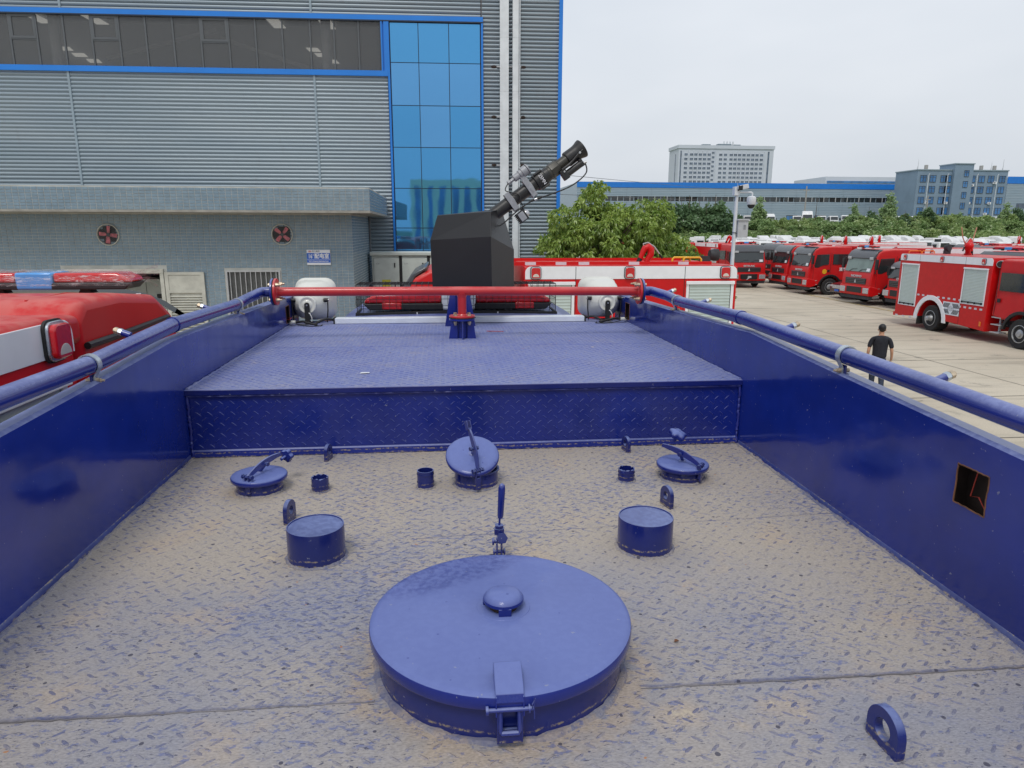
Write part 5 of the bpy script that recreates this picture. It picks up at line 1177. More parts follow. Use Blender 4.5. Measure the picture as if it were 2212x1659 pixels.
def shutter(parent, x0, x1, z0, z1, y, s, m='shutter_green'):
    f = .05; mb = MB(); ya, yb = sorted((y, y+s*.018))
    mb.box(x0-f, x0, ya, yb, z0-.04, z1+.03); mb.box(x1, x1+f, ya, yb, z0-.04, z1+.03); mb.box(x0, x1, ya, yb, z0-.04, z0); fr = mb.build('shutter_frame', 'white_body', parent)
    ya, yb = sorted((y, y+s*.045)); mb = MB(); mb.box(x0-f-.01, x1+f+.01, ya, yb, z1+.0, z1+.06); mb.build('shutter_head', 'white_body', fr, bevel=.006)
    n = max(6, int((z1-z0)/.055)); vs = []; fs = []
    for i in range(n):
        za = z0+(z1-z0)*i/n; zb = z0+(z1-z0)*(i+1)/n; zm = (za+zb)/2
        for (z, d) in ((za, .001), (za+(zb-za)*.12, .006), (zm, .009), (zb-(zb-za)*.12, .006)): vs += [(x0+.012, y+s*d, z), (x1-.012, y+s*d, z)]
    vs += [(x0+.012, y+s*.001, z1), (x1-.012, y+s*.001, z1)]
    for i in range(len(vs)//2-1): fs.append((2*i, 2*i+1, 2*i+3, 2*i+2))
    MB().add(vs, fs).build('roller_shutter', m, fr, smooth=30)
    mb = MB(); ya, yb = sorted((y, y+s*.004)); mb.box(x0, x0+.012, ya, yb, z0, z1); mb.box(x1-.012, x1, ya, yb, z0, z1); mb.build('shutter_channel', 'gasket', fr)
    mb = MB(); ya, yb = sorted((y+s*.01, y+s*.04)); mb.box(x0+.02, x1-.02, ya, yb, z0+.03, z0+.055)
    for k in range(4): xx = x0+.06+(x1-x0-.12)*k/3; mb.box(xx-.025, xx+.025, ya, yb+0, z0+.0, z0+.07)
    mb.build('shutter_bar', 'cable_black', fr)
def fire_truck(label, loc, yaw, ct=3.02, zt=3.04, cr=-1.4, rear=-6.78, wb=4.55, band=.27, shutters=(), lamps=(), seams=(), dashes=True, vent=False, bar=True, barx=.55, barw=.75, film=False,
               name='fire_truck', group='fire trucks parked in the yard', brand='HOWO', W=1.25, rails=False, kind='full', visor=True, glass='glass_dark', crest=False, barm='bar_blue', box=True, cab_only_top=False, zlow=.38, bc=0., tp=.05, bev=.075, barz=.075, midw=.17):
    t = thing(name, label, 'fire truck', loc, yaw, group, local=True)
    k = (ct-1.0)/2.02; zz = lambda z: z if z <= 1.0 else 1.0+(z-1.0)*k; cw = W-.04
    out = [(1.36, .62), (1.45, .72), (1.50, 1.10), (1.47, 1.62), (1.42, 1.76), (1.20, 2.60), (1.08, 2.84), (.80, 2.97), (.2, 3.02), (cr+.12, 3.02), (cr, 2.93), (cr, 1.0)]
    if cr < -1.0: out += [(-.98, .92)]
    a0 = 148 if cr < -.7 else 100
    for i in range(9): a = R(a0-(a0-35)*i/8); out.append((.70*math.cos(a), .52+.70*math.sin(a)))
    out += [(.72, .62)]
    if cr > -.7: out = [(x, z) for x, z in out if not (x < cr)]
    # shell: cross-section narrows toward the roof
    vs = []; n = len(out)
    for s in (-1, 1):
        for (x, z) in out:
            w = cw if z < 1.75 else cw-tp*(z-1.75)-(tp*.6 if z > 2.9 else 0); vs.append((x, s*w, zz(z)))
    fs = [tuple(range(n)), tuple(reversed(range(n, 2*n)))]+[(i, (i+1) % n, n+(i+1) % n, n+i) for i in range(n)]
    cab = MB().add(vs, fs).build('cab', 'red_roof', t, bevel=bev, seg=4, smooth=50)
    P = lambda pts: [(x, zz(z)) for x, z in pts]
    mb = MB(); mb.prism(P([(1.425, 1.80), (1.255, 2.50), (1.275, 2.505), (1.447, 1.80)]), -1.06, 1.06); mb.build('windshield', glass, cab, bevel=.004)
    for yw_ in (-.55, .25): mb = MB(); mb.tube([(1.462, yw_-.10, zz(1.80)), (1.44, yw_+.12, zz(1.93)), (1.437, yw_+.50, zz(1.95))], .012, 4); mb.build('wiper', 'cable_black', cab)
    mb = MB(); mb.prism(P([(1.4405, 1.84), (1.405, 2.00), (1.410, 2.00), (1.4455, 1.84)]), .72, .98); mb.build('windshield_notice', 'sign_white', cab)
    mb = MB(); mb.prism(P([(1.20, 2.50), (1.345, 2.53), (1.30, 2.68), (1.13, 2.90), (.86, 3.02), (.84, 2.99), (1.06, 2.86)]), -1.10, 1.10); vz = mb.build('sun_visor', 'fairing_grey', cab, bevel=.02) if visor else None
    mb = MB()
    for s in (-1, 1): mb.box(1.19, 1.36, s*.90-.14, s*.90+.14, zz(2.46), zz(2.60))
    mb.build('corner_lamp', 'light_grey_plastic', cab, bevel=.02)
    mb = MB(); mb.prism([(1.46, 1.12), (1.505, 1.12), (1.515, 1.44), (1.465, 1.44)], -.86, .86); gr = mb.build('grille', 'grille_black', cab, bevel=.02)
    mb = MB()
    for i in range(3): mb.box(1.50, 1.525, -.80, .80, 1.17+.09*i, 1.20+.09*i)
    mb.prism([(1.505, 1.42), (1.53, 1.42), (1.53, 1.46), (1.505, 1.46)], -.84, .84); mb.build('grille_bar', 'fairing_grey', gr)
    mb = MB(); mb.v = [(1.532, -.07, 1.20), (1.532, .07, 1.20), (1.532, 0, 1.40), (1.52, -.07, 1.20), (1.52, .07, 1.20), (1.52, 0, 1.40)]; mb.f = [(0, 1, 2), (5, 4, 3), (0, 3, 4, 1), (1, 4, 5, 2), (2, 5, 3, 0)]; mb.mi = [0]*5; mb.build('badge', 'light_grey_plastic', gr)
    if brand: text('lettering', brand, .17, face_mtx((1.482, 0, 1.55), (0, 1, 0), (-.02, 0, 1)), 'light_grey_plastic', cab, ext=.012, sx=1.5, bold=.006)
    mb = MB(); mb.prism([(1.30, .50), (1.52, .52), (1.56, .60), (1.55, 1.02), (1.44, 1.06), (1.0, .95), (.92, .60)], -W+.01, W-.01); bp_ = mb.build('bumper', 'red_body', t, bevel=.03)
    mb = MB(); mb.prism([(1.54, .66), (1.575, .66), (1.575, .98), (1.54, .98)], -.62, .62); mb.build('bumper_grille', 'grille_black', bp_, bevel=.02)
    for s in (-1, 1):
        mb = MB(); mb.obox((1.52, s*.97, .80), (.06, 0, 0), (-.02*0, .22, 0), (0, 0, .15)); hl = mb.build('headlight', 'headlight', bp_, bevel=.02)
    mb = MB(); mb.box(1.25, 1.50, -W+.05, W-.05, .33, .50); mb.build('lower_bumper', 'chassis', t)
    # side glass, door seam, handle, mirrors
    for s in (-1, 1):
        y0, y1 = sorted((s*(cw-.055), s*(cw+.002)))
        rear_w = cr+.22
        if cr < -1:
            wins = [[(1.12, 1.86), (.96, 2.52), (.16, 2.56), (.16, 1.92), (.55, 1.86), (.85, 1.72), (1.08, 1.72)], [(-.12, 1.92), (-.12, 2.56), (rear_w, 2.56), (rear_w, 1.92)]]
        else: wins = [[(1.12, 1.86), (.96, 2.52), (max(.16, cr+.2), 2.56), (max(.16, cr+.2), 1.92), (.55, 1.86), (.85, 1.72), (1.08, 1.72)]]
        for w_ in wins: mb = MB(); mb.prism(P(w_), y0, y1); mb.build('side_window', 'glass_dark', cab, bevel=.004)
        y0, y1 = sorted((s*(cw-.01), s*(cw+.003))); mb = MB()
        for (x, za, zb) in ((.02, 1.02, 2.65), (1.16, .95, 1.75), (cr+.12, 1.05, 2.65)) if cr < -1 else ((cr+.15, 1.02, 2.65), (1.16, .95, 1.75)): mb.box(x-.006, x+.006, y0, y1, zz(za), zz(zb))
        mb.build('door_seam', 'gasket', cab)
        y0, y1 = sorted((s*(cw-.01), s*(cw+.02))); mb = MB(); mb.box(.08, .22, y0, y1, 1.46, 1.60)
        if cr < -1: mb.box(cr+.20, cr+.34, y0, y1, 1.50, 1.64)
        mb.build('door_handle', 'grille_black', cab, bevel=.01)
        mb = MB(); mb.box(1.28, 1.40, s*(W+.12)-.09, s*(W+.12)+.09, zz(1.95), zz(2.50)); m_ = mb.build('mirror', 'grille_black', cab, bevel=.03)
        mb = MB(); mb.tube([(1.30, s*(cw-.02), zz(2.55)), (1.42, s*(W+.12), zz(2.58)), (1.36, s*(W+.12), zz(2.4))], .02, 6); mb.tube([(1.30, s*(cw-.02), zz(1.75)), (1.36, s*(W+.12), zz(1.76)), (1.36, s*(W+.12), zz(2.0))], .022, 6); mb.build('mirror_arm', 'grille_black', m_)
        # wheel-arch trim and steps
        y0, y1 = sorted((s*(cw-.04), s*(W+.03))); pts = [(.80*math.cos(R(a)), .50+.80*math.sin(R(a))) for a in range(8, 175, 15)]; pin = [(.69*math.cos(R(a)), .50+.69*math.sin(R(a))) for a in range(8, 175, 15)]
        mb = MB(); mb.prism(pts+pin[::-1], y0, y1); mb.build('wheel_arch', 'grille_black', t, bevel=.01)
        y0, y1 = sorted((s*(cw-.30), s*cw)); mb = MB()
        for z in (.42, .66, .9): mb.box(.85, 1.28, y0, y1, z, z+.035)
        if cr < -1:
            for z in (.40, .68, .94): mb.box(-1.35, -.92, y0, y1, z, z+.03)
            mb.box(-1.18, -1.12, *sorted((s*(cw-.25), s*(cw-.19))), .4, 1.0)
        mb.build('cab_step', 'light_grey_plastic', t)
        wheel(t, 0, s*(W-.16), side=s); 
        if box or kind == 'full':
            wheel(t, -wb, s*(W-.30), w=.50, dish=.16, side=s)
    mb = MB(); mb.box(-wb-1.5, 1.2, -.45, .45, .55, .95); mb.box(-1.3, .9, -.8, .8, .8, 1.2); mb.box(-.06, .06, -1, 1, .46, .58); mb.box(-wb-.08, -wb+.08, -1, 1, .44, .6); mb.build('chassis_frame', 'chassis', t)
    if crest:
        y = cw+.004
        mb = MB(); mb.lathe([(0, 0), (.15, 0), (.15, .006), (0, .006)], (.42, y, 1.48), (0, 1, 0), 20); mb.lathe([(0, 0.006), (.10, .006), (.10, .010), (0, .010)], (.42, y, 1.50), (0, 1, 0), 5); mb.build('door_crest', 'yellow', cab)
        text('lettering', '消防', .23, face_mtx((-.78, y+.004, 1.60), (-1, 0, 0), (0, 0, 1)), 'letter_white', cab, ext=.003, bold=.006)
        mb = MB(); mb.lathe([(0, 0), (.075, 0), (.075, .005), (0, .005)], (-.78, y, 1.84), (0, 1, 0), 7); mb.build('round_emblem', 'bar_blue', cab)
    # light bar across the roof
    if bar:
        lb_ = bpy.data.objects.new('light_bar', None); COL.objects.link(lb_); lb_.parent = t; lb_.rotation_euler = (0, 0, R(90)); lb_.location = (barx, bc, ct+barz)
        light_bar(lb_, 0, 0, 0, barw, midw=midw, depth=.14, midm=barm)
        if film:
            mb = MB(); rnd = random.Random(3); vs = []; fs = []; n = 60; m = 14
            for i in range(n+1):
                u = -1.03+2.06*i/n; e = max(0, abs(u)-.9)/.13
                for j in range(m):
                    a = PI*1.1*j/(m-1)-.16; rr_ = 1+rnd.uniform(-.03, .07)+(.12*rnd.random() if e > .3 else 0)
                    vs.append((u*barw, .165*math.cos(a)*rr_, .045+.098*max(-.35, math.sin(a))*rr_*(1-.35*min(1, e))))
            for i in range(n):
                for j in range(m-1): fs.append((i*m+j, (i+1)*m+j, (i+1)*m+j+1, i*m+j+1))
            mb.add(vs, fs)
            for q in range(5):
                b = Vector((-barw*1.02 if q % 2 == 0 or True else barw, -.05+.03*q, .07+.01*q)); d = Vector((-.10-.02*q, rnd.uniform(-.05, .05), .05*(q-2)))
                mb.add([b, b+Vector((0, .03, .02)), b+d+Vector((0, .02, -.01)), b+d*.8+Vector((0, -.03, -.04))], [(0, 1, 2, 3)])
            mb.build('plastic_wrap', 'plastic_film', lb_, smooth=60)
    # equipment body
    if box:
        bf = cr-.18; bz = 1.0
        arch = [(-wb+.74*math.cos(R(a)), .52+.78*math.sin(R(a))) for a in range(0, 181, 15)]; arch = [(x, max(z, zlow)) for x, z in arch]
        poly = [(bf, zlow)]+[(x, z) for x, z in arch]+[(rear, zlow), (rear, zt), (bf, zt)]
        mb = MB(); mb.prism(poly, -W, W); body = mb.build('equipment_body', 'red_body', t, bevel=.02, smooth=30)
        mb = MB(); mb.box(rear+.05, bf-.05, -W+.1, W-.1, zt+.001, zt+.012); mb.build('body_top', 'red_roof', body)
        for s in (-1, 1):
            y0, y1 = sorted((s*W, s*(W+.012))); 
            L_ = bf-rear; pts = rrect(L_-.02, band, min(.11, band*.48), 5, (bf+rear)/2, zt-band/2+.003)
            low = [(rear+.01, zt-band), (bf-.01, zt-band)]; pts = pts[:12]+[(rear+.01, zt-band), (bf-.01, zt-band)]
            mb = MB(); mb.prism(pts, y0, y1); wb_ = mb.build('white_band', 'white_body', body, bevel=.003)
            ya, yb = sorted((s*W, s*(W+.004)))
            mb = MB()
            for x in seams: mb.box(x-.005, x+.005, ya, yb, zlow+.1, zt-band); mb.box(x-.005, x+.005, *sorted((s*(W+.011), s*(W+.0135))), zt-band, zt-.004)
            if seams: mb.build('panel_seam', 'gasket', body)
            for x in lamps: side_lamp(body, x, s*(W+.012), zt-band*.5, s, big=(film))
            for (x0, x1, z0, z1) in shutters: shutter(body, x0, x1, z0, z1, s*W, s)
            if dashes:
                y0, y1 = sorted((s*W, s*(W+.003))); x = -2.95
                for k in range(9): MB().box(x-.02-.30*k-.07, x-.02-.30*k+.07, y0, y1, 1.37, 1.44).build('reflective_marking', 'reflector', body)
                for k in range(5): MB().box(-1.85-.27*k-.07, -1.85-.27*k+.06, y0, y1, 1.13, 1.20).build('reflective_marking', 'reflector', body)
                for k in range(3): MB().box(rear+.08+.45*k, rear+.24+.45*k, y0, y1, zlow+.01, zlow+.07).build('reflective_marking', 'reflector', body)
                pts = [(-wb+.95*math.cos(R(a)), .42+1.03*math.sin(R(a))) for a in range(0, 181, 12)]; pin = [(-wb+.76*math.cos(R(a)), .42+.84*math.sin(R(a))) for a in range(0, 181, 12)]
                y0, y1 = sorted((s*(W-.02), s*(W+.03))); mb = MB(); mb.prism(pts+pin[::-1], y0, y1); mb.build('wheel_arch_trim', 'white_body', body, bevel=.006)
                y0, y1 = sorted((s*W, s*(W+.02)))
                for x in (-2.0+.2-.0, -3.75): MB().box(x-.04, x+.04, y0, y1, .55, .72).build('side_marker', 'orange', body)
            if vent:
                y0, y1 = sorted((s*W, s*(W+.015))); mb = MB(); mb.box(-3.84, -2.93, y0, y1, .78, 1.28); vp = mb.build('vent_panel', 'aluminium', body)
                mb = MB(); y0, y1 = sorted((s*(W+.014), s*(W+.019)))
                for qx, qz in ((-1, 1), (1, 1), (-1, -1), (1, -1)):
                    for k in range(7):
                        cx_ = -3.385+qx*(.12+.048*k); cz_ = 1.03+qz*.12; dx = .055*(1 if qx*qz > 0 else -1)
                        mb.obox((cx_, (y0+y1)/2, cz_), (dx*(-1), 0, .085), (0, .0025, 0), (.008, 0, .008*(1 if dx > 0 else -1)))
                mb.build('vent_slots', 'gasket', vp, smooth=0, kind='stuff')
                text('lettering', 'CLW', .11, face_mtx((-3.385, s*(W+.017), 1.03), (-s if s > 0 else 1, 0, 0), (0, 0, 1)), 'letter_grey', vp, ext=.002)
                mb = MB(); mb.tube([(-3.385+.16*math.cos(2*PI*i/24), s*(W+.017), 1.03+.075*math.sin(2*PI*i/24)) for i in range(24)], .006, 5, closed=True); mb.build('oval_logo', 'letter_grey', vp)
        mb = MB(); mb.box(rear-.12, rear+.02, -W+.02, W-.02, zlow, zlow+.16); mb.build('rear_bumper', 'red_body', t)
        for s in (-1, 1): mb = MB(); mb.box(-wb-.80, -wb-.77, *sorted((s*(W-.6), s*(W-.03))), .18, .8); mb.build('mud_flap', 'gasket', t)
    return t
def monitor(parent, x, y, z, ang, k=1.0, arms=True):
    # a red fire monitor: riser, U-bend, barrel, hand lever
    c, s = math.cos(ang), math.sin(ang); Q = lambda u, v: (x+c*u*k, y+s*u*k, z+v*k)
    mb = MB(); mb.cyl(Q(0, 0), Q(0, .06), .13*k, n=16); mb.tube([Q(0, 0), Q(0, .12), Q(.10, .26), Q(.10, .42), Q(.02, .50), Q(-.08, .46), Q(-.14, .34), Q(-.22, .14)], [.09*k, .085*k, .10*k, .11*k, .10*k, .095*k, .08*k, .07*k], 12)
    m_ = mb.build('monitor', 'red_body', parent, smooth=60)
    mb = MB(); mb.tube([Q(-.21, .16), Q(-.30, -.02), Q(-.32, -.05)], [.075*k, .06*k, .085*k], 12); mb.build('monitor_nozzle', 'cable_black', m_)
    mb = MB(); mb.tube([Q(-.10, .48), Q(-.14, .58), Q(.0, .62), Q(.20, .50), Q(.42, .22)], .02*k, 8); mb.tube([Q(.2, .45), Q(-.05, .12)], .012*k, 6); mb.build('hand_lever', 'light_grey_plastic', m_)
    mb = MB(); mb.cyl(Q(.36, .29), Q(.46, .16), .028*k, n=8); mb.build('lever_grip', 'cable_black', m_)
    return m_
# --- the neighbour on the left, very close
LT = fire_truck('red and white fire truck close by on the left, light bar wrapped in plastic film', (-3.35, 4.70, 0), R(90), ct=3.585, zt=3.51, cr=-.40, rear=-6.4, band=.185, barx=1.05, barw=.70, film=True, W=1.25, visor=False, tp=.012, bev=.12, barz=-.035, midw=.135,
    shutters=((-6.0, -4.9, .9, 3.15), (-1.95, -.78, 1.3, 3.16)), lamps=(-.80, -3.4), seams=(), dashes=False, brand=None, group='fire trucks parked in the yard', bc=-.27)
ORG = Vector((0, 0, 0))
for s in (-1, 1): mb = MB(); mb.tube([(-.34, s*1.21, 3.315), (.2, s*1.212, 3.32), (.95, s*1.20, 3.335)], [.022, .022, .018], 8); mb.build('roof_gutter', 'black_plastic', LT)
for y in (-.85, -.35, .35, .85): mb = MB(); mb.tube([(-.26, y, 3.577), (.2, y, 3.584), (.72, y*.97, 3.532)], [.008, .008, .006], 4); mb.build('roof_rib', 'red_body', LT)
vs = []; N_ = 24
for i in range(N_+1):
    u = -1+2*i/N_; zq = 3.535-.17*abs(u)**5; yq = 1.16*u; xq = 1.30-.10*abs(u)**3
    vs += [(xq, yq, zq-.03), (xq+.06, yq, zq), (xq+.34, yq*1.02, zq-.13), (xq+.33, yq*1.02, zq-.15)]
mb = MB().add(vs, [(4*i+j, 4*i+4+j, 4*i+4+(j+1) % 4, 4*i+(j+1) % 4) for i in range(N_) for j in range(4)]); mb.build('roof_visor', 'glass_dark', LT, smooth=40)
mb = MB(); mb.prism([(-.42, 3.34), (-.42, 3.515), (-.75, 3.535), (-6.3, 3.55), (-6.3, 3.4)], -1.235, 1.235); mb.build('body_roof', 'red_roof', LT, bevel=.05, seg=3)
mb = MB(); mb.tube([(1.2, .55, 3.48), (1.15, .57, 4.0)], [.008, .003], 5); mb.build('aerial', 'cable_black', LT)
mb = MB(); mb.cyl((.9, -1.02, 3.47), (.9, -1.02, 3.52), .018, n=10); mb.build('cable_gland', 'white_body', LT)
# --- the truck straight ahead
MT = fire_truck('white and red fire truck parked crosswise before the factory hall, red monitor on its roof', (.55, 13.76, 0), R(180), ct=3.36, zt=3.36, cr=-.72, rear=-4.86, wb=3.4, band=.225, bar=False, W=1.25,
    shutters=((-4.75, -3.95, 1.0, 3.03), (-1.76, -1.02, 1.2, 3.03)), lamps=(-1.10, -2.82, -4.62), seams=(-1.83, -3.86), dashes=False, brand=None)
ORG = Vector((0, 0, 0))
MB().box(-4.5, -.75, -.88, -.85, 3.36, 3.43).build('roof_rail', 'red_body', MT); rl = MB().box(-4.5, -.75, .85, .88, 3.36, 3.43).build('roof_rail', 'red_body', MT)
for x in (-1.05, -1.62, -2.05, -3.0, -3.95): MB().box(x-.10, x+.10, .879, .884, 3.365, 3.425).build('reflective_marking', 'reflector', rl)
monitor(MT, -3.42, .30, 3.36, R(180), .66)
for x in (-4.15, -3.95):
    mb = MB(); mb.tube([(x-.17, .80-.25*(x+4.15), 3.36), (x-.17, .80-.25*(x+4.15), 3.47), (x-.14, .80-.25*(x+4.15), 3.50), (x+.14, .80-.25*(x+4.15), 3.50), (x+.17, .80-.25*(x+4.15), 3.47), (x+.17, .80-.25*(x+4.15), 3.36)], .020, 8); mb.build('grab_rail', 'yellow', MT, smooth=60)
mb = MB(); mb.box(-4.82, -4.74, 1.0, 1.24, 3.0, 3.10); mb.build('corner_plate', 'white_body', MT)
mb = MB(); mb.lathe([(.0, -.10), (.10, -.09), (.12, .0), (.12, .08), (0, .085)], (-4.88, .0, 3.52), (-1, 0, 0), 16); mb.box(-4.80, -4.6, -.06, .06, 3.36, 3.5); mb.build('work_lamp', 'chassis', MT)
mb = MB(); mb.sphere((.05, -.95, 3.62), .10, 10, (1, .8, 1.2)); mb.build('beacon', 'lamp_red', MT)
# --- the truck on the right, seen along its side
NT = fire_truck('red fire truck with white band and two pale green roller shutters, nearest on the right', (21.0, 22.0, 0), R(-90), rear=-6.78, shutters=((-6.55, -5.55, .93, 2.60), (-2.90, -1.80, 1.33, 2.60)),
    lamps=(-2.0, -4.2, -6.45), seams=(-2.92, -5.52), vent=True, brand='HOWO', bar=True, barx=.6)
ORG = Vector((0, 0, 0))
mb = MB(); mb.tube([(-1.62, -.9, 2.80), (-1.50, -1.0, 2.85), (-1.40, -1.12, 2.84)], [.10, .12, .13], 14); mb.build('intake_pipe', 'light_grey_plastic', NT, smooth=60)
mb = MB(); mb.cyl((-1.41, -1.11, 2.842), (-1.39, -1.135, 2.838), .11, n=14); mb.build('intake_mouth', 'gasket', NT)
mo = monitor(NT, -4.6, .1, 3.05, R(-60), 1.1)
mb = MB(); mb.sphere((-4.8, .25, 3.42), .20, 14, (1, .8, .8)); mb.build('monitor_gearbox', 'red_body', mo); MB().sphere((-4.35, -.1, 3.42), .20, 14, (1, .8, .8)).build('monitor_gearbox', 'red_body', mo)
mb = MB(); mb.tube([(-4.7, .3, 3.5), (-4.85, .45, 3.75), (-4.82, .5, 4.15)], .022, 6); mb.build('control_stick', 'skin', mo); mb = MB(); mb.tube([(-4.45, -.2, 3.5), (-4.3, -.45, 3.75), (-4.25, -.6, 4.15)], .022, 6); mb.build('control_stick', 'skin', mo)
for y in (-.75, -.15):
    mb = MB(); mb.tube([(-6.6, y-.28, 3.04), (-6.6, y-.28, 3.12), (-6.6, y-.24, 3.16), (-6.6, y+.24, 3.16), (-6.6, y+.28, 3.12), (-6.6, y+.28, 3.04)], .022, 8); mb.build('grab_rail', 'orange', NT, smooth=60)
mb = MB(); mb.lathe([(.0, -.10), (.12, -.09), (.15, .0), (.15, .10), (0, .105)], (-6.0, .25, 3.30), (1, .3, .1), 16); mb.box(-6.1, -5.9, .15, .35, 3.05, 3.2); mb.build('work_lamp', 'chassis', NT)
# --- the row across the yard
row = [
 ('red fire truck facing us right behind the white camera pole', (21.6, 49.4), -92, dict(brand='SITRAK', rear=-7.0, barm='bar_blue', winch=1)),
 ('red fire truck in the row, partly hidden left of the crew cab truck marked 消防', (24.9, 47.35), 181, dict(brand='HOWO', bar=False)),
 ('red crew cab fire truck with yellow door crest and white 消防 lettering', (24.35, 43.45), 181, dict(brand='HOWO', crest=True, barm='bar_blue', barx=.9)),
 ('red fire truck with pale windshield left of the nearest shuttered truck', (24.3, 37.05), 185, dict(brand='HOWO', glass='glass_green', barx=.9, group='fire trucks parked in the yard')),
 ('red fire truck whose roof and light bar show above the nearest shuttered truck', (27.2, 31.0), 196, dict(brand=None, barx=.7, ct=3.06)),
 ('second-row red fire truck with light bar behind the gap left of the crew cab', (26.6, 53.0), 190, dict(brand=None, box=True)),
 ('red fire truck body behind the row, its top showing right of the crew cab truck', (36.5, 43.6), 181, dict(brand=None)),
 ('red fire truck whose white-banded top shows behind the pale-windshield truck', (37.0, 38.2), 183, dict(brand=None)),
 ('distant red fire truck beyond the crew cab truck, light bar just showing', (33.0, 56.0), 181, dict(brand=None)),
 ('distant red fire truck roof farthest right behind the nearest shuttered truck', (40.5, 50.0), 184, dict(brand=None)),
 ('white topped fire truck body parked furthest left behind the camera pole', (21.0, 57.5), 8, dict(brand=None, bar=False)),
]
for lab, (x, y), yw, o in row:
    o = dict(o); wn = o.pop('winch', 0)
    if o.get('box', True): o.setdefault('shutters', ((-2.9, -1.8, 1.33, 2.6),)); o.setdefault('lamps', (-2.0, -4.2)); o.setdefault('seams', (-3.0,))
    t = fire_truck(lab, (x, y, 0), R(yw), dashes=False, **o)
    ORG = Vector((0, 0, 0))
    if wn: mb = MB(); mb.box(1.56, 1.66, -.55, .55, .62, 1.0); mb.build('winch_housing', 'grille_black', t, bevel=.02); mb = MB(); mb.box(1.66, 1.72, -.12, .12, .72, .86); mb.tube([(1.70, 0, .74), (1.72, -.12, .68), (1.70, -.2, .6)], .025, 6); mb.build('winch_hook', 'light_grey_plastic', t)
    if y > 40: monitor(t, -3.2, .2, 3.05, R(40), 1.0)
# small truck squeezed behind the nearest one
t = fire_truck('smaller red and white fire truck nose, half hidden behind the nearest shuttered truck', (24.9, 34.0, 0), R(183), brand='DFAC', ct=2.45, W=1.05, box=False, bar=False, kind='cab'); ORG = Vector((0, 0, 0))
mb = MB(); mb.box(-4.6, -1.6, -1.0, 1.0, .9, 2.3); mb.build('load_body', 'red_body', t)
# dark red car between the trucks
cr_ = thing('parked_car', 'dark maroon car with blue number plate squeezed between two red fire trucks', 'car', (24.6, 40.0, 0), R(180), local=True)
sil = [(.95, .35), (1.0, .60), (.92, .84), (.2, 1.0), (-.55, 1.50), (-2.2, 1.55), (-3.2, 1.0), (-3.45, .9), (-3.5, .4), (-2.9, .35), (-2.6, .62), (-2.25, .62), (-1.95, .35), (-.3, .35), (-.12, .62), (.28, .62), (.5, .35)]
vs = []; n = len(sil)
for s in (-1, 1):
    for x, z in sil: vs.append((x, s*(.88-(max(0, z-.9)*.35)), z))
MB().add(vs, [tuple(range(n)), tuple(reversed(range(n, 2*n)))]+[(i, (i+1) % n, n+(i+1) % n, n+i) for i in range(n)]).build('car_body', 'car_maroon', cr_, bevel=.06, seg=3, smooth=50)
mb = MB(); mb.prism([(.12, 1.02), (-.52, 1.48), (-.50, 1.50), (.16, 1.03)], -.66, .66); mb.build('windshield', 'glass_dark', cr_)
for s in (-1, 1):
    mb = MB(); mb.prism([(-.05, 1.03), (-.58, 1.42), (-2.1, 1.47), (-2.7, 1.08)], *sorted((s*.70, s*.845))); mb.build('side_window', 'glass_dark', cr_)
    mb = MB(); mb.box(.90, 1.0, *sorted((s*.55, s*.84)), .68, .80); mb.build('headlight', 'headlight', cr_, bevel=.02)
    for x in (.08, -2.42): wheel(cr_, x, s*.78, r=.34, w=.22, dish=.03, side=s)
mb = MB(); mb.box(.98, 1.03, -.5, .5, .60, .80); mb.build('grille', 'headlight', cr_, bevel=.01); mb = MB(); mb.box(1.02, 1.045, -.22, .22, .44, .56); mb.build('number_plate', 'sign_blue', cr_)
# ------------------------------------------------------------------ camera pole
cp = thing('camera_pole', 'white steel pole with bullet camera, dome camera and grey equipment box', 'camera pole', (11.85, 28.0, 0))
mb = MB(); mb.cyl((11.85, 28, 0), (11.85, 28, 5.62), .085, .07, n=18); mb.build('pole', 'camera_white', cp)
mb = MB(); mb.box(11.70, 11.92, 27.88, 28.12, 5.38, 5.72); mb.build('pole_head', 'camera_white', cp, bevel=.01)
mb = MB(); mb.obox((12.02, 27.85, 5.70), (.20, -.05, .04), (.02, .09, 0), (-.02, 0, .085)); bc_ = mb.build('bullet_camera', 'camera_white', cp, bevel=.01)
mb = MB(); mb.obox((11.83, 27.83, 5.66), (.012, .0, 0), (0, .07, 0), (0, 0, .10)); mb.obox((11.90, 27.76, 5.66), (.07, -.018, .014), (0, .004, 0), (0, 0, .09)); mb.build('camera_window', 'gasket', bc_)
mb = MB(); mb.tube([(11.90, 27.95, 5.50), (12.15, 27.9, 5.50), (12.38, 27.85, 5.50), (12.43, 27.85, 5.46), (12.43, 27.85, 5.36)], .035, 10); mb.build('camera_arm', 'camera_white', cp, smooth=60)
mb = MB(); mb.lathe([(.0, 0), (.10, -.01), (.17, -.05), (.18, -.10), (.18, -.30), (.15, -.34), (0, -.34)], (12.41, 27.85, 5.36), (0, 0, 1), 24, cap=False); dc = mb.build('dome_camera', 'camera_white', cp)
mb = MB(); mb.sphere((12.41, 27.85, 5.02), .15, 16, (1, 1, 1.05)); mb.build('dome_glass', 'gasket', dc)
mb = MB(); mb.box(11.93, 12.36, 27.85, 28.15, 3.72, 4.40); eb = mb.build('equipment_box', 'light_grey_plastic', cp, bevel=.01)
mb = MB(); mb.prism([(11.90, 4.40), (12.41, 4.40), (12.36, 4.46), (11.93, 4.46)], 27.80, 28.18); mb.build('box_roof', 'light_grey_plastic', eb)
mb = MB()
for k in range(4): mb.box(12.16, 12.26, 27.842, 27.85, 4.05+.05*k, 4.07+.05*k)
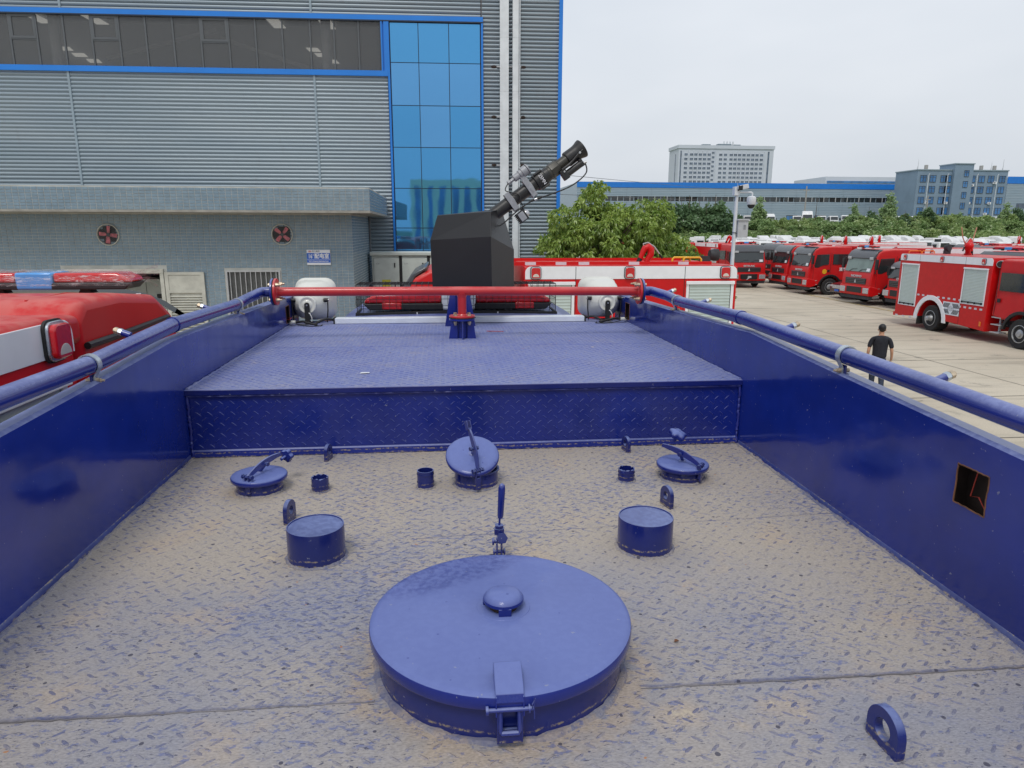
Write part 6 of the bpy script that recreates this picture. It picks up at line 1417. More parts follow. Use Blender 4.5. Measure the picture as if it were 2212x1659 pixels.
mb.build('box_vents', 'frame_grey', eb)
mb = MB(); mb.tube([(11.85, 27.9, 3.9), (11.95, 27.88, 3.86), (12.0, 27.9, 3.75)], .015, 6); mb.lathe([(.09, 3.9), (.095, 3.9), (.095, 3.93), (.09, 3.93)], (11.85, 28, 0), (0, 0, 1), 16); mb.build('strap', 'frame_grey', cp)
mb = MB(); mb.tube([(11.85, 28, 5.7), (11.87, 28, 6.5)], [.008, .004], 5); mb.build('aerial', 'light_grey_plastic', cp)

# ------------------------------------------------------------------ the man walking away
pr_ = thing('person', 'man seen from behind in black polo shirt and dark jeans walking across the yard', 'person', (10.75, 16.05, 0), R(-27), local=True)
def skin_mesh(name, pts, edges, m, parent, sub=2, root=0, smooth_it=0):
    me = bpy.data.meshes.new(name); me.from_pydata([p[:3] for p in pts], edges, []); me.materials.append(M[m])
    o = link(name, me, parent)
    md = o.modifiers.new('skin', 'SKIN'); md.use_smooth_shade = True
    for i, p in enumerate(pts): me.skin_vertices[0].data[i].radius = (p[3], p[4] if len(p) > 4 else p[3])
    me.skin_vertices[0].data[root].use_root = True
    s_ = o.modifiers.new('sub', 'SUBSURF'); s_.levels = sub; s_.render_levels = sub
    return o
# local: +y forward (away from the camera), x right
body_p = [(0, 0, .92, .12, .09), (0, 0, 1.12, .12, .09), (0, -.01, 1.32, .155, .105), (0, -.01, 1.42, .10, .08), (0, 0, 1.49, .055, .055), (0, .01, 1.56, .065, .075), (0, .015, 1.65, .078, .092), (0, .01, 1.705, .055, .07),
 (-.18, -.01, 1.385, .050), (-.238, -.03, 1.20, .042), (-.255, -.05, 1.08, .040), (-.262, .02, .92, .030), (-.262, .05, .85, .026, .032),
 (.18, -.01, 1.385, .050), (.245, -.02, 1.20, .042), (.268, -.01, 1.08, .040), (.285, .06, .92, .030), (.285, .10, .85, .026, .032),
 (-.09, 0, .86, .085), (-.10, .10, .50, .062), (-.10, .06, .12, .042), (.09, 0, .86, .085), (.10, .02, .48, .062), (.10, -.22, .15, .042),
 (-.10, .16, .04, .035), (.10, -.17, .05, .035)]
body_e = [(0, 1), (1, 2), (2, 3), (3, 4), (4, 5), (5, 6), (6, 7), (3, 8), (8, 9), (9, 10), (10, 11), (11, 12), (3, 13), (13, 14), (14, 15), (15, 16), (16, 17), (0, 18), (18, 19), (19, 20), (0, 21), (21, 22), (22, 23), (20, 24), (23, 25)]
body = skin_mesh('body', body_p, body_e, 'skin', pr_)
for s, w in ((-1, 12), (1, 17)):
    b = Vector(body_p[w][:3])
    for k in range(4): q = b+Vector((s*.004, .028-.018*k, -.02)); mb = MB(); mb.tube([q, q+Vector((-s*.004, .006, -.045)), q+Vector((-s*.014, .010, -.075+.006*abs(k-1))), q+Vector((-s*.024, .006, -.092+.008*abs(k-1)))], [.010, .0095, .0085, .006], 8); mb.build('finger', 'skin', pr_, smooth=60)
    mb = MB(); q = b+Vector((-s*.004, .034, .01)); mb.tube([q, q+Vector((-s*.012, .022, -.03)), q+Vector((-s*.018, .022, -.058))], [.012, .010, .007], 8); mb.build('thumb', 'skin', pr_, smooth=60)
skin_mesh('polo_shirt', [(0, 0, .86, .185, .14), (0, 0, 1.02, .178, .13), (0, 0, 1.14, .180, .125), (0, -.01, 1.32, .205, .13), (0, -.01, 1.42, .14, .095), (0, 0, 1.47, .066, .064), (-.185, -.01, 1.385, .064), (-.235, -.025, 1.25, .058), (-.245, -.035, 1.15, .058), (.185, -.01, 1.385, .064), (.240, -.018, 1.25, .058), (.255, -.018, 1.15, .058)],
  [(0, 1), (1, 2), (2, 3), (3, 4), (4, 5), (4, 6), (6, 7), (7, 8), (4, 9), (9, 10), (10, 11)], 'shirt', pr_)
skin_mesh('trousers', [(0, 0, 1.0, .150, .118), (0, 0, .88, .150, .125), (-.09, 0, .80, .100), (-.10, .10, .50, .082), (-.10, .07, .26, .066), (-.10, .06, .09, .062), (.09, 0, .80, .100), (.10, .02, .48, .082), (.10, -.11, .28, .066), (.10, -.20, .15, .060)],
  [(0, 1), (1, 2), (2, 3), (3, 4), (4, 5), (1, 6), (6, 7), (7, 8), (8, 9)], 'jeans', pr_)
mb = MB(); mb.sphere((0, .0, 1.672), .094, 18, (.95, 1.10, 1.0)); mb.sphere((0, -.035, 1.640), .078, 16, (1.0, .75, 1.0)); mb.build('hair', 'hair', pr_, smooth=80)
for s in (-1, 1): MB().sphere((s*.083, .012, 1.612), .026, 10, (.45, .8, 1.15)).build('ear', 'skin', pr_, smooth=80)
mb = MB(); mb.sphere((0, .105, 1.60), .018, 8, (.8, 1.2, 1.4)); mb.build('nose', 'skin', pr_, smooth=80)
for s, y, z, rx_ in ((-1, .10, .045, 0), (1, -.17, .06, -.5)):
    mb = MB(); mb.sphere((s*.10, y, z), .05, 12, (.95, 2.6, .85), rot=Matrix.Rotation(rx_, 3, 'X')); mb.build('shoe', 'shoe', pr_, smooth=80)
mb = MB(); mb.tube([(.062*math.cos(2*PI*i/20), .0+.060*math.sin(2*PI*i/20), 1.482+.006*math.sin(2*PI*i/20)) for i in range(20)], .009, 6, closed=True); mb.tube([(.072*math.cos(2*PI*i/20), .0+.070*math.sin(2*PI*i/20), 1.470+.006*math.sin(2*PI*i/20)) for i in range(20)], .004, 5, closed=True); mb.build('shirt_collar', 'shirt', pr_, smooth=60)
# ================================================================== FOLIAGE
def crown_geo(blobs, nclus, per, ll, lw, seed, droop=.55, shell=.62):
    rnd = random.Random(seed); vs = []; fs = []
    vol = [b[3]*b[4]*b[5] for b in blobs]; tot = sum(vol)
    for _ in range(nclus):
        q = rnd.random()*tot
        for b, v in zip(blobs, vol):
            q -= v
            if q <= 0: break
        d = Vector((rnd.gauss(0, 1), rnd.gauss(0, 1), rnd.gauss(0, 1))).normalized()
        r_ = shell+(1-shell)*rnd.random()**.5
        bump = 1+.22*noise.noise(Vector((d.x*2.6+b[0], d.y*2.6+b[1], d.z*2.6+b[2])))
        c = Vector((b[0]+d.x*b[3]*r_*bump, b[1]+d.y*b[4]*r_*bump, b[2]+d.z*b[5]*r_*bump))
        for k in range(per):
            u = (d*.7+Vector((rnd.gauss(0, .6), rnd.gauss(0, .6), rnd.gauss(0, .4)))).normalized()
            t = (u+Vector((0, 0, -droop*rnd.random()*1.6))).normalized(); s = t.cross(Vector((rnd.gauss(0, 1), rnd.gauss(0, 1), rnd.gauss(0, 1)))).normalized()
            L_ = ll*rnd.uniform(.7, 1.25); p0 = c+u*ll*.25*rnd.random(); p2 = p0+t*L_+Vector((0, 0, -droop*L_*.35)); p1 = p0+t*L_*.5; n = len(vs)
            vs += [p0, p1+s*lw*.5, p2, p1-s*lw*.5]; fs += [(n, n+1, n+3), (n+1, n+2, n+3)]
    return vs, fs
def trunk_mb(x, y, z0, z1, r, seed, limbs, spread):
    rnd = random.Random(seed); mb = MB(); mb.tube([(x, y, z0), (x+.03, y, z0+(z1-z0)*.4), (x-.02, y, z0+(z1-z0)*.75), (x, y, z1)], [r, r*.75, r*.45, r*.12], 8)
    for k in range(limbs):
        a = 2*PI*k/limbs+rnd.random(); h = z0+(z1-z0)*rnd.uniform(.3, .7); e = Vector((x+math.cos(a)*spread*rnd.uniform(.5, .85), y+math.sin(a)*spread*rnd.uniform(.5, .85), h+(z1-z0)*rnd.uniform(.15, .3)))
        m_ = Vector((x, y, h)).lerp(e, .5)+Vector((0, 0, .1)); mb.tube([(x, y, h), m_, e], [r*.4, r*.25, r*.06], 6)
    return mb
# camphor tree by the corner of the hall
tr = thing('tree', 'broad bushy green tree beside the corner of the factory hall, tallest of the near foliage', 'tree', (4.3, 18.0, 0))
blobs = [(4.0, 18.0, 3.6, 1.25, 1.2, 1.15), (3.95, 18.0, 4.55, .55, .55, .62), (3.0, 17.9, 3.1, .72, .8, .95), (3.4, 17.7, 3.9, .65, .7, .6), (4.9, 18.0, 3.55, .85, .9, .85), (5.35, 18.2, 4.05, .55, .6, .52), (5.75, 18.2, 3.4, .55, .7, .75), (3.95, 17.6, 2.6, 1.6, .9, .8), (5.3, 17.8, 2.7, .9, .8, .8), (4.65, 18.1, 4.25, .5, .6, .45)]
blobs = [(4.0, 18.0, 3.5, 1.15, 1.1, 1.0), (3.95, 18.0, 4.55, .30, .3, .58), (2.95, 17.9, 3.1, .60, .7, .8), (3.2, 17.7, 4.0, .42, .6, .55), (4.85, 18.0, 3.6, .80, .8, .78), (5.35, 18.2, 4.15, .42, .5, .42), (5.7, 18.2, 3.45, .45, .6, .7), (3.95, 17.6, 2.6, 1.6, .9, .8), (5.3, 17.8, 2.7, .9, .8, .8), (4.65, 18.1, 4.1, .34, .5, .42), (6.05, 18.3, 3.1, .45, .5, .6)]
rb = random.Random(5); lobes = []
for b in blobs:
    for _ in range(int(10+26*b[3]*b[5])):
        d = Vector((rb.gauss(0, 1), rb.gauss(0, 1)-.35, rb.gauss(0, 1))).normalized(); q = rb.uniform(.85, 1.12); s_ = rb.uniform(.17, .33)
        lobes.append((b[0]+d.x*b[3]*q, b[1]+d.y*b[4]*q, b[2]+d.z*b[5]*q, s_*1.15, s_*1.15, s_*.8))
vs, fs = crown_geo(lobes, 8200, 8, .115, .042, 11, droop=.8, shell=.5)
v2, f2 = crown_geo(blobs, 900, 8, .13, .05, 12, droop=.8, shell=.3); n_ = len(vs); vs += v2; fs += [tuple(i+n_ for i in f) for f in f2]; raw_mesh('crown', vs, fs, 'leaf_camphor', tr, None)
trunk_mb(4.2, 18.1, 0, 4.6, .13, 3, 14, 1.3).build('trunk', 'bark', tr)
bs = thing('bush', 'rounded dark green bush at the right foot of the broad tree', 'bush', (6.2, 17.4, 0))
vs, fs = crown_geo([(6.0, 17.4, 2.85, .75, .7, .62), (6.6, 17.5, 2.55, .62, .7, .62), (5.5, 17.4, 2.6, .6, .6, .6), (6.2, 17.3, 2.2, 1.0, .8, .6), (7.05, 17.5, 2.3, .4, .5, .5)], 2600, 8, .085, .042, 12, droop=.2); raw_mesh('crown', vs, fs, 'leaf_bush', bs)
trunk_mb(6.2, 17.4, 0, 2.9, .07, 4, 10, .8).build('trunk', 'bark', bs)
# far trees: three crown meshes used again and again
def far_mesh(nm, blobs, n, per, ll, lw, seed, mt):
    rb_ = random.Random(seed); lb2 = []
    for b in blobs:
        for _ in range(9):
            d = Vector((rb_.gauss(0, 1), rb_.gauss(0, 1), rb_.gauss(0, 1))).normalized(); q = rb_.uniform(.5, 1.15); s_ = rb_.uniform(.28, .5)
            lb2.append((b[0]+d.x*b[3]*q, b[1]+d.y*b[4]*q, b[2]+d.z*b[5]*q, b[3]*s_, b[4]*s_, b[5]*s_*.8))
    blobs = lb2
    vs, fs = crown_geo(blobs, n, per, ll, lw, seed, droop=.2, shell=.55); me = bpy.data.meshes.new('crown'); me.from_pydata(vs, [], fs); me.materials.append(M[mt]); return me
crowns = {
 'dark': [far_mesh('d', [(0, 0, 3.6, 2.2, 2.2, 2.6), (-.9, 0, 2.4, 1.8, 1.8, 2.0), (1.0, .3, 2.6, 1.8, 1.8, 2.0), (.2, 0, 5.4, 1.1, 1.1, 1.6)], 900, 5, .62, .42, 31, 'leaf_dark'),
          far_mesh('d2', [(0, 0, 3.0, 2.6, 2.4, 2.4), (.8, 0, 4.4, 1.4, 1.5, 1.6), (-1.2, 0, 3.8, 1.2, 1.4, 1.5)], 900, 5, .62, .42, 32, 'leaf_dark')],
 'poplar': [far_mesh('p', [(0, 0, 4.6, 1.7, 1.6, 1.9), (.7, 0, 6.6, 1.2, 1.2, 1.4), (-.9, 0, 3.4, 1.2, 1.2, 1.3), (-.2, 0, 7.9, .8, .8, .9), (.9, 0, 2.6, 1.0, 1.0, 1.0)], 700, 5, .50, .36, 33, 'leaf_pale')],
 'scrub': [far_mesh('s', [(0, 0, 1.2, 2.2, 1.8, 1.4), (1.2, 0, 1.0, 1.6, 1.4, 1.1), (-1.3, .2, 1.3, 1.5, 1.4, 1.2)], 480, 5, .58, .44, 34, 'leaf_scrub')]}
tm = bpy.data.meshes.new('trunk'); a_ = MB().tube([(0, 0, -1), (0, 0, 4), (0, 0, 8)], [.16, .10, .03], 6); tm.from_pydata([tuple(v) for v in a_.v], [], a_.f); tm.materials.append(M['bark'])
def far_tree(x, y, z, kind, s, lab, rnd, trunk=True, group='trees on the far bank', var=None, nm='tree'):
    o = thing(nm, lab, 'tree' if nm == 'tree' else 'bush', (x, y, z), rnd.uniform(0, 6), group)
    me = crowns[kind][rnd.randrange(len(crowns[kind])) if var is None else var]; c = bpy.data.objects.new('crown', me); COL.objects.link(c); c.parent = o
    if trunk: t_ = bpy.data.objects.new('trunk', tm); COL.objects.link(t_); t_.parent = o
    o.scale = (s*rnd.uniform(.85, 1.15), s*rnd.uniform(.85, 1.15), s)
BZ = 5.2        # height of the far terrace
rnd = random.Random(77); ORD = ['first', 'second', 'third', 'fourth', 'fifth', 'sixth', 'seventh', 'eighth', 'ninth', 'tenth', 'eleventh', 'twelfth', 'thirteenth', 'fourteenth', 'fifteenth', 'sixteenth', 'seventeenth', 'eighteenth', 'nineteenth', 'twentieth', 'twenty-first', 'twenty-second', 'twenty-third', 'twenty-fourth', 'twenty-fifth', 'twenty-sixth']
for i, (x, z_, s) in enumerate([(48.5, 7.0, 1.0), (51.4, 9.5, 1.2), (53.8, 9.8, 1.25), (56.4, 8.9, 1.25), (58.3, 9.6, 1.35), (60.8, 8.6, 1.25), (62.6, 8.6, 1.1), (64.7, 9.8, 1.4), (66.9, 8.4, 1.15)]):
    far_tree(x*155/165, 155, z_*155/165-6.4*s*.95, 'dark', s, 'dark green tree, %s from the left in the clump behind the camera pole' % ORD[i], rnd, group='dark trees in the clump behind the camera pole')
for (x, zt_, kind, s, lab) in [(75.6, 11.8, 'poplar', .95, 'pale green poplar right of the camera pole in front of the blue-grey warehouse'), (99.8, 10.3, 'poplar', .85, 'pale slender tree left of the tallest poplar'), (108.7, 12.9, 'poplar', 1.05, 'tallest pale poplar on the bank near the right end of the warehouse'),
    (118.5, 9.4, 'dark', .75, 'small dark conical tree in front of the left end of the office block'), (103.5, 8.6, 'dark', .8, 'dark bushy tree between the two pale poplars'), (105.0, 7.8, 'dark', .6, 'low dark tree right under the pale poplars'), (113.0, 8.1, 'dark', .6, 'rounded dark tree right of the tallest poplar'), (127.5, 8.5, 'poplar', .55, 'yellow-green young tree in front of the office block'), (123.0, 7.8, 'poplar', .5, 'small yellowish tree left of the young tree at the office block'), (139.5, 10.8, 'poplar', .85, 'leafy tree at the right end of the office block'), (142.5, 9.4, 'dark', .85, 'dense tree at the right edge of the photo'), (70.5, 7.6, 'dark', .6, 'small dark tree just right of the camera pole'), (90.0, 7.0, 'scrub', .8, 'low leafy bush beside the white trucks on the bank')]:
    far_tree(x, 165, zt_-{'poplar': 9.0, 'dark': 6.6, 'scrub': 2.6}[kind]*s, kind, s, lab, rnd)
# overgrown bank
NX, NY = 40, 8; vs = []; fs = []
for j in range(NY+1):
    for i in range(NX+1):
        x = 20+190*i/NX; y = 140+38*j/NY; t = min(1, j/NY*1.35); vs.append((x, y, -.04+BZ*(t*t*(3-2*t))+(.5*noise.noise(Vector((x*.12, y*.2, 0))) if 0 < j < NY-1 else 0)))
for j in range(NY):
    for i in range(NX): a = j*(NX+1)+i; fs.append((a, a+1, a+NX+2, a+NX+1))
structure('bank', MB().add(vs, fs).build('bank', 'bank', smooth=60))
mb = MB(); mb.box(20, 415, 178, 470, -.03, BZ-.06); structure('terrace', mb.build('terrace', 'bank', smooth=0))
scrub_src = [([tuple(v.co) for v in m_.vertices], [tuple(p.vertices) for p in m_.polygons]) for m_ in (crowns['scrub'][0], crowns['dark'][1])]
vs = []; fs = []
for k in range(320):
    x = rnd.uniform(45, 165); f = rnd.random()*(.80 if 60 < x < 88 else .92); y = 142+28*f; t = min(1, (y-140)/38*1.35); z = BZ*(t*t*(3-2*t)); s = rnd.uniform(.6, 1.15)*(1.0 if x > 92 or x < 64 else .75)
    me = crowns['scrub'][0] if rnd.random() < .8 else crowns['dark'][1]; s *= 1 if me == crowns['scrub'][0] else .45; a = rnd.uniform(0, 6.28); ca, sa = math.cos(a)*s, math.sin(a)*s
    co, pl = scrub_src[0 if me == crowns['scrub'][0] else 1]; off = k % 3
    for q, idx in enumerate(pl):
        if (q//2+off) % 3: continue
        m_ = len(vs)
        for v_ in idx: c0, c1, c2 = co[v_]; vs.append((x+c0*ca-c1*sa, y+c0*sa+c1*ca, z+c2*s*.9))
        fs.append((m_, m_+1, m_+2))
o = raw_mesh('bank_scrub', vs, fs, 'leaf_scrub', None, 'stuff'); tag(o, 'tangled green bushes covering the bank below the far warehouse', 'shrubs')

# ================================================================== WHITE TRUCKS
def truck_proto(kind):
    t = thing('white_truck', 'x', 'truck', (0, 0, 0), 0, 'x', local=True)
    W = .95
    if kind == 0: out = [(.9, .35), (.95, .9), (.88, 1.25), (.62, 1.98), (.45, 2.10), (-.75, 2.10), (-.82, 2.0), (-.82, .5)]
    elif kind == 1: out = [(.9, .35), (.95, .9), (.88, 1.25), (.62, 1.95), (.5, 2.10), (.2, 2.30), (-.3, 2.48), (-.78, 2.48), (-.82, 2.3), (-.82, .5)]
    else: out = [(.9, .35), (.98, .95), (.90, 1.35), (.66, 2.15), (.45, 2.24), (-1.2, 2.24), (-1.28, 2.1), (-1.28, .5)]
    vs = []; n = len(out)
    for s in (-1, 1):
        for x, z in out: vs.append((x, s*(W-.09*max(0, z-1.1)), z))
    MB().add(vs, [tuple(range(n)), tuple(reversed(range(n, 2*n)))]+[(i, (i+1) % n, n+(i+1) % n, n+i) for i in range(n)]).build('cab', 'white_truck', t, bevel=.07, seg=2, smooth=50)
    o3 = {0: [(.875, 1.30), (.655, 1.92), (.675, 1.93), (.90, 1.31)], 1: [(.875, 1.30), (.66, 1.88), (.68, 1.89), (.90, 1.31)], 2: [(.895, 1.40), (.70, 2.06), (.72, 2.07), (.92, 1.41)]}[kind]
    mb = MB(); mb.prism(o3, -.76, .76); mb.build('windshield', 'glass_dark', t)
    xr = -1.28 if kind == 2 else -.82
    mb = MB(); mb.box(xr-.012, xr+.02, -.66, .66, 1.45, 2.0 if kind != 2 else 2.1); mb.build('rear_window', 'glass_dark', t, bevel=.005)
    for s in (-1, 1): mb = MB(); mb.prism([(.66, 1.28), (.50, 1.85), (-.45, 1.88), (-.45, 1.28)], *sorted((s*.86, s*.937))); mb.build('side_window', 'glass_dark', t)
    mb = MB(); mb.box(.94, .97, -.55, .55, .75, 1.0); mb.build('grille', 'grille_black', t)
    mb = MB(); mb.box(-3.4, .6, -.38, .38, .48, .68); mb.build('chassis_frame', 'chassis', t)
    for s in (-1, 1): mb = MB(); mb.box(.80, .88, *sorted((s*1.02, s*1.16)), 1.25, 1.65); mb.build('mirror', 'grille_black', t)
    mb = MB()
    for x in (.1, -2.7):
        for s in (-1, 1): mb.lathe([(.1, -.11), (.36, -.11), (.36, .11), (.1, .11)], (x, s*.80, .37), (0, 1, 0), 14)
    mb.build('wheels', 'tyre', t)
    return t
protos = [truck_proto(i) for i in range(3)]; used = [False]*3; ORG = Vector((0, 0, 0))
def put_truck(kind, x, y, z, yaw, lab, group, s=1.0):
    if used[kind]: o = copy_tree(protos[kind])
    else: o = protos[kind]; used[kind] = True
    o.location = (x, y, z); o.rotation_euler = (0, 0, yaw); o.scale = (s, s, s*(1.24 if z == 0 else 1.08)); o['label'] = lab; o['category'] = 'truck'; o['group'] = group
rnd = random.Random(21)
kn = ['low white cab', 'white cab with fairing', 'long white cab']
rowy = [84, 91, 98, 106, 114, 123]
for r_, y in enumerate(rowy):
    x = (.36 if r_ > 1 else .42)*y+rnd.uniform(0, 2); ci = 0
    while x < .87*y:
        kind = rnd.choice((0, 0, 1, 2) if r_ < 3 else (0, 1, 1, 2))
        if rnd.random() < .93:
            face = R(rnd.choice((-90, -90, 90))+rnd.uniform(-9, 9)+ (20 if r_ % 2 else 0))
            put_truck(kind, x, y+rnd.uniform(-1.2, 1.2), 0, face, '%s, %s from left in the %s row of the lot' % (kn[kind], ORD[min(ci, 25)], ['nearest', 'second', 'third', 'fourth', 'fifth', 'farthest'][r_]), 'white trucks crowded in the lot', rnd.uniform(.97, 1.06))
            ci += 1
        x += rnd.uniform(2.5, 3.3)
# trucks on the terrace
for i, (px, kind, lab) in enumerate([(55.2, 2, ''), (57.4, 0, ''), (59.6, 1, ''), (61.9, 1, ''), (67.2, 0, ''), (69.2, 1, ''), (72.1, 0, ''), (74.4, 0, ''), (76.9, 2, ''), (80.6, 0, ''), (84.0, 0, ''), (87.0, 0, ''), (90.0, 0, ''), (94.6, 0, ''), (99.4, 0, ''), (101.9, 0, ''), (106.0, 0, ''), (108.4, 0, ''), (113.0, 0, ''), (116.2, 0, '')]):
    near = ORD[i]+' from left, '+['left of the camera pole', 'beside the pale poplar near the pole', 'in front of the warehouse doors', 'behind bushes right of the warehouse doors', 'in front of the blue-grey office block'][0 if px < 58 else (1 if px < 64 else (2 if px < 78 else (3 if px < 92 else 4)))]
    tall = px == 69.2
    put_truck(1 if tall else kind, px*182/130, 182, BZ-.1, R(-105+rnd.uniform(-12, 12)), ('tall white cab on the bank top, ' if tall else 'white cab on the bank top, ')+near.replace('blue-grey ', ''), 'white trucks parked along the top of the bank', 1.5 if tall else 1.22)

# ================================================================== FAR BUILDINGS
YW = 235.0; k = YW/170.0
def sc(x, z): return x*k, 4+(z-4)*k
wx0, wz1 = sc(32.17, 15.05); wx1, _ = sc(117.8, 15.3)
wh = thing('warehouse', 'long low blue-grey warehouse with bright blue roof edge and one dark window strip', 'warehouse', (wx0, YW, BZ))
zb0 = sc(0, 14.07)[1]; zs0, zs1 = sc(0, 10.93)[1], sc(0, 12.05)[1]
mb = MB(); pitch = .55
def farwall(x0, x1, z0, z1, y, parent, name='wall_panel', m='far_cladding'):
    n = max(2, int((z1-z0)/pitch)); vs = []; fs = []
    for i in range(n):
        a = z0+(z1-z0)*i/n; b = z0+(z1-z0)*(i+1)/n
        vs += [(x0, y, a), (x1, y, a), (x0, y, b-.07), (x1, y, b-.07), (x0, y+.12, b-.07), (x1, y+.12, b-.07)]
    for i in range(n):
        q = 6*i; fs += [(q, q+1, q+3, q+2), (q+2, q+3, q+5, q+4)]
        if i < n-1: fs.append((q+4, q+5, q+7, q+6))
    return MB().add(vs, fs).build(name, m, parent, smooth=0)
npan = 14
for i in range(npan):
    a = wx0+(wx1-wx0)*i/npan; b = wx0+(wx1-wx0)*(i+1)/npan
    farwall(a, b-.06, BZ-1, zs0, YW, wh); farwall(a, b-.06, zs1, zb0, YW, wh)
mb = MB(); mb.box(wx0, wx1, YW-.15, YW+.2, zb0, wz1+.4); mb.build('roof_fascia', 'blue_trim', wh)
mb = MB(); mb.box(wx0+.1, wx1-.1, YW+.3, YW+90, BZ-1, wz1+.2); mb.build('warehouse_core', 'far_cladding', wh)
mb = MB(); mb.box(wx1-.15, wx1+.15, YW-.2, YW+.2, BZ-1, wz1+.3); mb.build('corner_trim', 'blue_trim', wh)
wleft = sc(36.0, 0)[0]; wright = wx1-2.6; n = 26
for i in range(n):
    a = wleft+(wright-wleft)*i/n; b = wleft+(wright-wleft)*(i+1)/n
    for j in range(2 if i % 3 else 3):
        q = 2 if i % 3 else 3; aa = a+(b-a)*j/q; bb = a+(b-a)*(j+1)/q
        mb = MB(); mb.box(aa+.12, bb-.12, YW+(.25 if (i*3+j) % 7 else .05), YW+.28, zs0+.05, zs1-.05); mb.build('window_pane', 'glass_dark' if (i+j) % 4 else 'grille_black', wh, smooth=0)
    mb = MB(); mb.box(a-.12, a+.12, YW-.05, YW+.2, zs0, zs1); mb.build('window_post', 'light_grey_plastic', wh)
for x in (66.5, 74.0, 85.0, 92.5, 99.8):
    a, _ = sc(x, 0); mb = MB(); mb.box(a, a+4.0, YW-.03, YW+.1, BZ, BZ+4.0); d_ = mb.build('loading_door', 'frame_grey', wh); mb = MB()
    for j in range(3): mb.box(a+.2+j*1.25, a+1.3+j*1.25, YW-.06, YW-.03, BZ+2.4, BZ+3.7)
    mb.build('door_glass', 'office_glass', d_)
# office block
ko = 215.0/160; YO = 215.0
def so(x, z): return x*ko, 4+(z-4)*ko
ox0, oz = so(111.45, 17.9); ox1, _ = so(134.3, 17.9); tx0, tz = so(120.0, 19.3); tx1, _ = so(124.7, 19.3)
of = thing('office_block', 'blue-grey five storey office block with blue glazed windows and roof antennas', 'office building', (ox0, YO, BZ))
mb = MB(); mb.box(ox0, ox1, YO, YO+11, BZ-1, oz); mb.build('wall', 'office_wall', of); mb = MB(); mb.box(tx0, tx1, YO-1.2, YO+6, BZ-1, tz); mb.build('stair_tower', 'office_wall', of)
mb = MB(); mb.box(ox0-.2, ox1+.2, YO-.2, YO+11.2, oz, oz+.35); mb.box(tx0-.2, tx1+.2, YO-1.4, YO+6.2, tz, tz+.3); mb.build('parapet', 'seam_grey', of)
wmesh = MB(); wmesh.box(-.95, .95, -.05, .02, -.95, .95); wmesh.box(-1.0, 1.0, -.12, .0, -1.05, -.95)
def win_mesh(w, h, glass, fr='frame_grey', rail=True):
    mb = MB(); mb.box(-w, w, -.03, .05, -h, h, 0)
    for (a, b, c, d) in ((-w-.06, w+.06, h, h+.08), (-w-.06, w+.06, -h-.1, -h), (-w-.06, -w, -h, h), (w, w+.06, -h, h), (-.04, .04, -h, h)): mb.box(a, b, -.14, .05, c, d, 1)
    if rail: mb.box(-w, -.04, -.10, .0, h*.38, h*.38+.06, 1); mb.box(.04, w, -.10, 0, h*.38, h*.38+.06, 1)
    o = mb.build('window', [glass, fr], None, smooth=0); return o
wo_ = win_mesh(.98, .98, 'office_glass'); wo_me = wo_.data; bpy.data.objects.remove(wo_)
cols_ = [112.95, 115.35, 118.05, 120.4, None, 125.3, 127.7, 130.1, 132.95]
for r_ in range(5):
    z = so(0, 16.05-2.46*r_)[1]
    for c_ in cols_:
        if c_ is None: continue
        if c_ == 120.4: c_ = 119.2
        o = bpy.data.objects.new('window', wo_me); COL.objects.link(o); o.parent = of; o.location = (so(c_, 0)[0]-ox0, -.02, z-BZ)
    o = bpy.data.objects.new('window', wo_me); COL.objects.link(o); o.parent = of; o.location = (so(123.0, 0)[0]-ox0, -1.22, z+1.6-BZ); o.scale = (.75, 1, .9)
for x, z in ((114.3, 10.5), (119.2, 10.5), (125.0, 10.5), (130.3, 10.5), (131.0, 15.2), (114.6, 8.0), (124.7, 8.0), (129.6, 8.0), (125.3, 14.6)):
    a, b = so(x, z); y = YO-.55 if x not in (124.7, 125.0) else YO-.55; mb = MB(); mb.box(a-.5, a+.5, y, y+.5, b-.35, b+.35); ac = mb.build('air_conditioner', 'white_body', of); mb = MB(); mb.lathe([(0, 0), (.25, 0), (.25, .02), (0, .02)], (a-.12, y, b), (0, -1, 0), 12); mb.build('ac_fan', 'frame_grey', ac)
for x in (114.2, 119.0, 126.5, 131.7): a, _ = so(x, 0); mb = MB(); mb.tube([(a+.3, YO-.12, oz-.9), (a, YO-.12, oz-1.3), (a, YO-.12, BZ)], .10, 6); mb.build('downpipe', 'pipe_white', of)
for x, h in ((112.3, 2.5), (131.0, 2.2), (134.0, 2.8)): a, _ = so(x, 0); mb = MB(); mb.tube([(a, YO+2, oz), (a, YO+2, oz+h*1.4)], [.10, .03], 5); mb.tube([(a-.5, YO+2, oz), (a, YO+2, oz+1.4)], .05, 4); mb.build('antenna', 'light_grey_plastic', of)
for x in (114.9, 129.0, 132.4): a, _ = so(x, 0); mb = MB(); mb.cyl((a, YO+3, oz), (a, YO+3, oz+1.9), .55, n=12); mb.build('antenna_housing', 'concrete_pole', of)
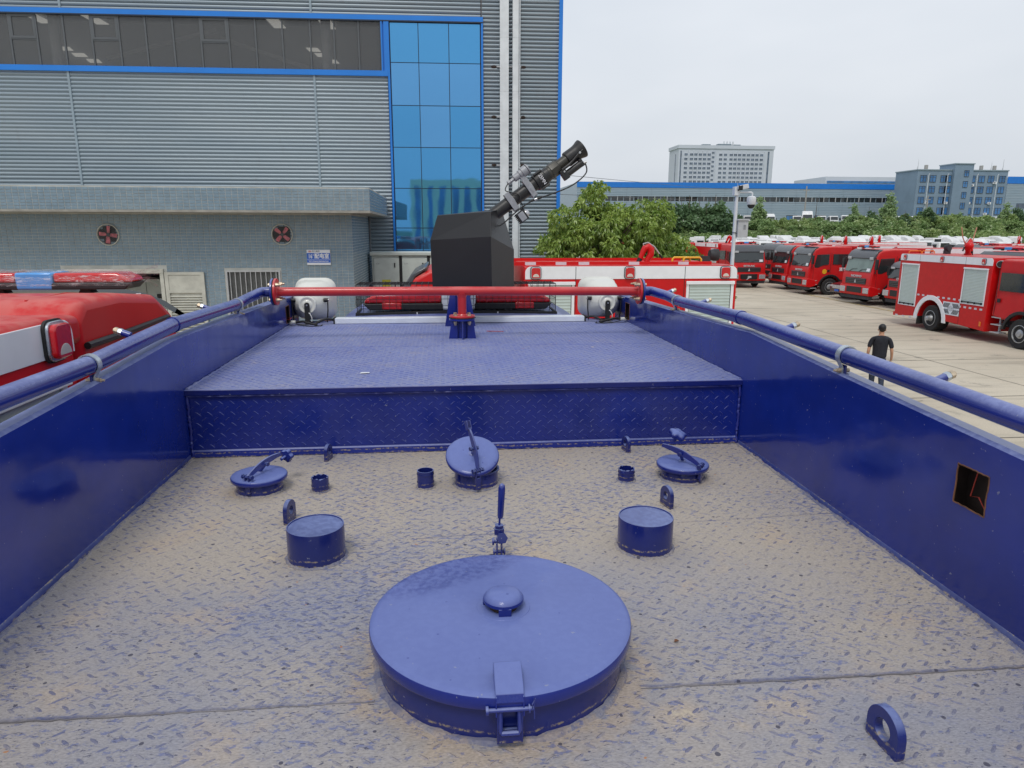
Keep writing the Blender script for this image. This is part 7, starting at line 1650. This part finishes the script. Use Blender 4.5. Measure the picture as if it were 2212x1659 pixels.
# high-rise
YH = 520.0; hx0, hx1 = 173.7, 246.2; hz = 65.2
hr_ = thing('high_rise', 'wide pale twelve storey tower block with rows of small dark windows far behind the warehouse', 'tower block', (hx0, YH, 0))
mb = MB(); mb.box(hx0, hx1, YH, YH+22, 0, hz); mb.build('wall', 'highrise_wall', hr_); mb = MB(); mb.box(hx0-.6, hx1+.6, YH-.6, YH+22.5, hz-2.4, hz); mb.build('parapet', 'highrise_wall', hr_)
hw = win_mesh(1.15, .78, 'far_window', 'highrise_wall', rail=False); hwm = hw.data; bpy.data.objects.remove(hw)
xs_ = [179.2, 183.4, 186.6, 190.0, 193.3, 196.8, 199.8, 205.6, 209.2, 213.6, 216.8, 220.0, 223.4, 226.8, 230.2, 233.4, 237.0]
for r_ in range(12):
    for i, x in enumerate(xs_):
        if 59-3.2*r_ < 22: continue
        o = bpy.data.objects.new('window', hwm); COL.objects.link(o); o.parent = hr_; o.location = (x-hx0, -.05, 58.6-3.2*r_+(1.4 if x == 199.8 else 0))
        if x == 199.8: o.scale = (.8, 1, .9)
mb = MB()
for x in (177.0, 181.4, 185.0, 188.3, 191.7, 195.1, 198.4, 201.6, 207.6, 211.4, 215.2, 218.4, 221.7, 225.1, 228.5, 231.8, 235.2, 239.2): mb.box(x-.25, x+.25, YH-.5, YH, 4, hz-4)
mb.build('wall_rib', 'highrise_wall', hr_)
mb = MB(); mb.box(hx0+1.2, hx0+2.2, YH-.08, YH, 4, hz-4); mb.box(hx1-4.5, hx1-3.2, YH-.08, YH, 4, hz-4); mb.box(hx0-.08, hx0, YH+6, YH+8, 4, hz-6); mb.build('stair_glazing', 'far_window', hr_)
for a, b, c in ((205, 215, 1.6), (193, 199, 1.2), (217, 222, 1.2)): MB().box(a, b, YH+4, YH+9, hz, hz+c).build('roof_plant', 'seam_grey', hr_)
for x in (209.5, 211.8, 214.2, 216.4): mb = MB(); mb.cyl((x, YH+5, hz), (x, YH+5, hz+3.4), .45, n=8); mb.build('roof_flue', 'pipe_white', hr_)
# pale flat building behind the warehouse
YS = 320.0; k = YS/230.; pf = thing('flat_building', 'pale flat-roofed building just showing above the blue warehouse roof', 'building', (127.7*k, YS, 0))
mb = MB(); mb.box(127.7*k, 153.1*k, YS, YS+30, 0, 4+17.65*k); mb.build('wall', 'highrise_wall', pf); mb = MB(); mb.box(128.2*k, 152.9*k, YS-.3, YS, 4+15.6*k, 4+16.3*k); mb.build('window_band', 'office_glass', pf)
# building at the right edge
YE = 236.0; k = YE/150.; re_ = thing('edge_building', 'grey clad building with blue roof band cut off by the right edge of the photo', 'building', (126.1*k, YE, 0))
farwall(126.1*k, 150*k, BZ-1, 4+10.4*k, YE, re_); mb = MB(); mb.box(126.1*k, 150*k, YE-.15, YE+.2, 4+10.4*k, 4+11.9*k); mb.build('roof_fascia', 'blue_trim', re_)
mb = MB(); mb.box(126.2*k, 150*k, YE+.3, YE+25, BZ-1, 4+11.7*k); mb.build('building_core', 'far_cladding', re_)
for z in (6.5, 9.0): mb = MB(); mb.box(129*k, 140*k, YE-.06, YE+.1, 4+(z-4)*k, 4+(z-2.9)*k); mb.build('window_band', 'far_window', re_)
# poles and wires
for (x, y, h, lab) in ((87.2*1.15, 190, 16.0, 'concrete utility pole in front of the middle of the warehouse'), (147.0, 205, 14.5, 'thin utility pole at the right end of the warehouse')):
    t = thing('utility_pole', lab, 'pole', (x, y, BZ)); mb = MB(); mb.cyl((x, y, BZ-.5), (x, y, h), .26, .17, n=10); mb.build('pole', 'concrete_pole', t); mb = MB(); mb.box(x-.9, x+.9, y-.08, y+.08, h-1.3, h-1.1); mb.build('cross_arm', 'concrete_pole', t)
def wire(a, b, sag, r, lab):
    a = Vector(a); b = Vector(b); mb = MB(); mb.tube([a.lerp(b, i/24)-Vector((0, 0, sag*4*(i/24)*(1-i/24))) for i in range(25)], r, 4, caps=False); tag(mb.build('overhead_wire', 'frame_grey', None, smooth=60), lab, 'wire')
wire((3.35, 21.0, 5.60), (100.0, 190, 15.2), .6, .010, 'thin overhead wire from the hall corner above the broad tree')
wire((3.35, 24.0, 5.2), (150, 205, 14.0), 1.0, .011, 'lower overhead wire running past the office block')
# yard buildings on the camera's side: the mirror glass shows them
bk = thing('opposite_building', 'cream building with blue panels, seen only mirrored in the blue glass', 'building', (0, -46, 0))
mb = MB(); mb.box(-9, 45, -70, -58, 0, 10.6); mb.build('wall', 'back_wall', bk)
mb = MB()
for i in range(30):
    mb.box(-8.5+1.7*i, -7.7+1.7*i, -58.05, -57.95, 1.0, 9.6)
mb.build('window_group', 'office_glass', bk, kind='stuff')
bpy.data.scenes.remove(TMP)
